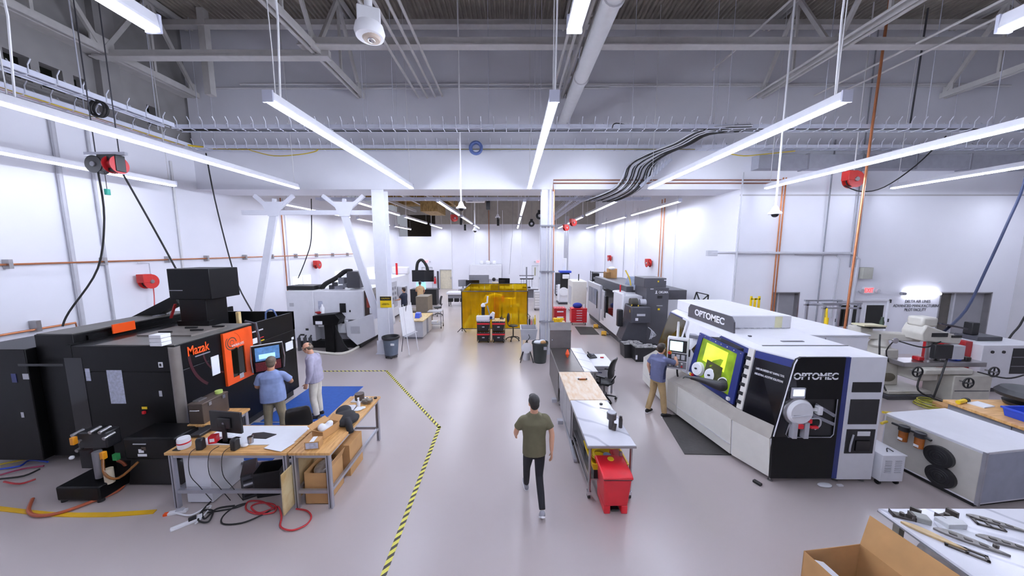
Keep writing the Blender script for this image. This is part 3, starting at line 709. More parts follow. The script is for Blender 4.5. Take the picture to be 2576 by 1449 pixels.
# mezzanine wood ceiling and beams at the left of the far room
mzc = thing('plywood_ceiling', 'brown plywood ceiling panels over the far left bay', 'ceiling panel', (-7.5, 22, 7.8), world=True)
for i in range(5):
    MB().box(-10.6, -4.6, 15 + i * 3.1, 18 + i * 3.1, 7.7, 7.75).build('plywood_sheet', PLY, mzc)
    MB().box(-10.6, -4.6, 14.9 + i * 3.1, 15.05 + i * 3.1, 7.45, 7.7).build('joist', PLY, mzc)
MB().box(-4.7, -4.5, 14.9, 30.8, 7.3, 7.75).build('edge_beam', PLY, mzc)
for x in (-9, -7.2, -5.6): MB().box(x, x + .15, 14.9, 30.8, 7.25, 7.45).build('beam', TRUSSM, mzc)
MB().box(-6.6, -5.4, 24, 27, 6.55, 7.3).build('duct_box', PLY, mzc)
# pipes on the walls
z = PX(0, 665, XL + .1).z
cp = thing('copper_pipe', 'long horizontal copper pipe along the left wall', 'pipe', (XL + .1, 8, z), world=True)
MB().tube([(XL + .1, 1, z - .02), (XL + .1, 22.5, z + .02)], .022, 8).build('pipe_run', COPPER, cp, smooth=True)
for u in (18, 260, 422, 520, 617, 685, 745, 797, 838, 875):
    y = PX(u, 645, XL + .1).y; MB().box(XL + .01, XL + .16, y - .03, y + .03, z - .1, z + .1).build('pipe_bracket', STEEL, cp)
p0, p1 = PX(0, 838, XL + .12), PX(190, 812, XL + .12)
cp = thing('copper_pipe', 'short low copper pipe on the left wall behind the black machine', 'pipe', p1, world=True)
MB().tube([(XL + .12, 2, p0.z - .05), tuple(p1), (p1.x + .05, p1.y, p1.z - .5)], .025, 8).build('pipe_run', COPPER, cp, smooth=True)
y = PX(80, 828, XL).y; MB().box(XL + .01, XL + .18, y - .04, y + .04, p0.z - .1, p0.z + .15).build('pipe_bracket', STEEL, cp)
def riser(u, v0, v1, wall, m, label, r=.022, zt=None):
    a = PX(u, v0, wall); zb = PX(u, v1, wall).z
    return conduit('wall_riser', [(wall, a.y, max(zb, .05)), (wall, a.y, zt or a.z)], r, m, label, 'pipe', 'wall risers')
riser(175, 600, 1100, XL + .06, LGREY, 'grey conduit riser left of the wall reel', .05, 6.9)
riser(258, 600, 1000, XL + .05, LGREY, 'thinner grey conduit riser by the wall reel', .03, 6.9)
riser(447, 560, 760, XL + .04, STEELW, 'white conduit riser behind the black tower', .03, 6.6)
riser(713, 600, 760, XL + .06, COPPER, 'vertical copper riser left of the white machine', .025, 6.2)
riser(722, 600, 760, XL + .05, WHITEP, 'white riser beside the vertical copper riser', .03, 6.2)
for u, nm, m in ((1525, 'farthest', LGREY), (1572, 'second', LGREY), (1600, 'third', WHITEP), (1607, 'fourth', WHITEP), (1663, 'copper', COPPER), (1670, 'second copper', COPPER), (1700, 'near white', WHITEP), (1860, 'corner', LGREY)):
    riser(u, 560, 760, XR - .06, m, nm + ' vertical riser on the right wall of the far room', .025, 6.4)
for x, nm in ((-5.8, 'a'), (-3.6, 'b'), (-2.2, 'c'), (-.9, 'd'), (.9, 'e'), (2.6, 'f'), (4.2, 'g')):
    conduit('wall_riser', [(x, YB - .05, 1.2), (x, YB - .05, 7.5)], .03, WHITEP if x != -2.2 else COPPER, {'a': 'first', 'b': 'second', 'c': 'copper coloured', 'd': 'fourth', 'e': 'fifth', 'f': 'sixth', 'g': 'last'}[nm] + ' riser from the left on the far wall', 'pipe', 'far wall risers')
# copper pipe and conduits on the right wall of the front hall
a, b = P(2232, 60, 9.3), P(2123, 840, 9.3)
conduit('copper_pipe', [(a.x, 9.3, ZC), (P(2172, 480, 9.3).x, 9.3, P(2172, 480, 9.3).z), (b.x, 9.3, b.z)], .03, COPPER, 'tall copper pipe dropping behind the large white printer', 'pipe')
for u0, u1, nm in ((1968, 1942, 'left'), (1975, 1952, 'right')):
    x = P(u0, 480, YS - .08).x; conduit('copper_pipe', [(x, YS - .08, ZS + .35), (x, YS - .08, 1.5)], .022, COPPER, nm + ' of two thin copper pipes down the right wall', 'pipe', 'right wall copper pipes')
for v, nm in ((453, 'upper'), (461, 'lower')):
    z = P(1400, v, YS - .06).z; x0 = P(1392, v, YS - .06).x; x1 = P(1970, v, YS - .06).x
    conduit('soffit_pipe', [(x0, YS - .06, ZS - .1), (x0, YS - .06, z), (x1, YS - .06, z)], .022, mat('brown pipe', '#8a5a48', .4, .3), nm + ' brown pipe along the bottom of the soffit wall', 'pipe', 'soffit pipes')
pp = [P(1790, 636, YS - .1), P(2140, 637, YS - .1), P(2160, 652, YS - .1), P(2130, 860, YS - .1)]
conduit('wall_conduit', [(q.x, YS - .1, max(q.z, .1)) for q in pp], .045, LGREY, 'grey conduit running across the right wall and down by the door', sm=0)
q = P(1788, 637, YS - .1); solo('junction_box', MB().box(q.x - .12, q.x + .22, YS - .14, YS, q.z - .1, q.z + .1), LGREY, 'small grey junction box at the conduit end on the right wall', 'box', bevel=.01)
q = P(2176, 687, YS - .1); solo('junction_box', MB().box(q.x - .18, q.x + .18, YS - .2, YS, q.z - .2, q.z + .2), mat('olive grey box', '#a7a69c', .5), 'square grey junction box above the exit sign', 'box', bevel=.01)
for u, nm in ((2190, 'left'), (2208, 'right')):
    x = P(u, 480, YS - .05).x - (0.4 if u < 2200 else .45); conduit('wall_conduit', [(x, YS - .05, q.z + .2), (x, YS - .05, ZC)], .02, MGREY, nm + ' thin conduit rising from the square junction box', group='right wall conduits')
x = P(2075, 600, YS - .05).x; conduit('wall_conduit', [(x, YS - .05, 1.2), (x, YS - .05, 7.5)], .022, MGREY, 'thin grey conduit left of the double door')
qq = [P(2000, 640, YS - .06), P(2105, 641, YS - .06), P(2112, 652, YS - .06), P(2090, 800, YS - .06)]
conduit('wall_conduit', [(v_.x, YS - .06, v_.z) for v_ in qq], .025, LGREY, 'thin grey conduit bending down left of the double door')
conduit('ceiling_drop', [P(2335, 20, 9.4), P(2290, 310, 9.5)], .02, DGREY, 'dark rod hanging from the roof into the front tray')
# ================================================================ PEOPLE
def ring(c, a, b, side=(1, 0, 0), fwd=(0, 1, 0), n=18, e=2.4):
    c, side, fwd = Vector(c), Vector(side).normalized(), Vector(fwd).normalized(); out = []
    for k in range(n):
        t = 2 * PI * k / n; cx, sy = math.cos(t), math.sin(t)
        out.append(c + side * (a * math.copysign(abs(cx) ** (2 / e), cx)) + fwd * (b * math.copysign(abs(sy) ** (2 / e), sy)))
    return out
def remesh(o, vox, sm=4):
    m = o.modifiers.new('r', 'REMESH'); m.mode = 'VOXEL'; m.voxel_size = vox; m.use_smooth_shade = True
    if sm: s_ = o.modifiers.new('s', 'SMOOTH'); s_.factor = .5; s_.iterations = sm
    return o
def limb(mb, pts, rs, k=5, n=14):
    p = catmull([Vector(q) for q in pts], k); r = []
    for i in range(len(p)):
        t = i / k; j = min(int(t), len(rs) - 2); r.append(rs[j] + (rs[j + 1] - rs[j]) * (t - j))
    return mb.tube(p, r, n)
def hand(mb, wrist, d, palm_n, thumb, curl=.35, s=1.):
    """palm and five fingers: d = pointing direction, palm_n = palm normal, thumb = thumb side"""
    d, pn, th = Vector(d).normalized(), Vector(palm_n).normalized(), Vector(thumb).normalized(); w_ = Vector(wrist)
    mb.loft([ring(w_ - d * .02, .026, .02, th, pn), ring(w_ + d * .03 * s, .036 * s, .016, th, pn), ring(w_ + d * .085 * s, .041 * s, .014, th, pn), ring(w_ + d * .095 * s, .036 * s, .011, th, pn)])
    for i, (off, L) in enumerate(((.032, .068), (.011, .077), (-.011, .072), (-.032, .056))):
        b = w_ + d * (.082 * s) + th * (off * s); c1, c2, c3 = curl * .5, curl * 1.2, curl * 1.9; q = [b]; 
        for a_, l_ in ((c1, .42), (c2, .32), (c3, .26)): q.append(q[-1] + (d * math.cos(a_) + pn * math.sin(a_)) * (L * l_ * s))
        mb.tube(q, [.0092 * s, .0088 * s, .008 * s, .0065 * s], 8)
    b = w_ + d * .03 * s + th * .03 * s
    mb.tube([b, b + (th * .7 + d * .7) * .035 * s, b + (th * .55 + d * .85 + pn * .25) * .075 * s], [.013 * s, .011 * s, .0075 * s], 8)
BASE = dict(pelvis=(0, 0, .95), waist=(0, 0, 1.1), chest=(0, 0, 1.3), neck=(0, 0, 1.47), head=(0, .02, 1.635), hyaw=0., hpitch=0.,
            ls=(-.19, 0, 1.425), rs=(.19, 0, 1.425), le=(-.245, -.03, 1.15), re=(.245, -.03, 1.15), lw=(-.25, .05, .9), rw=(.25, .05, .9),
            lk=(-.1, .02, .5), rk=(.1, .02, .5), la=(-.1, -.02, .09), ra=(.1, -.02, .09), lf=0., rf=0., ltoe=(-.02, 1, 0), rtoe=(.02, 1, 0))
def person(label, loc, rz, pose, shirt, trousers, shoe, hair, skin=SKIN, sleeve=.55, sole=None, h=1.0, hairkind='short', vox=.009, belly=1., polo=None, group=None):
    J = dict(BASE); J.update(pose); V = lambda k: Vector(J[k])
    t = thing('person', label, 'person', loc, rz, group)
    t.scale = (h, h, h)
    sd = (V('rs') - V('ls')).normalized(); fw = Vector((0, 0, 1)).cross(sd).normalized()
    hy = Matrix.Rotation(J['hyaw'], 3, 'Z') @ Matrix.Rotation(J['hpitch'], 3, 'X'); hc = V('head')
    H = lambda x, y, z: hc + hy @ Vector((x, y, z))
    # --- body
    b = MB()
    b.loft([ring(V('pelvis') + Vector((0, 0, -.06)), .14, .09), ring(V('waist'), .135, .09), ring(V('chest'), .155, .1, sd, fw), ring(V('neck') - Vector((0, 0, .08)), .11, .065, sd, fw), ring(V('neck') + Vector((0, 0, -.02)), .06, .062, sd, fw)])
    limb(b, [V('neck') - Vector((0, 0, .06)), V('neck') + Vector((0, .005, .03)), H(0, -.01, -.05)], [.07, .06, .058])
    hb = MB().ball((0, -.008, .02), (.077, .097, .1)).ball((0, .025, -.045), (.06, .07, .07)).ball((0, .06, -.075), (.035, .03, .028)).ball((0, .098, -.02), (.014, .018, .022)).ball((0, .09, .002), (.01, .012, .03)).ball((0, .088, -.06), (.026, .012, .009)).ball((0, .085, .02), (.05, .014, .012))
    for sx in (-1, 1): hb.ball((sx * .078, -.01, -.012), (.01, .022, .033))
    hb.v = [hc + hy @ q for q in hb.v]; b.add(hb.v, hb.f)
    for s_, S, E_, W_ in ((-1, 'ls', 'le', 'lw'), (1, 'rs', 're', 'rw')):
        s0 = V(S) - sd * (s_ * .06)
        S_ = V(S) - Vector((0, 0, .035)) - sd * (s_ * .02); limb(b, [s0 - Vector((0, 0, .05)), S_, (V(S) + V(E_)) / 2, V(E_), (V(E_) * .6 + V(W_) * .4), V(W_)], [.03, .04, .043, .041, .04, .026])
        d = (V(W_) - V(E_)).normalized(); inw = -sd * s_; inw = (inw - d * inw.dot(d)).normalized()
        th = J.get('thumb' + S[0]); th = Vector(th) if th else fw - d * fw.dot(d)
        pn = J.get('palm' + S[0]); pn = Vector(pn) if pn else inw
        hand(b, V(W_), J.get('hdir' + S[0], d), pn, th.normalized(), J.get('curl' + S[0], .35))
    for s_, K, A in ((-1, 'lk', 'la'), (1, 'rk', 'ra')):
        hp = V('pelvis') + Vector((s_ * .085, 0, -.06))
        limb(b, [hp + Vector((0, 0, .06)), hp, (hp + V(K)) / 2, V(K), (V(K) * .6 + V(A) * .4), V(A)], [.06, .075, .065, .05, .05, .034])
    remesh(b.build('body', skin, t), vox * .75, 2)
    for sx in (-1, 1):
        MB().ball(H(sx * .03, .083, .003), .011, 10, 8).build('eye', WHITEP, t, smooth=True); MB().ball(H(sx * .03, .0905, .003), .0055, 8, 6).build('iris', BLACK, t, smooth=True)
    # --- hair
    hm = MB()
    if hairkind == 'short':
        hm.ball((0, -.018, .036), (.088, .1, .1)).ball((0, -.05, -.015), (.075, .062, .085)).ball((0, .04, .09), (.062, .05, .034))
    else:
        hm.ball((0, -.055, -.01), (.084, .058, .055)).ball((-.066, -.015, .0), (.02, .06, .035)).ball((.066, -.015, .0), (.02, .06, .035)).ball((0, -.075, .05), (.05, .03, .04))
    hm.v = [hc + hy @ q for q in hm.v]; remesh(hm.build('hair', hair, t), .009, 2)
    # --- shirt
    s = MB(); bl = belly
    hem = V('pelvis') + Vector((0, 0, -.03))
    s.loft([ring(hem + Vector((0, 0, -.07)), .184 * bl, .13 * bl), ring(hem + Vector((0, 0, .05)), .182 * bl, .132 * bl), ring(V('waist') + Vector((0, 0, .02)), .176 * bl, .126 * bl), ring((V('waist') + V('chest')) / 2 + Vector((0, 0, .03)), .19, .126, sd, fw), ring(V('chest') + Vector((0, 0, .04)), .208, .124, sd, fw),
            ring(V('neck') - Vector((0, 0, .068)), .192, .096, sd, fw), ring(V('neck') - Vector((0, 0, .022)), .12, .08, sd, fw), ring(V('neck') + Vector((0, 0, .012)), .072, .07, sd, fw)])
    for s_, S, E_, W_ in ((-1, 'ls', 'le', 'lw'), (1, 'rs', 're', 'rw')):
        s0 = V(S) - sd * (s_ * .08) - Vector((0, 0, .035)); S_ = V(S) - Vector((0, 0, .05)) - sd * (s_ * .022); e = V(S).lerp(V(E_), sleeve / .55 * .72) if sleeve < .8 else None
        if e is not None: limb(s, [s0, S_, S_.lerp(e, .5), e], [.062, .064, .066, .068])
        else: limb(s, [s0, S_, (V(S) + V(E_)) / 2, V(E_), (V(E_) + V(W_)) / 2, V(W_).lerp(V(E_), .04)], [.062, .064, .062, .056, .05, .04])
    remesh(s.build('shirt', shirt, t), vox, 5)
    if sleeve < .8:
        pass
    if polo:
        for s_ in (-1, 1): MB().loft([ring(V('waist').lerp(V('chest'), f) + Vector((0, 0, dz)) + sd * (s_ * o_), .02, .05, sd, fw) for f, dz, o_ in ((-.9, 0, .17), (0, 0, .158), (.8, 0, .172), (1, .05, .178))]).build('side_panel', polo, t, smooth=True)
        limb(m_ := MB(), [V('neck') + Vector((0, 0, -.005)), V('neck') + Vector((0, .003, .035))], [.08, .068], 3); m_.build('collar', shirt, t, smooth=True)
    # --- trousers
    p = MB()
    p.loft([ring(V('pelvis') + Vector((0, 0, -.14)), .15, .105), ring(V('pelvis') + Vector((0, 0, -.03)), .168 * min(bl, 1.08), .12 * min(bl, 1.08)), ring(V('pelvis') + Vector((0, 0, .07)), .155, .11)])
    for s_, K, A in ((-1, 'lk', 'la'), (1, 'rk', 'ra')):
        hp = V('pelvis') + Vector((s_ * .085, 0, -.07))
        limb(p, [hp + Vector((0, 0, .05)), hp, (hp + V(K)) / 2, V(K), (V(K) + V(A)) / 2, V(A) + Vector((0, 0, .0))], [.085, .096, .087, .071, .068, .06] if J.get('slim') is None else [.085, .092, .078, .06, .056, .046])
    remesh(p.build('trousers', trousers, t), vox, 4)
    MB().loft([ring(V('pelvis') + Vector((0, 0, z)), .171 * min(bl, 1.08), .123 * min(bl, 1.08)) for z in (.0, .035)]).build('belt', BLACK, t, smooth=True)
    # --- shoes
    for s_, A, T, P_ in ((-1, 'la', 'ltoe', 'lf'), (1, 'ra', 'rtoe', 'rf')):
        a = V(A); d = Vector(J[T]).normalized(); up = Vector((0, 0, 1)); side = d.cross(up).normalized(); up = side.cross(d).normalized()
        sh = MB(); o = a - up * .06
        sh.loft([ring(o - d * .075 + up * .01, .025, .03, side, up), ring(o - d * .05 + up * .01, .037, .045, side, up), ring(o + d * .03 + up * .008, .043, .047, side, up), ring(o + d * .1 - up * .006, .048, .033, side, up), ring(o + d * .165 - up * .012, .042, .025, side, up), ring(o + d * .195 - up * .014, .022, .016, side, up)])
        so = remesh(sh.build('shoe', shoe, t), .008, 2)
        sl = MB(); sl.loft([ring(o - d * .08 - up * .03, .022, .013, side, up), ring(o - d * .05 - up * .03, .04, .013, side, up), ring(o + d * .1 - up * .032, .051, .012, side, up), ring(o + d * .17 - up * .03, .043, .012, side, up), ring(o + d * .203 - up * .027, .02, .01, side, up)]).build('sole', sole or WHITEP, so, smooth=True)
    return t
cloth = lambda n, c, b=.35: mat(n, c, .85, var=.09, scale=9, bump=b)
HAIRB = mat('black hair', '#17130f', .55, var=.2, scale=40, bump=.3)
HAIRD = mat('dark brown hair', '#2b1d14', .55, var=.2, scale=40, bump=.3)
HAIRG = mat('greying brown hair', '#5d4f41', .6, var=.2, scale=40, bump=.3)
# walking man in the middle aisle
person('man in olive t-shirt and black trousers walking away down the aisle', (.33, 4.52, 0), .06,
       dict(pelvis=(0, .0, .94), waist=(0, .01, 1.09), chest=(0, .03, 1.3), neck=(0, .05, 1.47), head=(-.005, .075, 1.63), hyaw=.25, ls=(-.2, .02, 1.43), rs=(.2, .05, 1.43), le=(-.275, .06, 1.17), re=(.265, -.03, 1.17),
            lw=(-.27, .27, .99), rw=(.255, -.09, .92), lk=(-.1, .14, .51), rk=(.075, -.05, .49), la=(-.085, .33, .09), ra=(.075, -.38, .2), ltoe=(-.03, 1, .12), rtoe=(.06, .72, -.62), slim=1, curll=.5, curlr=.5),
       cloth('olive cotton', '#5d5840'), cloth('black denim', '#15141a', .2), mat('grey running shoe', '#8d8b92', .6, var=.1), HAIRB, SKIN, .55, WHITEP, vox=.008, h=.955)
# two men at the black machine
person('man in blue shirt and khaki trousers standing with his back turned at the machine screen', (-4.72, 6.15, 0), .35,
       dict(head=(.0, .05, 1.62), hyaw=.1, hpitch=-.15, ls=(-.21, 0, 1.42), rs=(.21, 0, 1.42), le=(-.27, .06, 1.15), re=(.3, .1, 1.17), lw=(-.13, .27, 1.12), rw=(.12, .28, 1.2), lk=(-.12, .02, .5), rk=(.13, .02, .5), la=(-.13, -.02, .09), ra=(.14, -.02, .09)),
       cloth('blue cotton shirt', '#8a9ac4'), cloth('khaki olive', '#857a62'), mat('dark shoe', '#26221f', .5), HAIRG, SKIN2, .6, BLACK, belly=1.2, h=.985)
person('older balding man in pale grey shirt and white trousers facing the machine screen', (-4.45, 7.08, 0), 1.75,
       dict(waist=(0, .01, 1.1), chest=(0, .02, 1.3), neck=(0, .05, 1.47), head=(0, .11, 1.61), hpitch=-.35, le=(-.26, -.02, 1.14), re=(.26, 0, 1.14), lw=(-.24, .08, .88), rw=(.24, .1, .88), lk=(-.1, .03, .5), rk=(.1, .0, .5)),
       cloth('pale lavender shirt', '#a9a5b8'), cloth('off white trousers', '#d9d3c6'), mat('dark shoe', '#26221f', .5), HAIRG, SKIN, 1., BLACK, hairkind='bald', belly=1.15, h=1.01)
# man at the printer's control panel
person('man in slate blue polo and tan trousers pressing the printer control panel', (3.36, 7.22, 0), -1.12,
       dict(pelvis=(0, 0, .94), chest=(0, .02, 1.3), neck=(0, .05, 1.45), head=(0, .08, 1.6), hyaw=.05, ls=(-.19, .0, 1.41), rs=(.19, .05, 1.42), le=(-.25, -.04, 1.15), re=(.27, .27, 1.28), lw=(-.22, .0, .93), rw=(.12, .4, 1.45),
            hdirr=(0, .5, .8), palmr=(-.3, .7, -.4), thumbr=(-1, 0, 0), curlr=.9, lk=(-.12, .0, .5), rk=(.13, .05, .5), la=(-.14, -.12, .09), ra=(.19, .05, .09), ltoe=(-.2, 1, 0), rtoe=(.25, 1, 0)),
       cloth('slate polo', '#5c6080'), cloth('tan chino', '#a98f66'), mat('black sneaker', '#1b1a1c', .6), HAIRD, SKIN, .6, WHITEP, polo=cloth('navy polo side', '#1e2348'), h=.97)
# two far machinists
person('man in navy shirt and black trousers working at the grey machine panel', (-5.75, 17.2, 0), 1.2,
       dict(le=(-.25, .1, 1.15), re=(.25, .1, 1.15), lw=(-.2, .34, 1.1), rw=(.2, .36, 1.1)), cloth('navy t-shirt', '#262b3f'), cloth('black work trousers', '#18171c', .2), mat('dark shoe', '#26221f', .5), HAIRD, SKIN, .55, BLACK, vox=.013, h=1.03)
person('man in tan shirt and black trousers standing at a far blue monitor', (-5.85, 20.6, 0), .2,
       dict(le=(-.25, .1, 1.15), re=(.25, .06, 1.15), lw=(-.15, .33, 1.05), rw=(.2, .3, 1.0)), cloth('tan t-shirt', '#c9a77e'), cloth('black work trousers', '#18171c', .2), mat('dark shoe', '#26221f', .5), HAIRD, SKIN2, .55, BLACK, vox=.013, h=1.03)
# ================================================================ BLACK MACHINE ON THE LEFT
FX, MY0, MY1, MZ = -5.65, 5.3, 8.3, 2.2
mz_ = thing('machining_centre', 'large black machining centre with an orange door and a tall black top box', 'machine', (-6.8, 6.8, 0), world=True)
m = MB().box(-7.46, FX, MY0, MY1, .18, 1.75)
m.build('enclosure', BLACKP, mz_, bevel=.015)
MB().box(-7.3, FX - .1, MY0 + .1, MY1 - .1, 0, .18).build('plinth', BLACK, mz_)
MB().box(FX - .05, FX + .0, 6.95, MY1, 1.75, MZ + .0).box(-7.46, -7.38, MY0, MY1, 1.75, MZ + .02).box(-7.46, FX, MY1 - .06, MY1, 1.75, MZ + .02).build('parapet', BLACKP, mz_)
ROOFG = mat('roof plate grey', '#6b6762', .5, .2, var=.1, scale=4)
MB().box(-7.38, FX, MY0, 6.95, 1.75, MZ).build('roof_block', BLACKP, mz_, bevel=.01)
MB().box(-7.0, FX - .02, MY0 + .02, 6.93, MZ, MZ + .012).build('roof_plate', ROOFG, mz_)
MB().box(-6.9, -5.9, 5.85, 6.6, MZ + .012, MZ + .04).build('hatch', mat('hatch brown grey', '#77706a', .5, .2, var=.15), mz_)
for x, y in ((-6.65, 6.0), (-6.2, 6.15), (-6.5, 6.35), (-6.05, 6.45)): MB().bar((x, y, MZ + .06), (x + .22, y + .02, MZ + .06), .03).build('hatch_handle', BLACK, mz_)
MB().box(-7.38, FX - .05, 6.95, MY1 - .06, 1.75, 1.8).build('service_deck', DGREY, mz_)
for y, z in ((7.3, 1.95), (7.7, 2.0), (8.0, 1.95)): MB().tube([(-7.3, y, 1.86), (-6.5, y + .05, z), (FX - .1, y - .1, 1.9)], .03, 8, 3).build('service_hose', LGREY, mz_, smooth=True)
MB().tube([(-5.95, 7.75, 1.9), (-5.95, 7.75, 2.28), (-5.85, 7.85, 2.34), (-5.78, 7.9, 2.1)], .02, 8, 3).build('service_pipe', mat('steel blue', '#5d6f97', .4, .5), mz_, smooth=True)
MB().box(-6.5, -6.35, 7.75, 7.9, 1.8, 2.0).build('valve_box', WHITEP, mz_, bevel=.01)
MB().box(-6.86, -6.78, 7.95, 8.03, 1.8, 2.26).build('oil_can', PINE, mz_, bevel=.01)
for x, y in ((-6.9, 7.1), (-6.2, 7.25), (-5.9, 7.05)): MB().box(x, x + .2, y, y + .12, 1.8, 1.92).build('valve_block', MGREY, mz_, bevel=.01)
# tower
MB().box(-6.83, -6.28, 6.6, 7.1, 1.78, 2.8).build('tower_neck', BLACKP, mz_, bevel=.01)
MB().prism([(-6.86, 2.2), (-6.25, 2.2), (-6.22, 2.34), (-6.89, 2.34)], 'xz', 6.57, 6.7).build('tower_collar', BLACKP, mz_)
MB().box(-6.9, -6.06, 6.5, 7.2, 2.8, 3.42).build('tower_box', BLACKP, mz_, bevel=.012)
MB().box(-6.88, -6.62, 6.494, 6.5, 2.98, 2.99).build('tower_seam', LGREY, mz_)
# chip conveyor rising to the tower
MB().bar(P(318, 822, 7.1), P(455, 752, 7.1), .22, .2).build('chip_conveyor', BLACKP, mz_)
MB().bar(P(392, 800, 7.0), P(415, 812, 7.0), .25, .2).build('conveyor_motor', MGREY, mz_, bevel=.03)
MB().cyl(P(375, 815, 6.9), P(408, 812, 6.9), .09).build('gear_motor', LGREY, mz_, smooth=True)
MB().bar(P(430, 800, 6.95), P(441, 765, 6.95), .05, .02).build('red_strap', DRED, mz_)
# left units
MB().box(-8.15, -7.5, 5.42, 7.6, .15, 2.36).build('electric_cabinet', BLACKP, mz_, bevel=.012)
MB().box(-8.13, -7.52, 5.44, 7.5, 2.36, 2.372).build('cabinet_lid', ROOFG, mz_)
MB().box(-9.3, -8.17, 5.3, 7.4, .15, 2.14).build('coolant_cabinet', BLACKP, mz_, bevel=.012)
MB().box(-7.5, -7.46, 5.6, 8.6, .2, 2.3).build('rear_panel', BLACKP, mz_)
q0, q1 = PX(284, 828, -7.36), PX(340, 814, -7.36)
MB().box(-7.38, -7.36, q0.y, q1.y, q1.z - .11, q1.z + .06).build('orange_strip', ORANGE, mz_)
# corner post of the near face
MB().cyl((FX - .05, MY0 + .04, .45), (FX - .05, MY0 + .04, MZ - .02), .075, n=16).build('corner_post', mat('brushed grey post', '#8d8680', .4, .5), mz_, smooth=True)
def near(u0, v0, u1, v1, mm, name, dy=.006, par=mz_):
    a, b = P(u0, v0, MY0), P(u1, v1, MY0); return MB().box(min(a.x, b.x), max(a.x, b.x), MY0 - dy, MY0 - .001, min(a.z, b.z), max(a.z, b.z)).build(name, mm, par)
SHEET = mat('printed sheet', '#b9bdcf', .6, var=.18, scale=24)
near(268, 931, 318, 1015, SHEET, 'instruction_sheet', label := .006)
near(214, 927, 230, 958, SHEET, 'label_plate'); near(399, 911, 411, 924, WHITEP, 'label_plate', .01); near(402, 914, 408, 921, BLACK, 'label_core', .012)
near(400, 983, 409, 997, LGREY, 'label_plate'); near(357, 1023, 371, 1029, YEL, 'warning_label'); near(361, 1033, 368, 1040, RED, 'stop_button', .03)
for u0, v0, u1, v1, mm in ((57, 940, 74, 954, LGREY), (28, 940, 44, 962, NAVY), (53, 1037, 62, 1050, LGREY)): near(u0, v0, u1, v1, mm, 'label_plate')
near(205, 900, 209, 1190, BLACKG, 'panel_seam', .004); near(45, 915, 160, 921, BLACKG, 'panel_gap', .004)
# front face (towards the aisle)
def front(u0, v0, u1, v1, mm, name, dx=.008, par=mz_):
    a, b = PX(u0, v0, FX), PX(u1, v1, FX); return MB().box(FX + .001, FX + dx, min(a.y, b.y), max(a.y, b.y), min(a.z, b.z), max(a.z, b.z)).build(name, mm, par)
dy0, dy1 = PX(555, 850, FX).y, PX(629, 850, FX).y; dzt, dzb = MZ - .03, PX(563, 975, FX).z
wy0, wy1 = PX(577, 900, FX).y, PX(612, 900, FX).y; wzt, wzb = PX(595, 872, FX).z, PX(595, 945, FX).z
dd = MB(); X0, X1 = FX + .002, FX + .05
dd.box(X0, X1, dy0, wy0, dzb, dzt).box(X0, X1, wy1, dy1, dzb, dzt).box(X0, X1, wy0, wy1, dzb, wzb).box(X0, X1, wy0, wy1, wzt, dzt)
door = dd.build('door', ORANGE, mz_, label='orange sliding door with dark window')
MB().box(FX + .004, FX + .03, wy0, wy1, wzb, wzt).build('window', GLASSD, door)
ORD = mat('dark orange print', '#c23f12', .4)
yc, zc = PX(577, 862, FX).y, PX(577, 862, FX).z
def arc(r, w_, a0, a1, mm, par, x):
    k = 20; o = MB(); vs = []; fs = []
    for i in range(k + 1):
        a = a0 + (a1 - a0) * i / k; vs += [(x, yc + r * math.cos(a), zc + r * math.sin(a)), (x, yc + (r + w_) * math.cos(a), zc + (r + w_) * math.sin(a))]
    fs = [(2 * i, 2 * i + 1, 2 * i + 3, 2 * i + 2) for i in range(k)]; return o.add(vs, fs).build('ring_print', mm, par)
arc(.04, .012, 0, 6, BROWNM, door, FX + .052); arc(.09, .02, 0, 5.2, BROWNM, door, FX + .052); arc(.135, .018, 2.3, 5.4, BROWNM, door, FX + .052); arc(.19, .012, -.9, 1.2, ORD, door, FX + .052)
text('VARIAXIS', .3, WHITEP, door, (FX + .055, (wy0 + wy1) / 2, wzt + .06), FACE_RIGHT)
MB().box(FX + .05, FX + .1, dy1 - .1, dy1 - .06, zc - .75, zc - .5).build('handle', STEEL, door, bevel=.008)
MB().box(FX + .05, FX + .053, (dy0 + dy1) / 2 - .06, (dy0 + dy1) / 2 + .04, dzb + .05, dzb + .15).build('label_plate', LGREY, door)
a, b = PX(470, 880, FX), PX(525, 868, FX)
text('Mazak', b.y - a.y, ORANGE, mz_, (FX + .01, (a.y + b.y) / 2, (a.z + b.z) / 2 - .02), FACE_RIGHT, height=.17, bold=.015)
front(490, 896, 528, 886, MGREY, 'name_underline')
PINKD = mat('dark red print', '#3a1318', .4)
arc(.55, .03, 3.0, 4.6, PINKD, mz_, FX + .004); arc(.8, .05, 3.05, 4.0, PINKD, mz_, FX + .004)
front(529, 899, 553, 938, PAPER, 'paper_sheet', .012)
front(634, 838, 661, 826, LGREY, 'name_plate'); front(636, 866, 646, 849, WHITEP, 'label_plate'); front(653, 851, 663, 846, RED, 'warning_label'); front(654, 859, 664, 853, YEL, 'warning_label')
front(733, 855, 738, 847, WHITEP, 'label_plate'); front(719, 884, 735, 856, PAPER, 'paper_sheet', .012)
front(553, 1012, 571, 996, LGREY, 'label_plate'); front(553, 1022, 570, 1010, YEL, 'warning_label'); front(553, 1026, 570, 1019, WHITEP, 'label_plate')
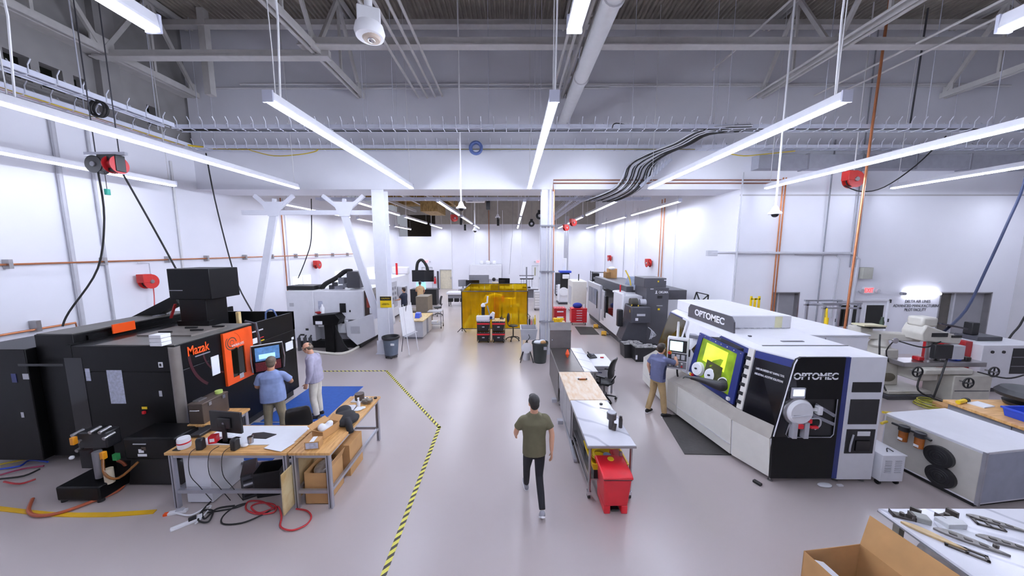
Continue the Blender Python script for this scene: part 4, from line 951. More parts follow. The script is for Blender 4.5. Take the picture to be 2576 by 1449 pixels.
# operator panel on an arm
pp_ = P(690, 905, 6.85)
op = sub('operator_panel', mz_, (-5.25, 6.78, 1.5), .75)
MB().box(-.26, .26, -.04, .06, -.3, .3).build('panel_housing', BLACKG, op, bevel=.02)
MB().box(-.21, .21, -.046, -.04, -.04, .25).build('panel_screen', mat('operator screen', '#3f5f86', .3, emit=.8, var=.5, scale=14), op)
MB().box(-.15, .13, -.05, -.046, 0, .1).build('screen_window', mat('screen window', '#8fc0f0', .3, emit=1., var=.1), op)
MB().box(-.22, .22, -.055, -.04, -.26, -.07).build('panel_keys', mat('red keypad', '#5a1518', .5, var=.5, scale=60), op)
MB().tube([(-.27, -.03, -.26), (-.29, -.08, 0), (-.27, -.03, .3), (.27, -.03, .3), (.29, -.08, 0), (.27, -.03, -.26)], .014, 8).build('grab_rail', STEEL, op)
MB().tube([(-.1, .06, .3), (-.14, .1, .75), (-.3, .25, .8)], .025, 8).build('panel_arm', DGREY, op)
# things on and in front of it
c = G(405, 868, MZ + .012)
for i in range(3): solo('parts_box', MB().box(c.x - .1, c.x + .1, c.y - .08, c.y + .08, MZ + .012 + i * .065, MZ + .072 + i * .065), WHITEP, ['lowest', 'middle', 'topmost'][i] + ' white carton of the stack on the black machine', 'box', 'white cartons', bevel=.006)
solo('floor_mat', MB().box(-5.6, -4.15, 6.85, 8.72, 0, .012), BLUEMAT, 'blue rubber floor mat lying farther along the machine', 'mat', bevel=.004)
solo('floor_mat', MB().box(-5.7, -4.35, 5.35, 6.8, 0, .012), BLUEMAT, 'darker blue floor mat half hidden behind the desk', 'mat', bevel=.004)

# ---------------------------------------------------------------- cart and pump in front of the black machine
t = thing('hydraulic_cart', 'black pump cart with filters and orange hose beside the machine', 'cart', G(150, 1230), world=True)
b0, b1 = G(80, 1250), G(205, 1255); b2 = G(280, 1190)
bx0, bx1, by0 = -7.05, -6.15, 4.35
MB().box(-6.85, -6.2, 4.5, 5.15, .04, .26).build('tank', BLACKP, t, bevel=.02)
for x, y in ((-6.8, 4.55), (-6.25, 4.55), (-6.8, 5.1), (-6.25, 5.1)): MB().cyl((x, y, 0), (x, y, .06), .04).build('foot', RUBBER, t)
MB().box(-6.6, -6.45, 4.8, 4.95, .26, 1.0).build('mast', BLACKP, t, bevel=.01)
MB().box(-6.75, -6.3, 4.75, 4.95, .72, .98).build('valve_manifold', BLACK, t, bevel=.02)
for x, z in ((-6.78, .95), (-6.7, .85), (-6.35, 1.0), (-6.3, .9), (-6.5, 1.0), (-6.75, .7)): MB().cyl((x, 4.72, z), (x, 4.86, z + .02), .028, n=10).build('fitting', STEEL, t, smooth=True)
MB().cyl((-6.38, 4.68, .3), (-6.38, 4.68, .72), .055, n=14).build('filter_tube', mat('filter grey', '#7d7b80', .4, .4), t, smooth=True)
MB().cyl((-6.22, 4.66, .22), (-6.22, 4.66, .45), .055, n=14).build('filter_cup', mat('filter cream', '#c9bda6', .5), t, smooth=True)
for x, z in ((-6.72, .9), (-6.3, .66)): MB().box(x - .03, x + .03, 4.66, 4.72, z - .07, z + .05).build('gauge', mat('amber', '#d98d17', .4), t, bevel=.01)
MB().tube([(-6.3, 4.68, .62), (-6.2, 4.6, .4), (-6.0, 4.6, .34), (-5.85, 4.75, .5)], .018, 8, 4).build('amber_hose', mat('amber hose', '#7a4a16', .4), t, smooth=True)
MB().ball((-6.78, 4.68, .62), .03).build('knob', WHITEP, t, smooth=True)
MB().box(-6.25, -6.18, 4.75, 4.8, .52, .62).build('tag', mat('green tag', '#2f8a4b', .5), t)
t = thing('coolant_unit', 'low black coolant unit with white labels next to the desk', 'machine', (-5.5, 5.0, 0), world=True)
MB().box(-6.12, -5.3, 4.8, 5.28, .5, .86).build('unit_box', BLACKP, t, bevel=.03)
MB().prism([(-6.2, .02), (-5.15, .02), (-5.15, .3), (-5.4, .5), (-6.1, .5)], 'xz', 4.86, 5.28).build('unit_base', BLACK, t, bevel=.02)
MB().cyl((-5.25, 4.86, .06), (-5.1, 4.86, .06), .06).build('wheel', RUBBER, t); MB().bar((-5.12, 4.84, .1), (-5.12, 4.84, .25), .02).build('lever', STEEL, t)
MB().box(-5.9, -5.76, 4.795, 4.8, .56, .6).build('label_plate', WHITEP, t); MB().box(-5.88, -5.8, 4.795, 4.8, .62, .68).build('label_plate', WHITEP, t); MB().box(-5.95, -5.75, 4.79, 4.8, .76, .775).build('handle', LGREY, t); MB().box(-5.83, -5.76, 4.795, 4.8, .66, .72).build('label_plate', BROWNM, t)
OH = mat('orange brown hose', '#a5502f', .45)
solo('floor_hose', MB().tube([G(275, 1155, .35), G(310, 1165, .3), G(322, 1195, .12), G(300, 1232, .03), G(230, 1262, .03), G(150, 1290, .03), G(95, 1297, .03), G(72, 1285, .03), G(82, 1255, .03)], .022, 8, 6), OH, 'orange brown hose looping on the floor in front of the pump cart', 'hose', smooth=True)
q = G(245, 1235); solo('floor_sheet', MB().prism([tuple(G(u, v))[:2] for u, v in ((183, 1245), (250, 1248), (288, 1222), (218, 1221))], 'xy', 0, .006), mat('dirty paper', '#c9c2b6', .8, var=.15, scale=12), 'dirty white sheet lying on the floor by the pump cart', 'paper')
ps = [G(u, v).xy for u, v in ((-20, 1272), (60, 1282), (130, 1289), (200, 1291), (280, 1290), (395, 1283))]; pe_ = [G(u, v).xy for u, v in ((-20, 1284), (60, 1293), (130, 1300), (200, 1302), (280, 1301), (385, 1293))]
vs = [(q.x, q.y, z) for z in (0, .01) for q in ps + pe_]; n_ = 6; fs = []
for i in range(5):
    for o, fl in ((0, 0), (12, 1)):
        f_ = (o + i, o + i + 1, o + 6 + i + 1, o + 6 + i); fs.append(f_)
    fs.append((i, i + 1, 12 + i + 1, 12 + i)); fs.append((6 + i, 6 + i + 1, 18 + i + 1, 18 + i))
fs += [(0, 6, 18, 12), (5, 11, 23, 17)]
solo('cable_cover', MB().add(vs, fs), mat('yellow strip', '#d9a916', .5, var=.06), 'flat yellow strip curving over the floor at lower left', 'floor strip')
for i, (pts, mm, nm) in enumerate((([(0, 1168), (40, 1160), (90, 1150)], YC, 'yellow'), ([(0, 1180), (50, 1172), (75, 1158), (120, 1162)], BLUE, 'blue'), ([(0, 1195), (55, 1180), (110, 1172)], mat('magenta cable', '#8c2a4a', .5), 'magenta'), ([(0, 1205), (60, 1197), (100, 1180)], RUBBER, 'black'), ([(10, 1212), (50, 1217), (90, 1205)], DRED, 'red'))):
    solo('floor_cable', MB().tube([G(u, v, .02 + .01 * i) for u, v in pts], .014, 6, 4), mm, nm + ' cable on the floor at the left edge of the room', 'cable', 'loose floor cables', smooth=True)

# ================================================================ DESK GROUP
TZ = .9
def alu_bench(name, label, x0, x1, y0, y1, wm, z=TZ, rails=True):
    t = thing(name, label, 'bench', ((x0 + x1) / 2, (y0 + y1) / 2, 0), world=True)
    MB().box(x0, x1, y0, y1, z - .04, z).build('worktop', wm, t, bevel=.004)
    e = .03
    for x in (x0 + e + .025, x1 - e - .025):
        for y in (y0 + e + .025, y1 - e - .025):
            l = MB().box(x - .03, x + .03, y - .03, y + .03, .0, z - .04).build('leg', ALU, t, bevel=.004)
            MB().box(x - .006, x + .006, y - .033, y - .0295, .02, z - .06).build('slot', DGREY, l)
    for y in (y0 + e + .025, y1 - e - .025):
        MB().box(x0 + e, x1 - e, y - .02, y + .02, z - .1, z - .04).build('apron_rail', ALU, t); MB().box(x0 + e, x1 - e, y - .02, y + .02, .24, .29).build('low_rail', ALU, t)
    for x in (x0 + e + .025, x1 - e - .025):
        MB().box(x - .02, x + .02, y0 + e, y1 - e, z - .1, z - .04).build('apron_rail', ALU, t); MB().box(x - .02, x + .02, y0 + e, y1 - e, .24, .29).build('low_rail', ALU, t)
    return t
alu_bench('work_desk', 'wooden desk with aluminium frame carrying the black monitor', -5.0, -3.24, 4.37, 5.12, OAK)
alu_bench('side_bench', 'long narrow wooden bench with cardboard boxes and black jacket', -3.22, -2.62, 4.37, 6.2, OAKY)
alu_bench('rear_bench', 'low wooden bench under the brown steel case', -5.45, -4.86, 5.16, 5.75, OAKY, .88)
# brown case with tape roll
t = thing('tool_case', 'brown steel tool case standing on the rear bench', 'case', (-5.0, 5.5, .88), world=True)
MB().box(-5.42, -5.18, 5.18, 5.68, .881, 1.2).build('case_body', BROWNM, t, bevel=.008); MB().box(-5.425, -5.175, 5.175, 5.685, 1.2, 1.24).build('case_lid', BROWNM, t, bevel=.008)
for y in (5.28, 5.55): MB().box(-5.175, -5.16, y, y + .05, 1.16, 1.22).build('latch', STEEL, t)
MB().tube([(-5.38, 5.18, 1.12), (-5.36, 5.15, 1.13), (-5.26, 5.15, 1.13), (-5.24, 5.18, 1.12)], .01, 6).build('handle', STEEL, t)
MB().box(-5.4, -5.3, 5.25, 5.4, 1.24, 1.26).build('metal_tray', STEEL, t)
solo('tape_roll', MB().lathe([(.035, 0), (.055, 0), (.055, .05), (.035, .05)], (-5.27, 5.6, 1.241), 'z', 24), mat('lime tape', '#b9cf6e', .5), 'lime green tape roll on the brown case', 'tape', smooth=True)
# monitor
def monitor(label, loc, rz, w_=.52, h=.32, stand=True, scr=BLACKG, group='monitors'):
    t = thing('monitor', label, 'monitor', loc, rz, group)
    z0 = .14
    MB().box(-w_ / 2, w_ / 2, -.02, .02, z0, z0 + h).build('panel', BLACK, t, bevel=.008)
    MB().box(-w_ / 2 + .012, w_ / 2 - .012, -.024, -.02, z0 + .02, z0 + h - .012).build('screen', scr, t)
    MB().box(-.11, .11, .02, .05, z0 + .08, z0 + .24).build('back_cover', BLACK, t, bevel=.012)
    MB().box(-.03, .03, .03, .055, .012, z0 + .15).build('stand_neck', BLACK, t)
    MB().box(-.13, .13, -.1, .1, 0, .012).build('stand_base', BLACK, t, bevel=.004)
    return t
mo = monitor('black desktop monitor seen from behind on the wooden desk', (-4.34, 4.68, TZ), PI - .15, .54, .33)
MB().lathe([(.0, .0), (.018, 0), (.018, .003), (0, .003)], (0, .052, .3), 'y', 16).build('badge', MGREY, mo)
solo('desk_board', MB().box(-4.72, -3.3, 4.56, 5.08, TZ, TZ + .012), PAPER, 'large white board lying across the wooden desk', 'board', bevel=.002)
solo('paper_sheets', MB().box(-3.62, -3.3, 4.43, 4.66, TZ + .0125, TZ + .016).rot(-.25, 'Z', (-3.5, 4.5, 0)), PAPER, 'printed sheets at the front edge of the white board', 'paper')
solo('mouse_pad', MB().prism([(-4.05, 4.72), (-3.78, 4.7), (-3.7, 4.82), (-3.95, 4.88), (-4.1, 4.85)], 'xy', TZ + .0125, TZ + .02), BLACK, 'dark mouse pad beside the desktop monitor', 'mouse pad')
def speaker(x, y, rz, label):
    t = thing('desk_speaker', label, 'speaker', (x, y, TZ), rz, 'desk speakers')
    MB().prism([(-.05, 0), (.04, 0), (.03, .17), (-.02, .18), (-.05, .15)], 'yz', -.045, .045).build('body', BLACK, t, bevel=.015); MB().box(-.03, .03, .04, .045, .03, .14).build('grille', DGREY, t)
speaker(-4.55, 4.47, .15, 'left black speaker at the desk edge'); speaker(-4.04, 4.46, -.2, 'right black speaker at the desk edge')
t = thing('plastic_tub', 'white plastic tub with red band on the desk corner', 'tub', (-4.83, 4.5, TZ))
MB().lathe([(.062, 0), (.075, .01), (.078, .14), (.07, .16), (.03, .165)], (0, 0, 0), 'z', 24).build('body', WHITEP, t, smooth=True); MB().lathe([(.0785, .08), (.0792, .08), (.0792, .1), (.0785, .1)], (0, 0, 0), 'z', 24).build('red_band', RED, t); MB().lathe([(.078, .03), (.0788, .03), (.0788, .09), (.078, .09)], (0, 0, 0), 'z', 24).build('label_band', PAPER, t)
t = thing('cup_box', 'red and white box behind the left speaker', 'box', (-4.5, 4.62, TZ + .013), .3)
MB().box(-.05, .05, -.05, .05, 0, .11).build('carton', RED, t, bevel=.004); MB().box(-.03, .03, -.052, -.05, .03, .08).build('label_plate', WHITEP, t)
solo('metal_cup', MB().lathe([(.035, 0), (.04, .1), (.034, .1), (.03, .01)], (-3.93, 4.6, TZ + .013), 'z', 18), STEEL, 'brushed metal cup beside the right speaker', 'cup', smooth=True)
solo('computer_mouse', MB().ball((-3.96, 4.52, TZ + .025), (.05, .035, .025)), WHITEP, 'white computer mouse by the right speaker', 'mouse', smooth=True)
solo('pink_tub', MB().lathe([(.05, 0), (.055, .1), (.05, .11)], (-4.8, 5.0, TZ), 'z', 18), mat('pale pink', '#d3a9a2', .5), 'pink plastic tub at the back of the desk', 'tub', smooth=True)
solo('black_tray', MB().box(-5.0, -4.84, 4.75, 5.05, TZ, TZ + .05), BLACK, 'black tray at the left edge of the desk', 'tray', bevel=.01)
solo('dark_pad', MB().box(-4.93, -4.82, 4.42, 4.52, TZ, TZ + .01), RUBBER, 'dark pad under the white tub', 'pad')
solo('paper_sheet', remesh(MB().ball((-4.55, 4.8, TZ + .03), (.1, .1, .025)).ball((-4.42, 4.78, TZ + .025), (.09, .08, .02)).build('crumpled_wrap', PAPER), .012, 2) and MB().box(-4.5, -4.3, 4.72, 4.88, TZ + .0125, TZ + .018), PAPER, 'white sheets behind the red box', 'paper')
for o in [o for o in COL.objects if o.name.startswith('crumpled_wrap') and 'label' not in o]: tag(o, 'white crumpled wrapping on the desk board', 'wrapping')
# things on the side bench
def open_box(name, label, loc, rz, sx, sy, sz, m=CARD, mi=CARDD, flaps=(1, 1, 1, 1), fl=.5, group='cardboard boxes', ang=.6):
    t = thing(name, label, 'box', loc, rz, group); a, b, c = sx / 2, sy / 2, .006
    MB().box(-a, a, -b, b, 0, c).build('bottom', mi, t)
    MB().box(-a, -a + c, -b, b, 0, sz).build('side', m, t); MB().box(a - c, a, -b, b, 0, sz).build('side', m, t); MB().box(-a, a, -b, -b + c, 0, sz).build('side', m, t); MB().box(-a, a, b - c, b, 0, sz).build('side', m, t)
    L = min(sx, sy) * fl
    for k, (px_, py_, ax_) in enumerate(((-a, 0, 'y-'), (a, 0, 'y+'), (0, -b, 'x-'), (0, b, 'x+'))):
        if not flaps[k]: continue
        o = MB()
        if 'y' in ax_:
            o.box(0, L, -b, b, -.003, .003); o.rot(-ang if ax_ == 'y+' else -(PI - ang), 'Y'); o.mv((px_, 0, sz))
        else:
            o.box(-a, a, 0, L, -.003, .003); o.rot(ang if ax_ == 'x+' else PI - ang, 'X'); o.mv((0, py_, sz))
        o.build('flap', m, t)
    return t
ob = open_box('shipping_box', 'open cardboard box with crumpled paper on the side bench', (-2.95, 4.88, TZ), -.25, .2, .34, .13, fl=.5, flaps=(1, 0, 1, 1))
remesh(MB().ball((0, 0, .1), (.08, .12, .05)).ball((.02, .05, .14), (.05, .06, .05)).ball((-.03, -.06, .13), (.05, .06, .06)).build('paper_filling', PAPER, ob), .016, 1)
t = thing('small_carton', 'small cardboard carton with printed label on the side bench', 'box', (-2.93, 4.52, TZ), .15)
MB().box(-.1, .1, -.07, .07, 0, .12).build('carton', CARD, t, bevel=.003); MB().box(-.085, .085, -.073, -.07, .015, .105).build('label', SHEET, t); MB().box(-.03, .03, -.07, .07, .12, .122).build('tape_strip', PAPER, t)
jk = MB().ball((-2.86, 5.28, TZ + .07), (.17, .19, .08)).ball((-2.78, 5.12, TZ + .05), (.15, .12, .055)).ball((-2.95, 5.42, TZ + .09), (.12, .15, .09)).ball((-2.7, 5.22, TZ + .06), (.1, .16, .06))
limb(jk, [(-2.75, 5.15, TZ + .07), (-2.66, 5.02, TZ + .05), (-2.6, 4.95, TZ - .04)], [.06, .055, .05])
solo_ = remesh(jk.build('jacket', cloth('black jacket cloth', '#1b1a1c', .5)), .014, 3); tag(solo_, 'crumpled black jacket lying on the side bench', 'jacket')
for i, (c_, h) in enumerate((('#26242a', .035), ('#dcdce2', .03))): solo('bench_book', MB().box(-3.02, -2.86, 5.5, 5.7, TZ + .001 + .036 * i, TZ + .036 * i + h).rot(.1 * i, 'Z', (-2.94, 5.6, 0)), mat('book ' + c_, c_, .5), ['dark', 'white'][i] + ' book stacked behind the black jacket', 'book')
solo('dark_ring', MB().lathe([(.055, 0), (.085, 0), (.085, .12), (.055, .12)], (-2.95, 6.02, TZ + .02), 'z', 26), BROWNM, 'dark round metal ring part at the far end of the side bench', 'part', smooth=True)
solo('white_plate', MB().box(-3.08, -2.82, 5.92, 6.12, TZ, TZ + .018), WHITEP, 'white plate under the dark ring part', 'plate')
pt = MB()
for i in range(9): pt.cb((-2.76 + random.uniform(-.07, .07), 5.92 + random.uniform(-.06, .06), TZ + .03 + .03 * random.random()), (.06, .05, .05)); 
for i in range(6): pt.cyl((-2.76, 5.92, TZ + .04), (-2.76 + .1 * math.cos(i), 5.92 + .1 * math.sin(i), TZ + .06), .012, n=8)
solo('machined_part', pt, mat('grey casting', '#7d7468', .5, .5, var=.2), 'rough grey machined casting at the far end of the side bench', 'part')
solo('spray_bottle', MB().lathe([(.03, 0), (.035, .07), (.018, .1), (.015, .14), (.02, .16)], (-2.86, 5.78, TZ), 'z', 16), WHITEP, 'white bottle behind the jacket on the side bench', 'bottle', smooth=True)
solo('bottle_cap', remesh(MB().ball((-2.82, 5.66, TZ + .01), (.1, .09, .014)).ball((-2.75, 5.7, TZ + .012), (.06, .05, .016)).build('rag', PAPER), .012, 1) and MB().cyl((-2.68, 6.1, TZ), (-2.68, 6.1, TZ + .025), .03), BLACK, 'small black cap at the far corner of the side bench', 'cap')
for o in [o for o in COL.objects if o.name.startswith('rag') and 'label' not in o]: tag(o, 'white paper rag on the side bench', 'rag')
# below the desk
t = thing('white_tower', 'white cabinet standing under the desk', 'cabinet', (-4.68, 4.75, 0), world=True)
MB().box(-4.88, -4.5, 4.5, 5.1, .02, .74).build('cabinet_body', WHITE, t, bevel=.006); MB().box(-4.86, -4.52, 4.495, 4.5, .27, .275).build('seam', LGREY, t); MB().box(-4.86, -4.52, 4.52, 5.08, 0, .02).build('base', DGREY, t)
t = thing('computer_tower', 'black computer tower under the desk with cables at the back', 'computer', (-4.15, 4.78, 0), .6)
MB().box(-.09, .09, -.22, .22, .0, .4).build('case', BLACK, t, bevel=.006); MB().box(-.08, .08, -.224, -.22, .02, .38).build('back_panel', DGREY, t)
for i in range(5): MB().box(-.06, .05, -.23, -.224, .05 + .06 * i, .08 + .06 * i).build('port', LGREY if i % 2 else BLACK, t)
bn = MB(); a0 = [(-.15, -.2), (.15, -.2), (.15, .2), (-.15, .2)]
def tub(label, loc, rz, sx, sy, h, m, name='waste_bin', tp=.85, cat='bin', group=None, wall=.008):
    t = thing(name, label, cat, loc, rz, group)
    def R(f, z): return [(-sx / 2 * f, -sy / 2 * f, z), (sx / 2 * f, -sy / 2 * f, z), (sx / 2 * f, sy / 2 * f, z), (-sx / 2 * f, sy / 2 * f, z)]
    fi = 1 - 2 * wall / sx
    MB().loft([R(tp, 0), R(1, h), R(fi, h), R(tp * fi, .01)]).build('shell', m, t, bevel=.006)
    MB().box(-sx / 2 - .012, sx / 2 + .012, -sy / 2 - .012, -sy / 2 + .003, h - .03, h).box(-sx / 2 - .012, sx / 2 + .012, sy / 2 - .003, sy / 2 + .012, h - .03, h).box(-sx / 2 - .012, -sx / 2 + .003, -sy / 2, sy / 2, h - .03, h).box(sx / 2 - .003, sx / 2 + .012, -sy / 2, sy / 2, h - .03, h).build('rim', m, t)
    return t
tub('black plastic waste bin under the wooden desk', (-3.8, 4.76, 0), .25, .36, .3, .42, BLACK)
solo('leaning_board', MB().box(-3.235, -3.215, 4.2, 5.4, .0, .62).rot(.02, 'Y'), PINE, 'pine board leaning beside the side bench legs', 'board')
bx_ = open_box('floor_box', 'tall open cardboard box under the side bench', (-2.93, 4.72, 0), 0, .34, .46, .5, fl=.4, flaps=(0, 1, 0, 1), ang=1.2)
remesh(MB().ball((0, 0, .45), (.13, .18, .06)).build('packing_wrap', mat('grey plastic wrap', '#9a9188', .35, var=.2, scale=20), bx_), .02, 1)
solo('floor_carton', MB().box(-3.1, -2.72, 5.1, 5.55, 0, .55), CARD, 'closed cardboard box behind the open one under the side bench', 'box', bevel=.004)
# cords below the desk
def cord(name, label, uv, r, m, z=.02, sm=6): return solo(name, MB().tube([G(u, v, z) for u, v in uv], r, 6, sm), m, label, 'cord', 'floor cords', smooth=True)
REDC = mat('red cord', '#b02a2e', .5)
cord('extension_cord', 'red air cord coiled below the desk', [(690, 1280), (660, 1262), (625, 1262), (620, 1282), (650, 1293), (690, 1288), (690, 1270), (655, 1265), (632, 1275), (650, 1290), (680, 1282), (700, 1275), (708, 1300), (706, 1325), (735, 1334), (770, 1320), (783, 1300), (772, 1285), (745, 1280)], .012, REDC, .02)
cord('extension_cord', 'black cord looping out beyond the desk front', [(520, 1290), (590, 1278), (620, 1266), (590, 1275), (560, 1300), (562, 1318), (610, 1315), (660, 1295), (685, 1280)], .01, RUBBER, .015)
cord('extension_cord', 'white power cord below the desk', [(440, 1290), (480, 1296), (520, 1275), (530, 1275), (505, 1305), (490, 1318)], .011, WHITEP, .025)
cord('extension_cord', 'tangled black cords under the computer tower', [(530, 1262), (505, 1290), (500, 1310), (525, 1312), (535, 1285), (510, 1285), (515, 1305), (545, 1280), (590, 1272)], .012, RUBBER, .03)
t = thing('power_strip', 'white power strip lying on the floor in front of the desk', 'power strip', G(470, 1320), .75)
MB().box(-.16, .16, -.025, .025, 0, .04).build('strip_body', WHITEP, t, bevel=.006); MB().box(.02, .1, -.02, .02, .04, .08).build('plug', BLACK, t); MB().box(.11, .16, -.02, .02, .04, .07).build('plug', WHITEP, t)
t = thing('power_strip', 'white adapter with orange plug by the desk leg', 'power strip', G(450, 1290), .3)
MB().box(-.12, .1, -.03, .03, 0, .035).build('strip_body', WHITEP, t, bevel=.006); MB().box(-.17, -.12, -.025, .025, 0, .03).build('plug', ORANGE, t); MB().box(-.03, .06, -.02, .03, .035, .05).build('adapter', LGREY, t)
for i, (u, nm) in enumerate(((497, 'left speaker'), (545, 'monitor'), (578, 'right speaker'))):
    a = G(u, 1128, TZ); solo('desk_cable', MB().tube([a + Vector((0, .04, .01)), a + Vector((0, -.12, -.01)), (a.x, 4.33, .6), (a.x + .05, 4.4, .35), (a.x + .1, 4.5, .05)], .0045, 6, 5), RUBBER, 'thin black cable hanging from the ' + nm, 'cable', 'desk cables', smooth=True)
# office chair factory
def office_chair(label, loc, rz, arms=True, mesh_back=True, group='office chairs', seat_h=.48, back_h=.55, m=BLACK, h=1.):
    t = thing('office_chair', label, 'chair', loc, rz, group)
    remesh(MB().ball((0, 0, seat_h), (.25, .24, .05)).box(-.2, .2, -.18, .18, seat_h - .04, seat_h + .03).build('seat', m, t), .014, 3)
    rows = []
    for i in range(7):
        f = i / 6; wd = .21 * (1 - .25 * abs(f - .45) ** 1.5 * 2); y = -.2 - .1 * f + .05 * math.sin(f * 3); z = seat_h + .12 + back_h * f
        rows.append([(-wd, y + .03, z), (-wd * .5, y - .02, z), (wd * .5, y - .02, z), (wd, y + .03, z), (wd, y + .07, z), (wd * .5, y + .02, z), (-wd * .5, y + .02, z), (-wd, y + .07, z)])
    b = MB().loft(rows).build('backrest', m, t, smooth=True); sb = b.modifiers.new('s', 'SUBSURF'); sb.levels = sb.render_levels = 1
    MB().bar((0, -.15, seat_h - .04), (0, -.27, seat_h + .2), .06, .025).build('back_post', BLACK, t)
    MB().cyl((0, 0, .1), (0, 0, seat_h - .04), .028).build('gas_column', STEEL, t, smooth=True)
    for k in range(5):
        a = 2 * PI * k / 5 + .3; c_, s_ = math.cos(a), math.sin(a)
        l = MB().tube([(0, 0, .12), (.15 * c_, .15 * s_, .1), (.29 * c_, .29 * s_, .075)], [.03, .022, .018], 8).build('base_leg', BLACK, t, smooth=True)
        MB().lathe([(.01, -.025), (.03, -.025), (.03, .025), (.01, .025)], (.29 * c_, .29 * s_, .032), 'x', 12).build('caster', BLACK, l)
    if arms:
        for s_ in (-1, 1):
            MB().tube([(s_ * .2, 0, seat_h - .03), (s_ * .29, 0, seat_h), (s_ * .3, 0, seat_h + .2)], .018, 8).build('arm_post', BLACK, t, smooth=True); MB().box(s_ * .3 - .04, s_ * .3 + .04, -.13, .13, seat_h + .2, seat_h + .23).build('armrest', BLACK, t, bevel=.01)
    t.scale = (h, h, h); return t
office_chair('black office chair behind the wooden desk', (-3.78, 5.5, 0), .5)
# ================================================================ LARGE WHITE PRINTER
FY = 4.93
op_ = thing('metal_printer', 'large white and black metal printer with glove ports and slanted sides', 'machine', (5.0, 6.9, 0), world=True)
#        y    bottom knee  shelf  top
ST = [(4.93, 4.22, 4.17, 4.27, 4.47), (5.55, 3.98, 3.95, 4.04, 4.18), (7.35, 3.66, 3.66, 3.98, 4.24), (9.0, 3.75, 3.75, 4.1, 4.45)]
KZ, SZ_, TZ_ = .76, .97, 2.1
def stat(y):
    for a, b in zip(ST, ST[1:]):
        if a[0] <= y <= b[0]: f = (y - a[0]) / (b[0] - a[0]); return [a[i] + (b[i] - a[i]) * f for i in range(5)]
def skin_(y0, y1, k0, k1, z0, z1, off=0., th=.02):
    """slab following the machine's side between two heights of its profile"""
    ys = sorted({y0, y1} | {s_[0] for s_ in ST if y0 < s_[0] < y1}); rings = []
    for y in ys:
        s_ = stat(y); xa, xb = s_[k0] - off, s_[k1] - off
        rings.append([(xa, y, z0), (xb, y, z1), (xb + th, y, z1), (xa + th, y, z0)])
    return MB().loft(rings)
core = []
for y in (4.94, 5.55, 7.35, 9.0):
    s_ = stat(y); core.append([(s_[1] + .02, y, .1), (s_[2] + .02, y, KZ), (s_[3] + .03, y, SZ_), (s_[4] + .03, y, TZ_ - .01), (s_[4] + .16, y, 2.14), (5.84, y, 2.14), (5.84, y, .1)])
MB().loft(core).build('body', WHITE, op_)
skin_(4.95, 5.53, 1, 2, .1, KZ).build('lower_panel', CREAM, op_); skin_(5.56, 7.0, 1, 2, .1, KZ).build('lower_panel', CREAM, op_); skin_(7.02, 9.0, 1, 2, .1, KZ).build('lower_panel', CREAM, op_)
skin_(5.56, 9.0, 1, 2, .28, .285, .003).build('panel_seam', LGREY, op_)
skin_(4.95, 9.0, 2, 3, KZ, SZ_).build('sill', mat('warm grey sill', '#9b948c', .4), op_)
skin_(4.96, 5.46, 3, 4, SZ_, TZ_ - .03, .004).build('dark_panel', BLACKG, op_)
skin_(4.96, 5.46, 3, 4, 1.93, TZ_ - .03, .01) if False else None
def slant(y, z, off=.0):
    s_ = stat(y); f = (z - SZ_) / (TZ_ - SZ_); return Vector((s_[3] + (s_[4] - s_[3]) * f - off, y, z))
def patch(y0, y1, z0, z1, off, th, m_, name, par=op_):
    r = []
    for y in (y0, y1):
        a, b = slant(y, z0, off), slant(y, z1, off); r.append([a, b, b + Vector((th, 0, 0)), a + Vector((th, 0, 0))])
    return MB().loft(r).build(name, m_, par)
patch(4.96, 5.46, 1.95, 2.07, .008, .004, NAVY, 'blue_band')
patch(5.47, 5.56, SZ_ + .02, TZ_ - .02, .02, .02, CREAM, 'hinge_post')
for i in range(6): patch(5.5, 5.58, 1.08 + .16 * i, 1.14 + .16 * i, .03, .012, BLACK, 'hinge')
patch(5.58, 9.0, SZ_, TZ_ - .03, .004, .004, BLACKG, 'dark_panel')
patch(7.9, 9.0, SZ_, TZ_ - .05, .006, .003, mat('olive glass', '#3a3012', .1, var=.2, scale=3), 'olive_pane')
patch(5.58, 9.0, 1.98, 2.07, .007, .003, NAVY, 'blue_band')
patch(7.78, 7.84, 1.3, TZ_ - .03, .02, .02, WHITE, 'door_edge')
# glove window: blue frame, lit green interior painted as glow on the pane
fr = patch(5.64, 7.08, 1.0, 1.1, .03, .03, NAVY, 'window_frame'); patch(5.64, 7.08, 1.9, 1.97, .03, .03, NAVY, 'frame_rail', fr); patch(5.64, 5.8, 1.1, 1.9, .03, .03, NAVY, 'frame_stile', fr); patch(6.93, 7.08, 1.1, 1.9, .03, .03, NAVY, 'frame_stile', fr)
patch(5.8, 6.93, 1.1, 1.9, .012, .006, mat('lime lit chamber', '#6f8a16', .25, emit=.28, var=.6, scale=3.2), 'lit_pane', fr)
patch(6.05, 6.75, 1.45, 1.84, .018, .004, mat('lime lit patch', '#b9d03a', .25, emit=.7, var=.25, scale=3), 'lit_glow', fr)
patch(6.1, 6.6, 1.2, 1.52, .02, .004, mat('dark chamber part', '#3c3f18', .4, var=.4, scale=7), 'chamber_part', fr)
for i in range(8): q = slant(5.7 + .19 * i, 1.94, .035); MB().ball(q, .014, 8, 6).build('bolt', CHROME, fr)
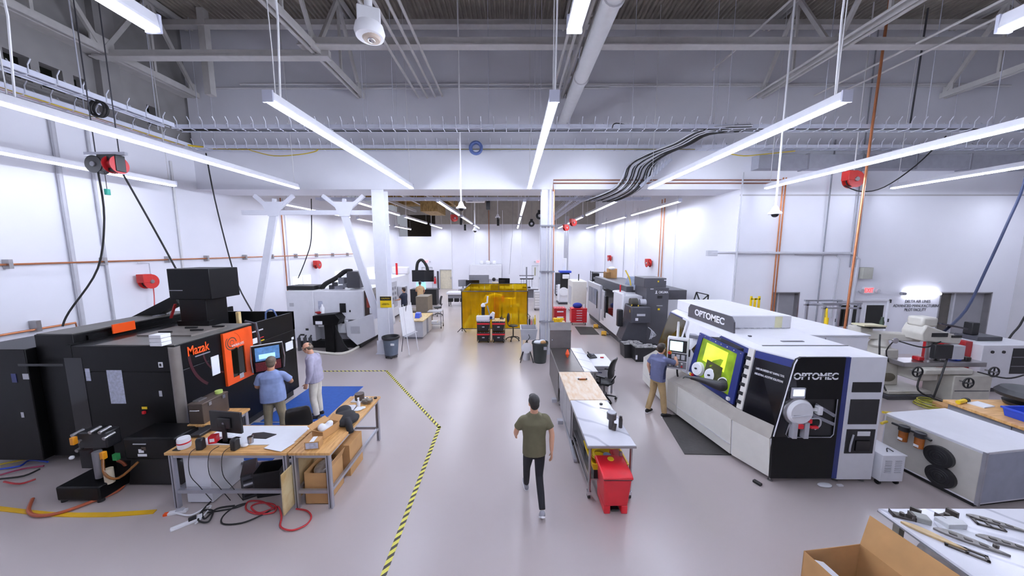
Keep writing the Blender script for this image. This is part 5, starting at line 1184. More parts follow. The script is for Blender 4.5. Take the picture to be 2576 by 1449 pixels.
def port(u, v, y, arm=False):
    c = P(u, v, y); n = Vector((-.93, -.2, .22)).normalized(); o = MB()
    o.tube([c - n * .06, c + n * .0, c + n * .05], [.15, .15, .135], 24)
    r = o.build('glove_port', WHITEP, op_, smooth=True)
    MB().tube([c + n * .051, c + n * .056], [.115, .11], 24).build('port_cover', WHITE if not arm else RUBBER, r, smooth=True)
    if not arm: MB().tube([c + n * .05, c + n * .09], .02, 8).build('cover_knob', BLACK, r)
    return c, n
port(1757, 928, 6.75); port(1790, 945, 6.4)
c_, n_ = port(1823, 968, 6.0, True)
ga = MB(); limb(ga, [c_ - n_ * .0, c_ + Vector((-.12, -.04, .0)), c_ + Vector((-.28, .1, .02)), c_ + Vector((-.42, .22, .03)), c_ + Vector((-.5, .28, .03))], [.115, .1, .065, .045, .035]); hand(ga, c_ + Vector((-.5, .28, .03)), (-.8, .5, 0), (0, 0, -1), (.5, .8, 0), .8, 1.1)
remesh(ga.build('rubber_glove', mat('black rubber glove', '#232123', .5), op_, label='black rubber glove arm hanging out of its port'), .01, 3)
for y, mm in ((6.95, YEL), (6.9, RED), (5.75, WHITEP), (7.0, WHITEP)): q = slant(y, 1.06, .05); MB().box(q.x - .02, q.x + .02, q.y - .03, q.y + .03, q.z - .025, q.z + .03).build('switch', mm, op_)
# front face
fz = lambda v: P(2050, v, FY).z
fl = [(P(1935, 1205, FY).x, .1), (P(1943, 1096, FY).x, fz(1096)), (P(1996, 915, FY).x, fz(915)), (P(2003, 903, FY).x, fz(903)), (P(2014, 898, FY).x, fz(898)), (5.2, fz(898)), (5.2, .1)]
wl0, wl1, wz0, wz1 = P(1975, 1050, FY).x, P(2098, 1050, FY).x, fz(1098), fz(1003)
# dark front built around the viewing opening
MB().prism([fl[0], fl[1], (fl[1][0] + .06, wz0), (5.2, wz0), (5.2, .1)], 'xz', FY - .02, FY + .02).build('front_panel', BLACKP, op_)
MB().prism([(wl0 + .16, wz1), fl[2], fl[3], fl[4], fl[5], (5.2, wz1)], 'xz', FY - .02, FY + .02).build('front_panel', BLACKP, op_)
MB().prism([(fl[1][0] + .06, wz0), fl[1], fl[2], (wl0 + .16, wz1), (wl0 + .03, wz0)], 'xz', FY - .02, FY + .02).build('front_panel', BLACKG, op_)
MB().prism([(wl1, wz0), (5.2, wz0), (5.2, wz1), (wl1, wz1)], 'xz', FY - .02, FY + .02).build('front_panel', BLACKP, op_)
MB().box(wl0 + .02, wl1, FY + .002, FY + .009, wz0, wz1).build('recess_back', BLACK, op_)
MB().tube([(wl0 + .15, FY - .022, wz1), (wl0 + .02, FY - .022, wz0 + .05), (wl0 + .06, FY - .022, wz0), (wl1 - .04, FY - .022, wz0), (wl1, FY - .022, wz0 + .05), (wl1, FY - .022, wz1)], .008, 6).build('opening_trim', ALU, op_)
MB().tube([(fl[1][0], FY - .024, fl[1][1]), (fl[2][0], FY - .024, fl[2][1]), (fl[3][0], FY - .024, fl[3][1])], .009, 6).build('edge_trim', WHITE, op_)
MB().box(5.2, 5.28, FY - .021, FY + .02, .1, fz(898)).build('blue_strip', NAVY, op_)
MB().box(5.28, 5.85, FY - .02, FY + .02, .08, 2.14).build('white_column', WHITE, op_, bevel=.006)
for v0, v1, nm in ((960, 985, 'black_panel'), (1003, 1065, 'black_panel'), (1078, 1138, 'rack_bay')):
    MB().box(P(2140, 1000, FY).x - .02, P(2212, 1000, FY).x - .02, FY - .028, FY - .019, fz(v1), fz(v0)).build(nm, BLACK, op_)
MB().box(5.52, 5.72, FY - .034, FY - .028, fz(1094), fz(1083)).build('rack_label', WHITEP, op_); MB().box(5.5, 5.72, FY - .05, FY - .028, fz(1130), fz(1105)).build('rack_unit', BLACKG, op_); MB().tube([(5.42, FY - .04, fz(1132)), (5.4, FY - .06, fz(1115)), (5.45, FY - .04, fz(1090))], .012, 6, 3).build('rack_cable', LGREY, op_)
text('OPTOMEC', P(2105, 945, FY).x - P(1993, 945, FY).x, WHITEP, op_, (P(2049, 945, FY).x, FY - .026, fz(945)), FACE_CAM, height=.115, bold=.03)
MB().box(P(1993, 945, FY).x, P(2105, 945, FY).x, FY - .029, FY - .0285, fz(945) - .008, fz(945) + .004).build('name_stripe', BLACKP, op_)
MB().box(P(1986, 985, FY).x, P(2021, 985, FY).x, FY - .045, FY - .02, fz(1000), fz(973)).build('touch_display', LGREY, op_, bevel=.006); MB().box(P(1990, 985, FY).x, P(2017, 985, FY).x, FY - .049, FY - .045, fz(993), fz(977)).build('display_screen', mat('lit touch screen', '#c9d4ee', .3, emit=1.3, var=.3, scale=30), op_)
# round antechamber door in the opening
cc = P(2011, 1036, FY - .06); dsk = MB().lathe([(.02, -.05), (.17, -.05), (.2, -.02), (.2, .06), (.02, .06)], (cc.x, FY - .06, cc.z), 'y', 32).build('chamber_door', WHITEP, op_, smooth=True)
MB().lathe([(.2, -.03), (.225, -.03), (.225, .05), (.2, .05)], (cc.x - .02, FY - .03, cc.z), 'y', 32).build('door_ring', STEEL, dsk, smooth=True)
MB().box(cc.x - .13, cc.x + .05, FY - .113, FY - .11, cc.z - .045, cc.z - .03).build('label_plate', LGREY, dsk); MB().bar((cc.x - .17, FY - .12, cc.z - .06), (cc.x + .14, FY - .12, cc.z - .03), .02).build('latch_bar', WHITE, dsk)
MB().box(cc.x + .18, cc.x + .26, FY - .08, FY - .03, cc.z + .02, cc.z + .05).build('handle_neck', WHITEP, dsk); MB().box(cc.x + .26, cc.x + .33, FY - .11, FY - .02, cc.z - .04, cc.z + .1).build('handle', WHITEP, dsk, bevel=.015)
for dx in (-.1, .08): MB().box(cc.x + dx, cc.x + dx + .07, FY - .1, FY - .02, wz0 + .02, cc.z - .17).build('door_rail', LGREY, op_)
MB().box(cc.x - .03, cc.x + .05, FY - .12, FY - .05, cc.z - .26, cc.z - .19).build('red_clamp', RED, op_, bevel=.01); MB().box(cc.x + .15, cc.x + .21, FY - .08, FY - .03, cc.z - .19, cc.z - .12).build('red_clamp', RED, op_, bevel=.01)
MB().box(cc.x + .2, cc.x + .32, FY - .08, FY - .03, cc.z - .28, cc.z - .24).build('red_clamp', RED, op_, bevel=.01)
MB().tube([(cc.x + .18, FY - .05, cc.z - .12), (cc.x + .3, FY - .09, cc.z - .1), (cc.x + .34, FY - .07, cc.z - .22), (cc.x + .28, FY - .05, cc.z - .3)], .012, 6, 4).build('recess_hose', LGREY, op_, smooth=True)
for dx, dz in ((.38, .12), (.28, -.02)): MB().bar((cc.x + dx - .1, FY - .03, cc.z + dz - .02), (wl1 - .03, FY - .03, cc.z + dz - .2), .03, .05).build('slide_rail', MGREY, op_)
for x, y in ((4.28, 5.0), (5.35, 5.0), (5.78, 5.0), (3.8, 7.2), (3.85, 8.8), (5.75, 8.8)): MB().lathe([(.04, 0), (.04, .015), (.012, .02), (.012, .12)], (x, y, 0), 'z', 12).build('levelling_foot', STEEL, op_)
# roof: long lid, raised box and the name board
MB().box(4.35, 5.84, 5.5, 5.52, 2.14, 2.15).build('roof_seam', DGREY, op_)
rb = MB().box(4.62, 5.9, 6.75, 9.0, 2.14, 2.42).build('roof_box', WHITE, op_, bevel=.02)
MB().box(5.55, 5.7, 6.744, 6.75, 2.16, 2.4).build('label_strip', mat('pale yellow tape', '#d9d6b0', .6), rb)
for i in range(9): MB().box(4.66 + .13 * i, 4.72 + .13 * i, 6.742, 6.75, 2.145, 2.16).build('roof_clip', LGREY, rb)
nb0, nb1 = G(1862, 838, 2.14), G(1775, 806, 2.14)
hh = P(1870, 800, nb0.y).z
nbx = 4.42
yA, yB = 6.35, 8.05
nbd = MB().prism([(yA, 2.14), (yB, 2.14), (yB, 2.36), (yB - .08, 2.46), (yA + .12, 2.46), (yA + .02, 2.36)], 'yz', nbx, nbx + .03).build('name_board', CHAR, op_)
text('OPTOMEC', 1.1, WHITEP, nbd, (nbx - .004, (yA + yB) / 2, 2.31), FACE_LEFT, height=.15, bold=.03)
for y0_, z_, s_t, w_ in ((5.21, 1.78, 'LASER ENGINEERED NET SHAPING TOOL', .42), (5.21, 1.69, 'INDUSTRIAL ADDITIVE SOLUTIONS', .42)):
    q = slant(y0_, z_, .012); ang = math.atan2(stat(5.46)[4] - stat(4.96)[4], .5)
    text(s_t, w_, WHITEP, op_, q, (PI / 2 - .12, 0, -PI / 2 - ang * 0.95), height=.035)
MB().box(4.9, 5.3, 5.75, 5.8, 2.141, 2.15).build('roof_vent', DGREY, op_); MB().box(4.55, 4.6, 6.1, 6.14, 2.14, 2.16).build('roof_clip', DGREY, op_)
# control pendant
cp_ = sub('control_pendant', op_, (3.8, 7.25, 1.45), -.55)
MB().box(-.22, .22, -.06, .1, -.38, .36).build('pendant_housing', WHITE, cp_, bevel=.02)
MB().box(-.18, .18, -.066, -.06, .03, .31).build('screen_bezel', BLACK, cp_); MB().box(-.16, .1, -.07, -.066, .06, .28).build('screen', mat('control screen', '#b9dbe8', .3, emit=1.3, var=.15, scale=25), cp_)
MB().box(-.19, .19, -.066, -.06, -.16, .01).build('key_field', DGREY, cp_); MB().box(-.19, .19, -.066, -.06, -.34, -.18).build('key_field', MGREY, cp_)
for i in range(4):
    for j in range(2): MB().cyl((-.14 + .08 * i, -.085, -.22 - .07 * j), (-.14 + .08 * i, -.066, -.22 - .07 * j), .02, n=10).build('button', [RED, WHITEP, DGREY, WHITEP][(i + j) % 4], cp_)
for i in range(3): MB().box(-.12 + .1 * i, -.05 + .1 * i, -.07, -.066, -.13, -.02).build('key_pad', LGREY, cp_)
MB().cyl((-.16, -.11, .0), (-.16, -.06, .0), .03, n=12).build('stop_button', RED, cp_); MB().cyl((-.16, -.07, 0), (-.16, -.062, 0), .045, n=14).build('stop_collar', YEL, cp_)
MB().box(.22, .25, -.02, .06, -.05, .1).build('side_switch', BLACK, cp_); MB().tube([(-.02, .02, .36), (-.02, .02, .55), (-.02, .02, .72)], [.03, .028, .022], 10).build('signal_lamp', WHITEP, cp_, smooth=True)
MB().tube([(.0, .1, -.3), (.02, .05, -.55), (.12, .1, -.72), (.25, .2, -.62), (.25, .15, -.3)], .02, 8, 4).build('pendant_cable', RUBBER, cp_, smooth=True); MB().tube([(.0, .12, -.1), (.1, .4, -.1), (.3, .6, .1)], .035, 8).build('pendant_arm', LGREY, cp_)
MB().box(.2, .4, .15, .3, .34, .42).build('pendant_box', MGREY, cp_, bevel=.01)
solo('work_mat', MB().prism([tuple(G(u, v))[:2] for u, v in ((1662, 1043), (1745, 1047), (1850, 1146), (1722, 1143))], 'xy', 0, .014), mat('dark rubber mat', '#35322f', .75, var=.15, scale=18, bump=.3), 'dark rubber mat beside the large white printer', 'mat')
solo('foot_switch', MB().box(-.03, .03, -.06, .06, 0, .04).rot(.4).mv(G(1905, 1217)), BLACK, 'small black foot switch on the floor at the printer corner', 'switch', bevel=.006)
solo('floor_clip', remesh(MB().ball(G(2075, 1220, .02), (.12, .06, .02)).build('floor_scrap', PAPER), .014, 1) and MB().box(-.02, .06, -.02, .02, .0, .02).mv(G(2110, 1222)), WHITEP, 'small white clip on the floor under the printer', 'clip')
for o in [o for o in COL.objects if o.name.startswith('floor_scrap') and 'label' not in o]: tag(o, 'white crumpled rag under the printer front', 'rag')
# rear enclosure behind the printer
t = thing('powder_enclosure', 'white enclosure standing behind the large printer', 'cabinet', (7.0, 7.9, 0), world=True)
MB().box(5.95, 7.75, 6.9, 9.2, .1, 1.93).build('body', WHITE, t, bevel=.015); MB().box(5.93, 7.77, 6.88, 9.22, 1.93, 1.97).build('lid', WHITE, t, bevel=.01); MB().box(6.05, 7.65, 6.98, 9.1, 0, .1).build('plinth', DGREY, t); MB().box(6.8, 6.81, 6.89, 6.9, .15, 1.9).build('door_gap', MGREY, t)
t = thing('overhead_frame', 'grey slotted strut frame standing behind the printer', 'frame', (9.0, 10, 0), world=True)
for u in (2072, 2158):
    for y in (9.8, 10.4): x = P(u, 800, 9.8).x; MB().box(x - .03, x + .03, y - .03, y + .03, 0, 2.15).build('post', ALU, t)
x0, x1 = P(2066, 790, 9.8).x, P(2164, 790, 9.8).x
for y in (9.8, 10.4):
    for z in (2.03, 2.17): MB().box(x0, x1, y - .03, y + .03, z - .025, z + .025).build('cross_strut', ALU, t)
for x in (x0 + .1, x1 - .1): MB().box(x - .02, x + .02, 9.8, 10.4, 2.1, 2.14).build('tie_strut', ALU, t)
c = P(2084, 790, 9.7); solo('regulator', MB().cyl((c.x, 9.74, 1.5), (c.x, 9.74, 1.75), .05).cyl((c.x, 9.74, 1.75), (c.x, 9.77, 2.03), .025), YEL, 'small yellow regulator hanging in the slotted frame', 'regulator', smooth=True)
# small louvred cabinet on casters
t = thing('louvred_cabinet', 'small white louvred cabinet on casters beside the printer', 'cabinet', (6.12, 5.05, 0), world=True)
MB().box(5.93, 6.3, 4.86, 5.5, .08, .52).build('body', WHITE, t, bevel=.008); MB().box(5.92, 6.31, 4.85, 5.51, .52, .535).build('lid', WHITE, t)
for i in range(7):
    for x in (5.98, 6.14): MB().box(x, x + .1, 4.85, 4.862, .24 + .032 * i, .25 + .032 * i).build('louvre', LGREY, t)
for x, y in ((5.97, 4.92), (6.26, 4.92), (5.97, 5.44), (6.26, 5.44)): MB().lathe([(.01, -.015), (.04, -.015), (.04, .015), (.01, .015)], (x, y, .04), 'x', 12).build('caster', BLACK, t)
MB().tube([(6.1, 4.95, .535), (6.15, 5.0, .57), (6.2, 4.95, .54)], .008, 6, 3).build('clip', DGREY, t)
# chiller with two fans and two filters
t = thing('chiller', 'wide white chiller with two black fans and amber filters', 'machine', (7.3, 5, 0), .13)
MB().box(-.55, .75, -.55, .6, .07, .88).build('body', WHITE, t, bevel=.008); MB().box(-.56, .76, -.56, .61, .88, .905).build('top', WHITE, t, bevel=.006)
MB().box(-.53, .73, -.556, -.55, .1, .86).build('near_panel', mat('bluish grey panel', '#9ea3b3', .4), t); MB().box(-.556, -.55, -.53, .58, .1, .86).build('side_panel', mat('warm grey panel', '#b9b5ae', .4), t)
MB().box(-.5, .7, -.5, .55, 0, .07).build('base', BLACK, t); MB().box(-.565, -.53, -.57, -.53, .07, .9).build('corner_profile', ALU, t)
for y, z in ((-.13, .56), (-.18, .26)):
    f_ = MB().lathe([(.15, -.0), (.165, -.0), (.165, .06), (.15, .06)], (-.62, y, z), 'x', 28).build('fan_guard', BLACK, t, smooth=True)
    for k in range(3): MB().torus((-.625, y, z), .045 + .035 * k, .005, 'x', 20, 5).build('guard_ring', BLACK, f_)
    for k in range(7): a = 2 * PI * k / 7; MB().prism([(y + .03 * math.cos(a), z + .03 * math.sin(a)), (y + .145 * math.cos(a - .1), z + .145 * math.sin(a - .1)), (y + .145 * math.cos(a + .5), z + .145 * math.sin(a + .5))], 'yz', -.59, -.584).build('fan_blade', NAVY, f_)
    MB().lathe([(.005, -.01), (.035, -.01), (.035, .05), (.005, .05)], (-.62, y, z), 'x', 14).build('fan_hub', BLACK, f_)
AMB = mat('amber filter cup', '#8a4a17', .2, var=.2, scale=8)
for y in (.28, .08):
    f_ = MB().cyl((-.64, y, .58), (-.64, y, .76), .055, .058).build('filter_cup', AMB, t, smooth=True); MB().cyl((-.64, y, .76), (-.64, y, .84), .068).build('filter_head', BLACK, f_, smooth=True); MB().box(-.7, -.694, y - .03, y + .03, .6, .64).build('label_plate', WHITEP, f_)
MB().tube([(-.62, .45, .8), (-.64, .08, .81), (-.66, -.06, .79)], .02, 8).build('filter_pipe', BLACK, t)
solo('yellow_hose', MB().tube([P(2222, 1037, 5.5), P(2245, 1040, 5.6), P(2262, 1052, 5.4)], .022, 8, 4), YC, 'upper yellow hose between printer and chiller', 'hose', smooth=True)
solo('yellow_hose', MB().tube([P(2218, 1065, 5.4), P(2235, 1060, 5.5), P(2256, 1066, 5.4)], .022, 8, 4), YC, 'lower yellow hose between printer and chiller', 'hose', smooth=True)

# ================================================================ RIGHT TABLE WITH PARTS, BOX
def marble():
    m_ = mat('marbled laminate', '#dcdce6', .18, var=.03, scale=2); nt = m_.node_tree; b = nt.nodes['Principled BSDF']
    tc = nt.nodes.new('ShaderNodeTexCoord'); wv = nt.nodes.new('ShaderNodeTexWave'); wv.inputs['Scale'].default_value = .9; wv.inputs['Distortion'].default_value = 6; wv.inputs['Detail'].default_value = 2; wv.bands_direction = 'DIAGONAL'
    cr = nt.nodes.new('ShaderNodeValToRGB'); cr.color_ramp.elements[0].color = (*lin('#b6b6c2'), 1); cr.color_ramp.elements[0].position = 0; cr.color_ramp.elements[1].color = (*lin('#e2e2ea'), 1); cr.color_ramp.elements[1].position = .06
    nt.links.new(tc.outputs['Object'], wv.inputs['Vector']); nt.links.new(wv.outputs['Fac'], cr.inputs[0]); nt.links.new(cr.outputs[0], b.inputs['Base Color']); return m_
MARB = marble()
rt = thing('parts_table', 'marbled white table covered with small metal parts at lower right', 'table', (5.2, 3, 0), world=True)
MB().box(4.13, 6.4, 2.5, 3.36, .865, .9).build('worktop', MARB, rt, bevel=.003); MB().box(4.125, 6.405, 2.495, 3.365, .86, .875).build('edge_band', mat('grey edge band', '#77777b', .5), rt)
for x, y in ((4.25, 3.25), (4.25, 2.6), (6.2, 3.25), (6.2, 2.6)): MB().box(x - .03, x + .03, y - .03, y + .03, 0, .86).build('leg', mat('olive grey leg', '#8c8a80', .5, .3), rt)
MB().box(4.28, 6.17, 3.22, 3.26, .2, .25).build('low_rail', ALU, rt); MB().box(4.28, 6.2, 2.6, 3.2, .22, .235).build('low_shelf', LGREY, rt)
PG = mat('machined grey', '#77736f', .4, .7, var=.2, scale=20); PB = mat('machined bronze', '#b39b72', .4, .5, var=.15, scale=12); PD = mat('dark steel part', '#4e4944', .4, .7, var=.2, scale=15)
tz = .901
def blade(u, v, L, w_, ang, m_, label, name='turbine_blade', slots=True):
    c = G(u, v, tz); t = thing(name, label, 'part', c, ang, 'metal parts on the table')
    n = 12; top = [(L * (i / n - .5), w_ * .5 * math.sin(PI * (i / n) ** .7) + .006) for i in range(n + 1)]; poly = top + [(x, -y * .55) for x, y in reversed(top)]
    MB().prism(poly, 'xy', 0, .022).build('blade_body', m_, t, bevel=.004)
    if slots:
        for k in range(3): MB().box(-L * .28 + k * L * .2, -L * .17 + k * L * .2, -w_ * .08, w_ * .18, .022, .028).build('rib', PD, t)
    return t
blade(2345, 1350, .42, .1, -.95, PB, 'long bronze blade part at the front of the parts table', slots=False)
blade(2440, 1365, .46, .12, -.75, PG, 'long grey slotted blade in the middle of the parts table')
blade(2510, 1320, .42, .09, -.6, PG, 'narrow grey slotted blade near the right edge of the parts table')
blade(2535, 1372, .4, .1, -.55, PG, 'grey rail shaped part at the right edge of the parts table')
def bracket(u, v, s, ang, m_, label):
    c = G(u, v, tz); t = thing('metal_bracket', label, 'part', c, ang, 'metal parts on the table')
    MB().prism([(-.09 * s, 0), (.09 * s, 0), (.09 * s, .07 * s), (.06 * s, .07 * s), (.06 * s, .02), (-.06 * s, .02), (-.09 * s, .05 * s)], 'xz', -.04 * s, .04 * s).build('bracket_body', m_, t, bevel=.003); MB().cyl((0, 0, .02), (0, 0, .05 * s), .02 * s).build('boss', m_, t)
bracket(2268, 1300, 1.0, -.4, PD, 'dark bracket at the far left of the parts table'); bracket(2297, 1300, 1.0, .5, PD, 'second dark bracket beside the first on the parts table'); bracket(2380, 1303, 1.1, .2, PD, 'dark bracket behind the frosted block on the parts table')
solo('grey_block', MB().box(-.06, .06, -.05, .05, 0, .06).rot(-.5).mv(G(2316, 1310, tz)), mat('sage block', '#9fa09a', .5), 'grey green block between the brackets on the parts table', 'part', bevel=.008)
solo('frosted_block', MB().prism([(-.1, -.06), (.1, -.06), (.13, 0), (.1, .06), (-.1, .06)], 'xy', 0, .05).mv(G(2390, 1320, tz)), mat('frosted plastic', '#c3c4c6', .3), 'pale frosted block in the middle of the parts table', 'part', bevel=.006)
def plate(u, v, sx, sy, ang, label):
    c = G(u, v, tz); t = thing('slotted_plate', label, 'part', c, ang, 'metal parts on the table')
    MB().box(-sx, sx, -sy, -sy + .02, 0, .015).box(-sx, sx, sy - .02, sy, 0, .015).box(-sx, -sx + .02, -sy, sy, 0, .015).box(sx - .02, sx, -sy, sy, 0, .015).box(-.01, .01, -sy, sy, 0, .015).build('frame', PD, t)
plate(2485, 1320, .1, .055, -.5, 'grey slotted plate near the far edge of the parts table'); plate(2430, 1387, .13, .045, -.8, 'dark rectangular frame at the front of the parts table')
solo('plastic_sleeve', MB().box(-.16, .16, -.1, .1, 0, .004).rot(-.6).mv(G(2420, 1345, tz)), PAPER, 'white sleeve lying under the grey blade on the parts table', 'sleeve')
solo('washer', MB().lathe([(.008, 0), (.02, 0), (.02, .03), (.008, .03)], G(2505, 1377, tz), 'z', 14), PD, 'small round bushing on the parts table', 'part')
bg = remesh(MB().ball((4.42, 3.0, .55), (.12, .2, .26)).ball((4.5, 2.75, .5), (.14, .18, .24)).ball((4.6, 2.6, .45), (.16, .14, .2)).build('plastic_bag', mat('clear plastic bag', '#c9c6c8', .25, var=.15, scale=9)), .02, 2); tag(bg, 'pale plastic bag with contents under the parts table', 'bag')
bxx = open_box('big_carton', 'large open cardboard box on the floor by the parts table', (3.62, 2.93, 0), .12, .72, .7, .5, fl=.5, flaps=(0, 1, 0, 0), ang=1.35)
MB().box(-.34, -.2, -.3, .28, 0, .004).rot(.35, 'Y').mv((0, 0, .34)).build('carton_label', PAPER, bxx); MB().box(-.05, .1, -.25, .2, .02, .3).build('foam_block', mat('blue grey foam', '#8a98a6', .6), bxx, bevel=.02); MB().box(.12, .3, -.3, .1, .02, .2).build('red_pouch', DRED, bxx, bevel=.03)
MB().box(-.34, -.335, -.3, .3, .3, .48).build('purple_slip', mat('purple print', '#5a4a9a', .5), bxx)

# ================================================================ MILLING MACHINE AND FAR RIGHT CORNER
ml = thing('milling_machine', 'cream manual milling machine with hand wheels near the right wall', 'machine', (10.3, 8.6, 0), world=True)
MC = mat('aged cream paint', '#c4c0b6', .45, var=.08, scale=5)
MB().box(9.55, 10.75, 7.9, 9.1, 0, .12).build('base', DGREY, ml, bevel=.02); MB().box(9.6, 10.7, 7.95, 9.05, .12, .22).build('base_cap', MC, ml, bevel=.02)
MB().prism([(9.65, .22), (10.25, .22), (10.15, 1.2), (9.8, 1.2)], 'xz', 8.3, 9.0).build('column', MC, ml, bevel=.03)
MB().ball((9.93, 8.28, .45), (.2, .04, .12)).build('column_hollow', mat('brown grey hollow', '#5f5749', .6, var=.2), ml, smooth=True)  # brown grey dome on the column face stands for its hollow
MB().lathe([(.2, 0), (.22, .05), (.16, .16), (.16, .22)], (9.95, 8.6, 1.2), 'z', 20).build('turret', MC, ml, smooth=True)
MB().bar((9.45, 8.75, 1.5), (10.7, 8.4, 1.5), .26, .2).build('ram', MC, ml, bevel=.03)
MB().box(9.4, 9.75, 8.6, 8.95, 1.45, 1.72).build('ram_end', MC, ml, bevel=.03)
MB().prism([(10.35, 1.5), (11.3, 1.42), (11.35, 1.6), (11.0, 1.72), (10.4, 1.92), (10.3, 1.7)], 'xz', 8.0, 8.45).build('head', MC, ml, bevel=.03)
MB().box(10.35, 10.75, 8.05, 8.4, 1.85, 2.1).build('motor', MC, ml, bevel=.05); MB().bar((10.75, 8.2, 1.96), (11.45, 8.2, 1.82), .4, .04).build('belt_guard', DGREY, ml)
MB().box(10.55, 10.95, 7.99, 8.0, 1.62, 1.72).build('name_plate', BLACK, ml); MB().box(11.05, 11.3, 7.985, 8.0, 1.6, 1.66).build('name_plate', BLACK, ml)
MB().cyl((10.85, 8.2, .98), (10.85, 8.2, 1.5), .09).build('quill', STEEL, ml, smooth=True)
MB().box(10.5, 10.95, 7.85, 7.95, 1.1, 1.45).build('control_display', BLACK, ml, bevel=.01); MB().box(10.95, 11.25, 7.85, 8.05, 1.08, 1.43).build('control_box', LGREY, ml, bevel=.01)
MB().box(10.2, 10.75, 7.9, 8.5, .5, .85).build('knee', MC, ml, bevel=.03); MB().box(9.9, 12.0, 7.95, 8.35, .85, .97).build('table', STEEL, ml, bevel=.01); MB().box(10.2, 11.4, 7.75, 7.95, .72, .86).build('apron', MC, ml, bevel=.03)
for x, y, z, a in ((9.95, 7.7, .82, 'y'), (11.9, 7.75, .8, 'y'), (10.95, 7.5, .62, 'y')):
    w_ = MB().torus((x, y, z), .12, .018, a, 22, 8).build('hand_wheel', BLACK, ml, smooth=True); MB().bar((x - .12, y, z), (x + .12, y, z), .02).bar((x, y, z - .12), (x, y, z + .12), .02).build('wheel_spoke', BLACK, w_); MB().cyl((x, y - .06, z), (x, y + .15, z), .02).build('wheel_shaft', STEEL, w_)
for x, mm in ((10.4, DRED), (10.95, STEEL), (11.35, BLUE), (11.6, PD)): MB().box(x, x + .14, 8.05, 8.22, .97, 1.07).build('vice_block', mm, ml, bevel=.02)
MB().bar((9.2, 8.5, 1.82), (9.9, 8.6, 1.78), .3, .04).build('paper_tray', mat('cream tray', '#cdc6a4', .5), ml); MB().box(9.5, 9.9, 8.45, 8.8, 1.72, 1.8).build('tool_tray', BLACK, ml); MB().lathe([(.04, 0), (.05, .12), (.03, .2), (.03, .26)], (9.95, 8.6, 1.74), 'z', 14).build('oil_bottle', mat('dark green', '#2c3a2c', .5), ml, smooth=True)
MB().cyl((9.75, 8.1, 1.5), (9.75, 8.06, 1.5), .07).build('gauge', CHROME, ml, smooth=True); MB().tube([(9.75, 8.1, 1.5), (9.7, 8.2, 1.2), (9.8, 8.2, .9)], .015, 6, 3).build('gauge_hose', RUBBER, ml)
for pts in ([(9.6, 8.3, 1.6), (9.4, 8.1, 1.3), (9.5, 8.1, .6), (9.6, 8.0, .2)], [(10.9, 7.9, 1.1), (10.4, 7.6, .7), (10.3, 7.6, .2)], [(10.2, 7.8, .8), (9.9, 7.6, .4), (10.4, 7.5, .15)], [(10.0, 8.2, 1.45), (10.4, 8.0, 1.35), (10.8, 8.0, 1.5)], [(11.5, 7.75, .8), (12.0, 7.6, .7), (12.6, 7.7, .75)]):
    MB().tube(pts, .018, 6, 5).build('loose_cable', RUBBER, ml, smooth=True)
t = thing('work_pedestal', 'cream machine pedestal right of the milling machine', 'pedestal', (11.3, 8, 0), world=True); MB().box(10.95, 11.9, 7.75, 8.35, .0, .7).build('pedestal_body', MC, t, bevel=.02); MB().box(11.0, 11.85, 7.745, 7.75, .3, .32).build('ledge', DGREY, t)
t = thing('waste_drum', 'black waste drum between the printer and the milling machine', 'bin', (9.05, 8.35, 0)); MB().lathe([(.24, 0), (.29, .62), (.31, .64), (.31, .68), (.27, .68), (.22, .05)], (0, 0, 0), 'z', 26).build('drum', BLACK, t, smooth=True); remesh(MB().ball((0, 0, .64), (.24, .24, .1)).build('bag_liner', BLACK, t), .03, 1); MB().box(-.1, .1, -.31, -.3, .5, .54).build('label_plate', LGREY, t)
t = thing('white_cabinet', 'white equipment cabinet with dark slotted front at the far right', 'cabinet', (13.4, 8.9, 0), world=True)
MB().box(12.5, 14.2, 8.4, 9.5, .1, 1.28).build('body', WHITE, t, bevel=.01); MB().box(13.3, 14.15, 8.39, 8.4, .5, 1.2).build('dark_front', BLACK, t); MB().box(12.3, 12.5, 8.6, 9.5, .2, 1.32).build('red_side', DRED, t, bevel=.01)
for z in (.7, .95): MB().box(13.3, 14.15, 8.385, 8.39, z, z + .02).build('slot', MGREY, t)
MB().box(12.9, 13.6, 8.8, 9.3, 1.28, 1.4).build('tool_tray', DGREY, t, bevel=.02); MB().box(13.0, 13.2, 9.0, 9.2, 1.4, 1.75).build('camera_arm', BLACK, t, bevel=.02)
for x in (12.75, 13.05): MB().cyl((x, 8.38, 1.1), (x, 8.42, 1.1), .04).build('keyhole', BLACK, t)
MB().box(12.5, 14.2, 8.4, 9.5, 0, .1).build('plinth', DGREY, t)
bn_ = thing('side_workbench', 'grey workbench with wooden top and blue bin at the right edge', 'bench', (8.8, 5.4, 0), .0, None, True)
MB().box(8.25, 10.4, 4.3, 5.95, .9, .95).build('worktop', OAK, bn_, bevel=.004); MB().box(8.3, 10.3, 4.35, 5.9, .06, .9).build('cabinet_body', mat('grey cabinet', '#8b8b90', .5), bn_); MB().box(8.35, 10.25, 4.4, 5.85, 0, .06).build('plinth', DGREY, bn_); MB().box(8.294, 8.3, 5.1, 5.11, .08, .88).build('door_gap', DGREY, bn_)
tub('bright blue plastic bin on the side workbench', (8.75, 5.0, .95), 0, .5, .75, .16, BLUE, 'storage_bin', .92)
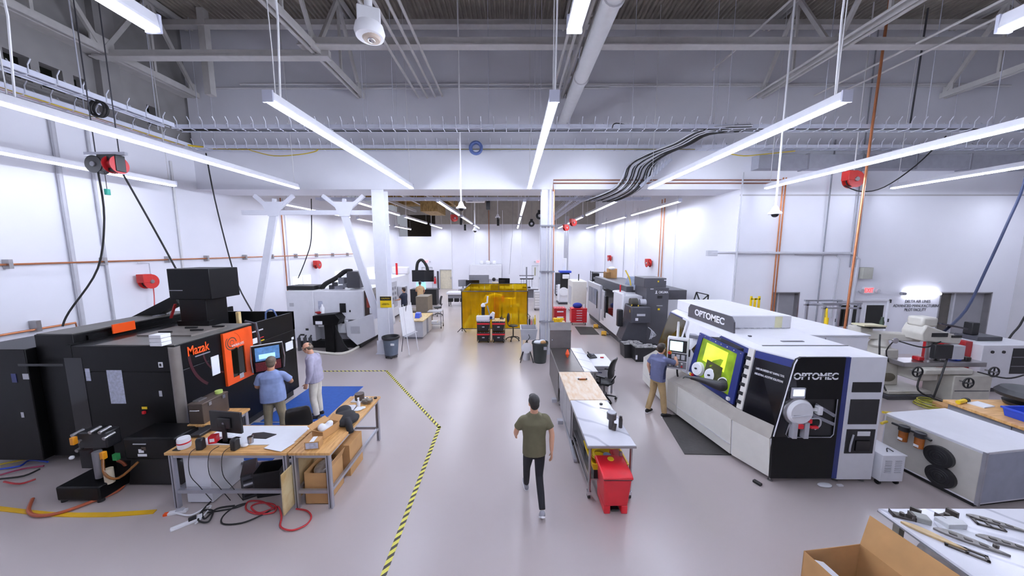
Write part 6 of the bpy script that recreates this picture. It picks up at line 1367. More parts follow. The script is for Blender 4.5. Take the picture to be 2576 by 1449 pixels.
t = thing('cable_spool', 'large black round fan housing on the side workbench', 'fan', (9.4, 5.6, .95)); MB().lathe([(.1, 0), (.3, .02), (.32, .08), (.1, .1), (.1, .16), (.4, .18), (.42, .24), (.36, .32), (.15, .36)], (0, 0, 0), 'z', 30).build('housing', BLACK, t, smooth=True); MB().box(-.1, .1, -.3, -.2, .345, .352).build('label_plate', LGREY, t)
t = thing('hand_torch', 'yellow tool lying at the end of the side workbench', 'tool', (8.4, 5.8, .95), .3); MB().cyl((-.12, 0, .035), (.1, 0, .035), .035).build('body', YEL, t, smooth=True); MB().cyl((.1, 0, .035), (.18, 0, .035), .045).build('tool_head', BLACK, t, smooth=True)
solo('paper_pile', MB().box(-.14, .14, -.1, .1, 0, .02).rot(.2).mv((8.65, 5.72, .95)), PAPER, 'white paper pile beside the yellow tool', 'paper')
hc_ = MB(); c = G(2345, 1022, .03)
for i in range(5): hc_.torus((c.x + .04 * math.sin(i * 2), c.y + .04 * math.cos(i * 3), .03 + .025 * i), .26 - .02 * (i % 3), .014, 'z', 26, 6)
solo('hose_coil', hc_, mat('yellow green hose', '#a8a23a', .5), 'coiled yellow green hose on the floor by the milling machine', 'hose', smooth=True)
solo('floor_carton', MB().box(-.3, .3, -.15, .15, 0, .2).rot(-.3).mv(G(2400, 1040)), CARD, 'flattened brown carton on the floor behind the chiller', 'box', bevel=.01)

# ================================================================ CENTRE RIGHT BENCH ROW
def steel_table(label, x0, x1, y0, y1, topm, zt=.9, cast=True, name='steel_table'):
    t = thing(name, label, 'table', ((x0 + x1) / 2, (y0 + y1) / 2, 0), world=True)
    MB().box(x0, x1, y0, y1, zt - .03, zt).build('worktop', topm, t, bevel=.003); MB().box(x0 - .006, x1 + .006, y0 - .006, y1 + .006, zt - .045, zt - .012).build('edge_band', STEEL, t)
    for x in (x0 + .05, x1 - .05):
        for y in (y0 + .05, y1 - .05):
            l = MB().cyl((x, y, .12 if cast else 0), (x, y, zt - .04), .022, n=10).build('leg', STEEL, t, smooth=True)
            if cast:
                MB().lathe([(.01, -.018), (.055, -.018), (.055, .018), (.01, .018)], (x, y + .02, .055), 'x', 16).build('caster_wheel', RUBBER, l); MB().box(x - .028, x + .028, y - .03, y + .04, .07, .13).build('caster_fork', CHROME, l)
    MB().box(x0 + .06, x1 - .06, y0 + .06, y1 - .06, .3, .32).build('low_shelf', STEEL, t)
    for x in (x0 + .05, x1 - .05): MB().bar((x, y0 + .05, .2), (x, y1 - .05, .2), .025).build('side_rail', STEEL, t)
    return t
BX0, BX1 = 1.13, 1.85
steel_table('front marbled steel table on casters above the red bin', BX0, BX1, 4.55, 6.02, MARB)
wt = thing('wood_table', 'pale wooden table top with rust stains over grey cabinets', 'table', (1.5, 6.8, 0), world=True)
def stained():
    m_ = wood('stained birch', '#ead9c4', '#dcb98f', .4, axis=0, scale=7); return m_
MB().box(1.12, 1.86, 6.04, 7.5, .865, .9).build('worktop', stained(), wt, bevel=.003)
for i in range(3): MB().box(1.15, 1.83, 6.07 + .48 * i, 6.53 + .48 * i, .1, .86).build('cabinet', mat('bench cabinet grey', '#a5a3a6', .4, .2), wt, bevel=.004)
MB().box(1.17, 1.8, 6.1, 7.45, 0, .1).build('plinth', DGREY, wt)
t = steel_table('grey steel table with tall backsplash in the bench row', 1.13, 1.72, 7.53, 9.4, mat('dull steel top', '#6f6a68', .3, .8), name='sink_table')
BS = mat('backsplash grey', '#6d6765', .45, .35)
MB().box(1.12, 1.74, 9.38, 9.42, .9, 1.45).build('backsplash', BS, t); MB().prism([(9.36, 1.45), (9.44, 1.45), (9.62, 1.62), (9.56, 1.64)], 'yz', 1.12, 1.74).build('splash_top', BS, t)
MB().box(1.12, 1.14, 7.6, 9.38, .1, .87).build('side_panel', BS, t)
for x in (1.18, 1.68): MB().ball((x, 9.375, 1.15), .014, 8, 6).build('bolt', CHROME, t)
steel_table('narrow marbled table beside the steel table', 1.74, 2.06, 7.53, 9.4, MARB, cast=False, name='marble_table')
con = MB().lathe([(.0, .0), (.02, .0), (.075, .1), (.02, .22), (.0, .23)], (1.5, 8.55, .9), 'z', 4, ang=.6); solo('orange_marker', con, mat('bright orange', '#ee5a26', .4), 'bright orange diamond marker on the steel table', 'marker')
t = thing('rusty_tool', 'small rusty bar tool on the pale wooden table', 'tool', (1.58, 7.02, .9)); MB().box(-.08, .08, -.012, .012, .01, .03).build('bar', mat('rust', '#8a4a1c', .7, var=.3, scale=30), t); MB().box(-.07, .07, -.03, .08, 0, .003).build('rust_stain', mat('rust stain', '#c98a4a', .7, var=.2, scale=10), t)
for x in (-.09, .09): MB().ball((x, 0, .02), .02, 10, 8).build('bar_end', BLACK, t, smooth=True)
solo('scribble_note', MB().box(-.05, .05, -.02, .02, 0, .002).mv((1.52, 7.15, .9)), PAPER, 'small note behind the rusty tool', 'note')
solo('black_puck', MB().lathe([(.0, 0), (.03, 0), (.03, .02), (0, .02)], (1.68, 5.85, .9), 'z', 16), BLACK, 'small black puck at the far end of the front marbled table', 'puck', smooth=True)
solo('steel_wrench', MB().bar((1.62, 5.72, .906), (1.78, 5.66, .906), .02, .01).cyl((1.78, 5.66, .9), (1.78, 5.66, .912), .025), STEEL, 'small steel wrench on the front marbled table', 'tool')
t = thing('round_gauge', 'dark drum shaped device with silver top on the marbled table', 'device', (1.62, 5.02, .9)); MB().lathe([(.04, 0), (.045, .03), (.04, .16), (.075, .17), (.078, .27), (.07, .275)], (0, 0, 0), 'z', 24).build('body', mat('brown black', '#3a3432', .3), t, smooth=True); MB().lathe([(.0, .275), (.07, .275), (.07, .285), (0, .285)], (0, 0, 0), 'z', 24).build('silver_top', ALU, t); MB().cyl((.02, -.06, .0), (.05, -.02, .1), .035).build('side_tube', mat('brown black', '#3a3432', .3), t, smooth=True)
solo('dark_bottle', MB().lathe([(.03, 0), (.032, .14), (.024, .17), (.022, .2), (.0, .205)], (1.78, 5.05, .9), 'z', 18), mat('brown black', '#3a3432', .3), 'tall dark bottle on the marbled table', 'bottle', smooth=True)
# tray with hose, black bins, red pedal bin below
ty = thing('yellow_tray', 'yellow tray with hoses below the front marbled table', 'tray', (1.5, 4.9, .45), world=True)
MB().loft([[(1.24, 4.62, .46), (1.74, 4.62, .46), (1.74, 5.15, .46), (1.24, 5.15, .46)], [(1.21, 4.58, .58), (1.77, 4.58, .58), (1.77, 5.2, .58), (1.21, 5.2, .58)], [(1.23, 4.6, .58), (1.75, 4.6, .58), (1.75, 5.18, .58), (1.23, 5.18, .58)], [(1.26, 4.64, .475), (1.72, 4.64, .475), (1.72, 5.13, .475), (1.26, 5.13, .475)]]).build('tray_shell', YEL, ty)
for i in range(3): MB().torus((1.4, 4.86, .53 + .02 * i), .12 - .015 * i, .012, 'z', 22, 6).build('yellow_hose', YC, ty, smooth=True)
MB().lathe([(0, 0), (.06, 0), (.06, .03), (0, .03)], (1.5, 4.8, .56), 'z', 20).build('blue_dial', mat('pale blue', '#9db6dc', .4), ty, smooth=True); MB().box(1.56, 1.71, 4.7, 4.9, .5, .62).build('red_case', DRED, ty, bevel=.01); MB().box(1.66, 1.7, 4.68, 4.72, .56, .7).build('latch', STEEL, ty)
MB().box(1.25, 1.75, 4.62, 5.15, .321, .458).build('tray_stand', BLACK, ty)
rbn = thing('pedal_bin', 'red plastic pedal bin in front of the bench row', 'bin', (1.5, 4.5, 0), 0)
def R4(x, y0, y1, z): return [(-x, y0, z), (x, y0, z), (x, y1, z), (-x, y1, z)]
MB().loft([R4(.17, -.2, .2, .12), R4(.2, -.24, .24, .56)]).build('bin_body', RED, rbn, bevel=.02)
MB().box(-.17, -.08, -.2, .2, 0, .13).build('bin_foot', RED, rbn, bevel=.012); MB().box(.08, .17, -.2, .2, 0, .13).build('bin_foot', RED, rbn, bevel=.012); MB().box(-.08, .08, -.05, .2, .02, .12).build('bin_core', DRED, rbn)
MB().box(-.06, .06, -.17, -.05, .02, .04).build('pedal', BLACK, rbn, bevel=.005); MB().box(-.2, .2, -.245, .24, .555, .57).build('bag_liner', BLACK, rbn)
MB().prism([(-.26, .57), (-.26, .6), (-.2, .63), (.2, .64), (.24, .62), (.24, .57)], 'yz', -.215, .215).build('lid', RED, rbn, bevel=.015); MB().lathe([(.0, 0), (.05, 0), (.045, .012), (0, .014)], (0, .12, .636), 'z', 16).build('lid_badge', YEL, rbn)
solo('storage_crate', MB().box(1.25, 1.8, 5.3, 5.9, .33, .7), mat('dark crate', '#2b2a2c', .5), 'dark crate on the low shelf of the front marbled table', 'crate', bevel=.01)
rails = thing('rail_stack', 'long aluminium rails on the floor along the bench row', 'rail', (1.0, 7, 0), world=True)
a, b = G(1447, 1165), G(1393, 945); MB().bar((a.x, a.y, .045), (b.x - .02, b.y, .045), .05, .05).build('rail', ALU, rails); MB().bar((a.x + .1, a.y + .5, .04), (b.x + .06, b.y, .04), .035, .035).build('rail', STEEL, rails)
for y in (6.6, 7.6): MB().box(.98, 1.1, y, y + .12, .07, .16).build('rail_carriage', LGREY, rails, bevel=.01)
# desk, phone and chair right of the bench row
t = thing('small_desk', 'white desk with drawers and a telephone behind the bench row', 'desk', (2.35, 8.8, 0), world=True)
MB().box(1.95 + .12, 2.72, 8.3, 9.3, .72, .75).build('desktop', WHITE, t, bevel=.004); MB().box(2.1, 2.7, 8.75, 9.27, .02, .72).build('pedestal', LGREY, t)
for i in range(3): d_ = MB().box(2.12, 2.68, 8.74, 8.75, .06 + .22 * i, .25 + .22 * i).build('drawer', WHITE, t); MB().box(2.3, 2.5, 8.72, 8.74, .17 + .22 * i, .19 + .22 * i).build('drawer_pull', NAVY, d_)
for x in (2.12, 2.66): MB().box(x - .02, x + .02, 8.32, 8.36, 0, .72).build('leg', LGREY, t)
t = thing('desk_phone', 'black desk telephone on the white desk', 'telephone', (2.28, 9.0, .75), .3); MB().prism([(-.1, 0), (.1, 0), (.1, .08), (-.1, .025)], 'yz', -.11, .11).build('phone_body', BLACK, t, bevel=.006); MB().tube([(-.08, -.08, .06), (-.085, 0, .1), (-.08, .1, .13)], .022, 8).build('handset', BLACK, t, smooth=True); MB().box(0, .08, .02, .09, .06, .085).build('phone_display', MGREY, t)
solo('red_stapler', MB().box(-.05, .05, -.015, .015, 0, .03).mv((2.55, 8.95, .75)), RED, 'small red stapler on the white desk', 'stapler', bevel=.005)
office_chair('black office chair with armrests at the white desk', (2.36, 7.95, 0), .9, h=1.0)
# ================================================================ DARK GREY AND WHITE MACHINE ON THE RIGHT OF THE FAR ROOM
ok = thing('milling_centre', 'white and charcoal machining centre against the right wall of the far room', 'machine', (5.6, 14.5, 0), world=True)
YN0 = 12.15
MB().box(5.05, 5.9, YN0, 13.3, .05, 2.38).build('electric_cabinet', CHAR, ok, bevel=.01)
z1_ = P(1650, 700, YN0).z; MB().box(P(1622, 710, YN0).x, P(1678, 710, YN0).x, YN0 + .05, 13.2, 2.38, z1_).build('cabinet_top', CHAR, ok, bevel=.01)
text('OKUMA', P(1680, 735, YN0).x - P(1656, 735, YN0).x, WHITEP, ok, (P(1669, 735, YN0).x, YN0 - .008, P(1669, 735, YN0).z), FACE_CAM, height=.09, bold=.02)
p_ = P(1651, 735, YN0); MB().prism([(p_.x - .05, p_.z - .06), (p_.x + .05, p_.z - .06), (p_.x + .02, p_.z - .02), (p_.x + .02, p_.z + .06), (p_.x - .02, p_.z + .06), (p_.x - .02, p_.z - .02)], 'xz', YN0 - .01, YN0 - .002).build('emblem', WHITEP, ok)
for u, v, w_, h_, mm in ((1640, 727, .12, .04, LGREY), (1660, 747, .18, .1, BLACK), (1659, 769, .22, .025, LGREY), (1657, 778, .08, .07, YEL), (1656, 708, .05, .06, YEL), (1674, 705, .1, .03, WHITEP)):
    q = P(u, v, YN0); MB().box(q.x - w_ / 2, q.x + w_ / 2, YN0 - .012, YN0 - .002, q.z - h_ / 2, q.z + h_ / 2).build('label_plate', mm, ok)
MB().box(4.35, 7.0, 13.3, 18.2, .3, 1.75).build('body', WHITE, ok, bevel=.02); MB().box(4.4, 6.9, 12.5, 18.1, 0, .3).build('base', DGREY, ok)
MB().box(4.9, 7.2, 13.3, 18.6, 1.75, 2.15).build('upper_body', CHAR, ok, bevel=.02); MB().box(4.7, 5.0, 13.3, 18.4, 1.75, 2.3).build('roof_beam', CHAR, ok, bevel=.02)
MB().box(4.3, 5.04, 12.45, 13.35, .32, 2.02).build('near_housing', WHITE, ok, bevel=.02)
MB().box(4.27, 4.4, 12.5, 13.6, .3, 2.1).build('door_frame', WHITE, ok, bevel=.04)
MB().lathe([(0, 0), (.5, 0), (.5, .04), (0, .05)], (4.75, 13.6, 2.02), 'z', 20).build('roof_dome', WHITE, ok, smooth=True)
MB().box(4.3, 4.345, 13.65, 15.2, .75, 2.05).build('door_opening', GLASSD, ok); MB().box(4.24, 4.34, 14.9, 15.25, .5, 1.9).build('sliding_door', LGREY, ok, bevel=.03)
MB().box(4.22, 4.3, 14.6, 14.75, .7, 1.7).build('control_panel', DGREY, ok, bevel=.02)
MB().box(4.2, 4.34, 15.5, 18.0, .35, 2.1).build('left_door', LGREY, ok, bevel=.03); MB().box(4.18, 4.2, 15.9, 17.6, 1.05, 1.85).build('door_window', mat('blue grey glass', '#6d7488', .15), ok)
for y in (16.5, 17.1): MB().box(4.17, 4.185, y, y + .04, 1.05, 1.85).build('window_bar', LGREY, ok)
MB().bar((4.15, 15.75, .95), (4.15, 15.75, 1.8), .04).build('door_handle', BLACK, ok)
MB().box(4.26, 4.36, 12.6, 18.0, .3, .95).build('lower_skirt', WHITE, ok, bevel=.01)
MB().loft([[(5.2, 14.0, 2.15), (6.0, 14.0, 2.15), (6.0, 15, 2.15), (5.2, 15, 2.15)], [(5.3, 14.5, 2.6), (5.8, 14.5, 2.6), (5.8, 14.9, 2.6), (5.3, 14.9, 2.6)]]).build('clear_hood', mat('cloudy blue hood', '#8590a6', .2, var=.2, scale=5), ok)
MB().box(5.6, 6.4, 13.7, 14.6, 2.15, 2.55).build('coolant_box', CHAR, ok, bevel=.02); MB().tube([(5.0, 13.6, 2.05), (5.02, 13.8, 2.5), (4.95, 14.2, 2.9)], .03, 8, 3).build('roof_hose', YC, ok, smooth=True)
MB().cyl((4.5, 13.45, 2.02), (4.5, 13.45, 2.35), .03).build('signal_lamp', RED, ok)
# chip conveyor in front
cv = thing('chip_conveyor', 'dark inclined chip conveyor emptying into black bins', 'conveyor', (4.7, 11.7, 0), world=True)
MB().prism([(4.25, .1), (4.95, .1), (5.0, 1.0), (4.85, 1.75), (4.35, 1.75), (4.3, 1.2), (4.05, .5)], 'xz', 11.75, 12.4).build('conveyor_body', DGREY, cv, bevel=.02)
MB().box(4.3, 5.0, 11.55, 12.3, 1.15, 1.75).build('conveyor_head', DGREY, cv, bevel=.03); MB().lathe([(.05, -.1), (.16, -.1), (.16, .15), (.05, .15)], (4.5, 12.0, 1.85), 'x', 18).build('drive_motor', mat('olive black', '#3d3a33', .5), cv, smooth=True); MB().lathe([(.05, -.1), (.12, -.1), (.12, .12), (.05, .12)], (4.85, 12.0, 1.85), 'x', 18).build('gear_motor', LGREY, cv, smooth=True)
MB().box(4.5, 4.8, 11.54, 11.55, 1.42, 1.5).build('label_plate', LGREY, cv); MB().box(4.45, 4.55, 11.54, 11.55, 1.25, 1.35).build('label_plate', WHITEP, cv); MB().box(4.0, 4.2, 12.1, 12.3, .9, 1.55).build('pump', BLACK, cv, bevel=.03)
MB().tube([(4.4, 11.8, 1.8), (4.3, 11.7, 1.55), (4.5, 11.6, 1.45), (4.6, 11.7, 1.8)], .02, 6, 4).build('yellow_cable', YC, cv, smooth=True)
for i in range(7): MB().tube([(4.95, 11.6, 1.0), (5.05 + .03 * i, 11.55, .9 - .03 * i), (5.0 + .04 * math.sin(i), 11.5, .62 + .05 * math.cos(i * 2))], .012, 5, 3).build('chip_strand', LGREY, cv, smooth=True)
CH = mat('metal chips', '#b5b2b2', .5, .1, var=.35, scale=60, bump=1.)
for x, y, l, sx in ((4.3, 11.35, 'rear black chip bin full of shavings', .75), (4.62, 10.95, 'front black chip bin full of shavings', .9)):
    b_ = tub(l, (x, y, 0), 0, sx, .5, .5, BLACK, 'chip_bin', .88, 'bin', 'chip bins'); ch = MB(); 
    for i in range(60): ch.cb((random.uniform(-sx * .42, sx * .42), random.uniform(-.2, .2), .43 + random.random() * .08), (.1, .08, .04))
    o_ = ch.build('metal_chips', CH, b_); o_['kind'] = 'stuff'
MB().box(-.43, -.37, -.256, -.25, .1, .25).build('label_plate', WHITEP, b_)
# tool chests
def chest(label, x0, x1, y0, y1, h, m_, n=5, name='tool_chest', pulls=WHITEP):
    t = thing(name, label, 'tool chest', ((x0 + x1) / 2, (y0 + y1) / 2, 0), world=True)
    MB().box(x0, x1, y0, y1, .13, h).build('cabinet', m_, t, bevel=.01); MB().box(x0 - .01, x1 + .01, y0 - .01, y1 + .01, h, h + .03).build('top', m_, t)
    z = .16; H_ = (h - .2) / n
    for i in range(n): d_ = MB().box(x0 + .03, x1 - .03, y0 - .015, y0, z + H_ * i, z + H_ * (i + 1) - .02).build('drawer', m_, t); MB().box((x0 + x1) / 2 - .14, (x0 + x1) / 2 + .14, y0 - .03, y0 - .015, z + H_ * (i + .62), z + H_ * (i + .85)).build('drawer_pull', pulls, d_)
    for x in (x0 + .06, x1 - .06):
        for y in (y0 + .06, y1 - .06): MB().lathe([(.01, -.015), (.05, -.015), (.05, .015), (.01, .015)], (x, y, .05), 'x', 12).build('caster', BLACK, t); MB().box(x - .02, x + .02, y - .02, y + .02, .05, .13).build('caster_fork', STEEL, t)
    return t
q0, q1 = G(1437, 818), G(1476, 818); hz_ = P(1440, 778, q0.y).z
chest('bright red tool chest with white drawer pulls in the far aisle', q0.x, q1.x, q0.y, q0.y + .5, hz_, RED)
bgm = remesh(MB().ball(((q0.x + q1.x) / 2 - .05, q0.y + .25, hz_ + .15), (.25, .15, .15)).build('blue_bag', mat('blue bag cloth', '#23399a', .7, var=.1, scale=12)), .02, 2); tag(bgm, 'round blue bag on the red tool chest', 'bag')
solo('white_jug', MB().lathe([(.05, 0), (.06, .1), (.03, .16), (.025, .2)], (q1.x - .12, q0.y + .2, hz_ + .03), 'z', 14), WHITEP, 'white jug beside the blue bag', 'jug', smooth=True)
s0_, s1_ = P(1394, 800, 14.2), P(1424, 800, 14.2); ht = P(1400, 778, 14.2).z
t = chest('dark red tool box behind the white column', s0_.x, s1_.x, 14.2, 14.7, ht, DRED, 4); 
for i in range(4): MB().box(s0_.x + .04 + .12 * i, s0_.x + .12 + .12 * i, 14.25, 14.65, ht + .03, ht + .045).build('tool_holder', RED, t)
t = thing('pine_bench', 'pale bench with yellow tools beyond the steel backsplash', 'bench', (1.8, 12.5, 0), world=True)
MB().box(1.55, 2.15, 11.5, 13.2, .86, .9).build('worktop', PINE, t)
for x in (1.6, 2.1):
    for y in (11.55, 13.15): MB().box(x - .03, x + .03, y - .03, y + .03, 0, .86).build('leg', ALU, t)
for i in range(4): solo('drill_body', MB().box(-.06, .06, -.05, .05, 0, .14).cyl((0, -.12, .12), (0, .1, .12), .04).rot(.4 * i).mv((1.65 + .11 * i, 12.95, .9)), YEL, ['first', 'second', 'third', 'fourth'][i] + ' yellow power tool on the pale bench', 'power tool', 'yellow power tools', bevel=.01)
solo('steel_pot', MB().lathe([(.07, 0), (.08, .12), (.075, .13)], (1.75, 12.2, .9), 'z', 18), STEEL, 'steel pot on the pale bench', 'pot', smooth=True)
solo('work_mat', MB().prism([tuple(G(u, v))[:2] for u, v in ((1446, 822), (1490, 823), (1508, 842), (1460, 842))], 'xy', 0, .014), mat('dark rubber mat', '#35322f', .75), 'dark rubber mat in front of the charcoal machining centre', 'mat')
for u, v, nm in ((1499, 825, 'farther'), (1519, 843, 'nearer')):
    t = thing('foot_pedal', nm + ' yellow foot pedal before the charcoal machining centre', 'pedal', G(u, v), -.3, 'foot pedals'); MB().prism([(-.12, 0), (.12, 0), (.12, .16), (-.05, .16), (-.12, .05)], 'yz', -.11, .11).build('pedal_guard', mat('amber yellow', '#dba21c', .5), t, bevel=.01); MB().box(-.08, .08, -.13, -.05, .02, .05).build('pedal_plate', BLACK, t); MB().tube([(.1, .05, .05), (.3, .1, .02), (.45, .3, .02)], .015, 6, 3).build('pedal_cable', RUBBER, t)
# boxes piled on the roof of the machine
for i, (u, v, w_, h_, mm, nm) in enumerate(((1540, 695, .5, .55, CARD, 'tall brown carton'), (1528, 690, .3, .35, CARDD, 'dark brown carton'))):
    q = P(u, v, 19.0); solo('roof_carton', MB().box(q.x - w_ / 2, q.x + w_ / 2, 18.9 - .1 * i, 19.3, 2.3 - .15, 2.3 - .15 + h_), mm, nm + ' on the rear platform of the right machine', 'box', 'roof cartons', bevel=.01)
t = thing('rear_platform', 'grey platform carrying cartons behind the charcoal machine', 'platform', (5.6, 19.1, 0), world=True); MB().box(4.9, 6.6, 18.7, 19.6, 2.05, 2.149).build('deck', CHAR, t)
for x in (5.0, 6.5):
    for y in (18.8, 19.5): MB().box(x - .04, x + .04, y - .04, y + .04, 0, 2.05).build('post', CHAR, t)
q = P(1538, 683, 19); remesh(MB().ball((q.x, 18.95, 2.72), (.2, .15, .1)).build('foam_wrap', PAPER), .03, 1); tag(bpy.data.objects['foam_wrap'], 'white foam wrap on the cartons', 'wrapping')
# far-right machines behind
t = thing('far_mill', 'white machine with round gauge and blue top at the far right', 'machine', (4.0, 23, 0), world=True)
MB().box(3.3, 4.0, 22.6, 23.6, .1, 1.3).build('body', WHITE, t, bevel=.05); MB().cyl((3.6, 22.5, .9), (3.6, 22.6, .9), .3, n=22).build('round_cover', WHITEP, t, smooth=True); MB().box(3.35, 4.0, 22.55, 22.6, 1.1, 2.2).build('black_column', BLACK, t, bevel=.03); MB().box(3.5, 3.95, 22.4, 22.9, 1.8, 2.1).build('spindle_head', WHITEP, t, bevel=.03); MB().box(3.3, 4.1, 22.4, 23.2, 2.2, 2.35).build('blue_cap', BLUE, t, bevel=.03); MB().cyl((3.7, 23, 2.35), (3.7, 23, 3.2), .14).build('filter_can', WHITEP, t, smooth=True); MB().box(3.25, 4.05, 22.5, 23.7, 0, .1).build('base', DGREY, t)
t = thing('white_cabinet', 'tall white machine cabinet in the far right aisle', 'machine', (4.2, 19.5, 0), world=True)
MB().box(3.55, 4.4, 19.0, 20.6, .1, 1.95).build('body', CREAM, t, bevel=.03); MB().box(3.54, 3.55, 19.3, 20.3, .5, 1.6).build('door', LGREY, t); MB().tube([(4.4, 19.0, 1.6), (4.55, 18.9, 1.0), (4.5, 18.8, .5)], .05, 8, 3).build('hose', LGREY, t, smooth=True); MB().box(3.6, 4.35, 19.05, 20.5, 0, .1).build('plinth', DGREY, t)
MB().tube([(4.0, 19.5, 1.95), (4.0, 19.5, 2.35)], .03, 8).build('sensor_post', BLACK, t)
t = thing('wire_rack', 'black wire rack standing by the right wall of the far room', 'rack', (6.2, 23, 0), world=True)
for x in (5.6, 6.6):
    for y in (22.6, 23.2): MB().box(x - .02, x + .02, y - .02, y + .02, 0, 2.3).build('post', BLACK, t)
for z in (.4, 1.0, 1.6, 2.2): MB().box(5.6, 6.6, 22.6, 23.2, z, z + .03).build('shelf', BLACK, t)
MB().box(5.65, 6.1, 22.7, 23.1, 1.63, 2.15).build('stored_box', BLACK, t, bevel=.02)
t = thing('drawer_tower', 'dark grey drawer tower right of the far double door', 'tool chest', (4.0, 27, 0), world=True); MB().box(3.6, 4.1, 26.8, 27.3, .1, 1.9).build('cabinet', DGREY, t, bevel=.01)
for i in range(6): MB().box(3.63, 4.07, 26.78, 26.8, .15 + .2 * i, .32 + .2 * i).build('drawer', LGREY if i < 4 else DGREY, t)
MB().box(3.65, 4.05, 26.85, 27.25, 0, .1).build('base', BLACK, t)
t = thing('drain_pipes', 'bundle of grey pipes rising in the far right corner', 'pipe', (3.9, 28, 0), world=True)
for i in range(4): x = P(1420 + 3 * i, 620, 28).x; MB().tube([(x, 28, 0), (x, 28, 6.6)], .045, 8).build('pipe', LGREY, t, smooth=True)
t = thing('red_jack', 'red floor jack beside the tall white cabinet', 'jack', (4.75, 18.5, 0), world=True); MB().box(4.6, 4.9, 18.45, 18.65, .2, 1.5).build('jack_body', mat('brick red', '#a5483a', .5), t, bevel=.03); MB().box(4.5, 5.0, 18.4, 18.7, 0, .2).build('jack_base', DGREY, t)

# ================================================================ WHITE MACHINE ON THE LEFT OF THE FAR ROOM
lt = thing('turning_centre', 'white turning centre with black top unit left of the caution column', 'machine', (-7, 13.3, 0), world=True)
YL0 = 12.25
lx = lambda u, v=780: P(u, v, YL0).x
lz = lambda v, u=820: P(u, v, YL0).z
MB().box(lx(722), lx(790), YL0, 14.6, .3, lz(732)).build('left_body', WHITE, lt, bevel=.02)
MB().box(lx(790), lx(912, 740), YL0, 14.6, lz(805), lz(732)).build('upper_body', WHITE, lt, bevel=.04)
MB().box(lx(838), lx(872), YL0, 14.6, lz(838), lz(805)).build('mid_body', WHITE, lt, bevel=.02)
MB().prism([(lx(868), lz(812)), (lx(940, 792), lz(788)), (lx(943, 800), lz(845)), (lx(895), lz(868)), (lx(870), lz(845))], 'xz', YL0 - .05, 14.4).build('chip_guard', WHITE, lt, bevel=.02)
MB().prism([(lx(912, 740), lz(732)), (lx(925), lz(745)), (lx(942), lz(785)), (lx(935), lz(800)), (lx(905), lz(805))], 'xz', YL0 + .12, 14.2).build('side_guard', mat('brown dark guard', '#4a3d37', .4), lt)
MB().box(lx(920), lx(928), YL0 + .1, YL0 + .12, lz(775), lz(750)).build('red_mark', mat('brick red', '#a5483a', .5), lt); MB().box(lx(927), lx(936), YL0 + .09, YL0 + .12, lz(790), lz(775)).build('paper_label', PAPER, lt)
MB().box(lx(790), lx(870), YL0 + .35, 14.5, .25, lz(805)).build('recess', LGREY, lt)
MB().box(lx(745), lx(900), YL0 + .1, 14.5, 0, .28).build('base', BLACK, lt)
MB().box(lx(855, 770), lx(870, 770), YL0 - .02, YL0, lz(786), lz(763)).build('inspection_window', BLACK, lt); MB().box(lx(879), lx(882), YL0 - .02, YL0, lz(785), lz(780)).build('switch', BLACK, lt); MB().box(lx(859), lx(865), YL0 - .05, YL0, lz(813), lz(803)).build('switch_box', BLACK, lt)
MB().box(lx(882), lx(904), YL0 - .065, YL0 - .05, lz(838), lz(820)).build('mesh_vent', LGREY, lt)
MB().box(lx(726), lx(778), YL0 - .01, YL0, lz(835), lz(753)).build('access_door', WHITE, lt, bevel=.004)
for u0, u1, v0, v1, mm in ((730, 741, 762, 771, LGREY), (802, 813, 757, 778, SHEET), (766, 773, 826, 831, BLACK), (751, 762, 840, 844, BLACK), (799, 812, 810, 822, WHITEP)): MB().box(lx(u0), lx(u1), YL0 - .02, YL0 - .011, lz(v1), lz(v0)).build('label_plate', mm, lt)
MB().box(P(725, 720, 12.6).x, P(792, 720, 12.6).x, 12.5, 13.2, lz(732), lz(732) + .16).build('top_tray', BLACK, lt, bevel=.01)
ux0, ux1 = P(875, 700, 12.8).x, P(907, 700, 12.8).x
MB().prism([(ux0, 2.3), (ux1, 2.3), (ux1 + .02, 2.75), (ux1 - .06, 2.95), (ux0 + .03, 2.95), (ux0, 2.85)], 'xz', 12.7, 13.4).build('mist_collector', CHAR, lt, bevel=.02)
MB().tube([P(808, 730, 12.9), P(818, 715, 12.9), P(845, 700, 12.9), P(868, 683, 12.9), P(885, 682, 12.9)], .09, 10, 4).build('exhaust_hose', RUBBER, lt, smooth=True)
MB().box(P(853, 705, 12.9).x, P(868, 705, 12.9).x, 12.8, 13.1, 2.45, 2.7).build('valve_box', MGREY, lt, bevel=.02)
for u, v in ((835, 722), (843, 715), (850, 724), (860, 722), (870, 718)): q = P(u, v, 12.9); MB().cb(q, (.16, .15, .16)).build('roof_valve', DGREY if u % 2 else MGREY, lt)
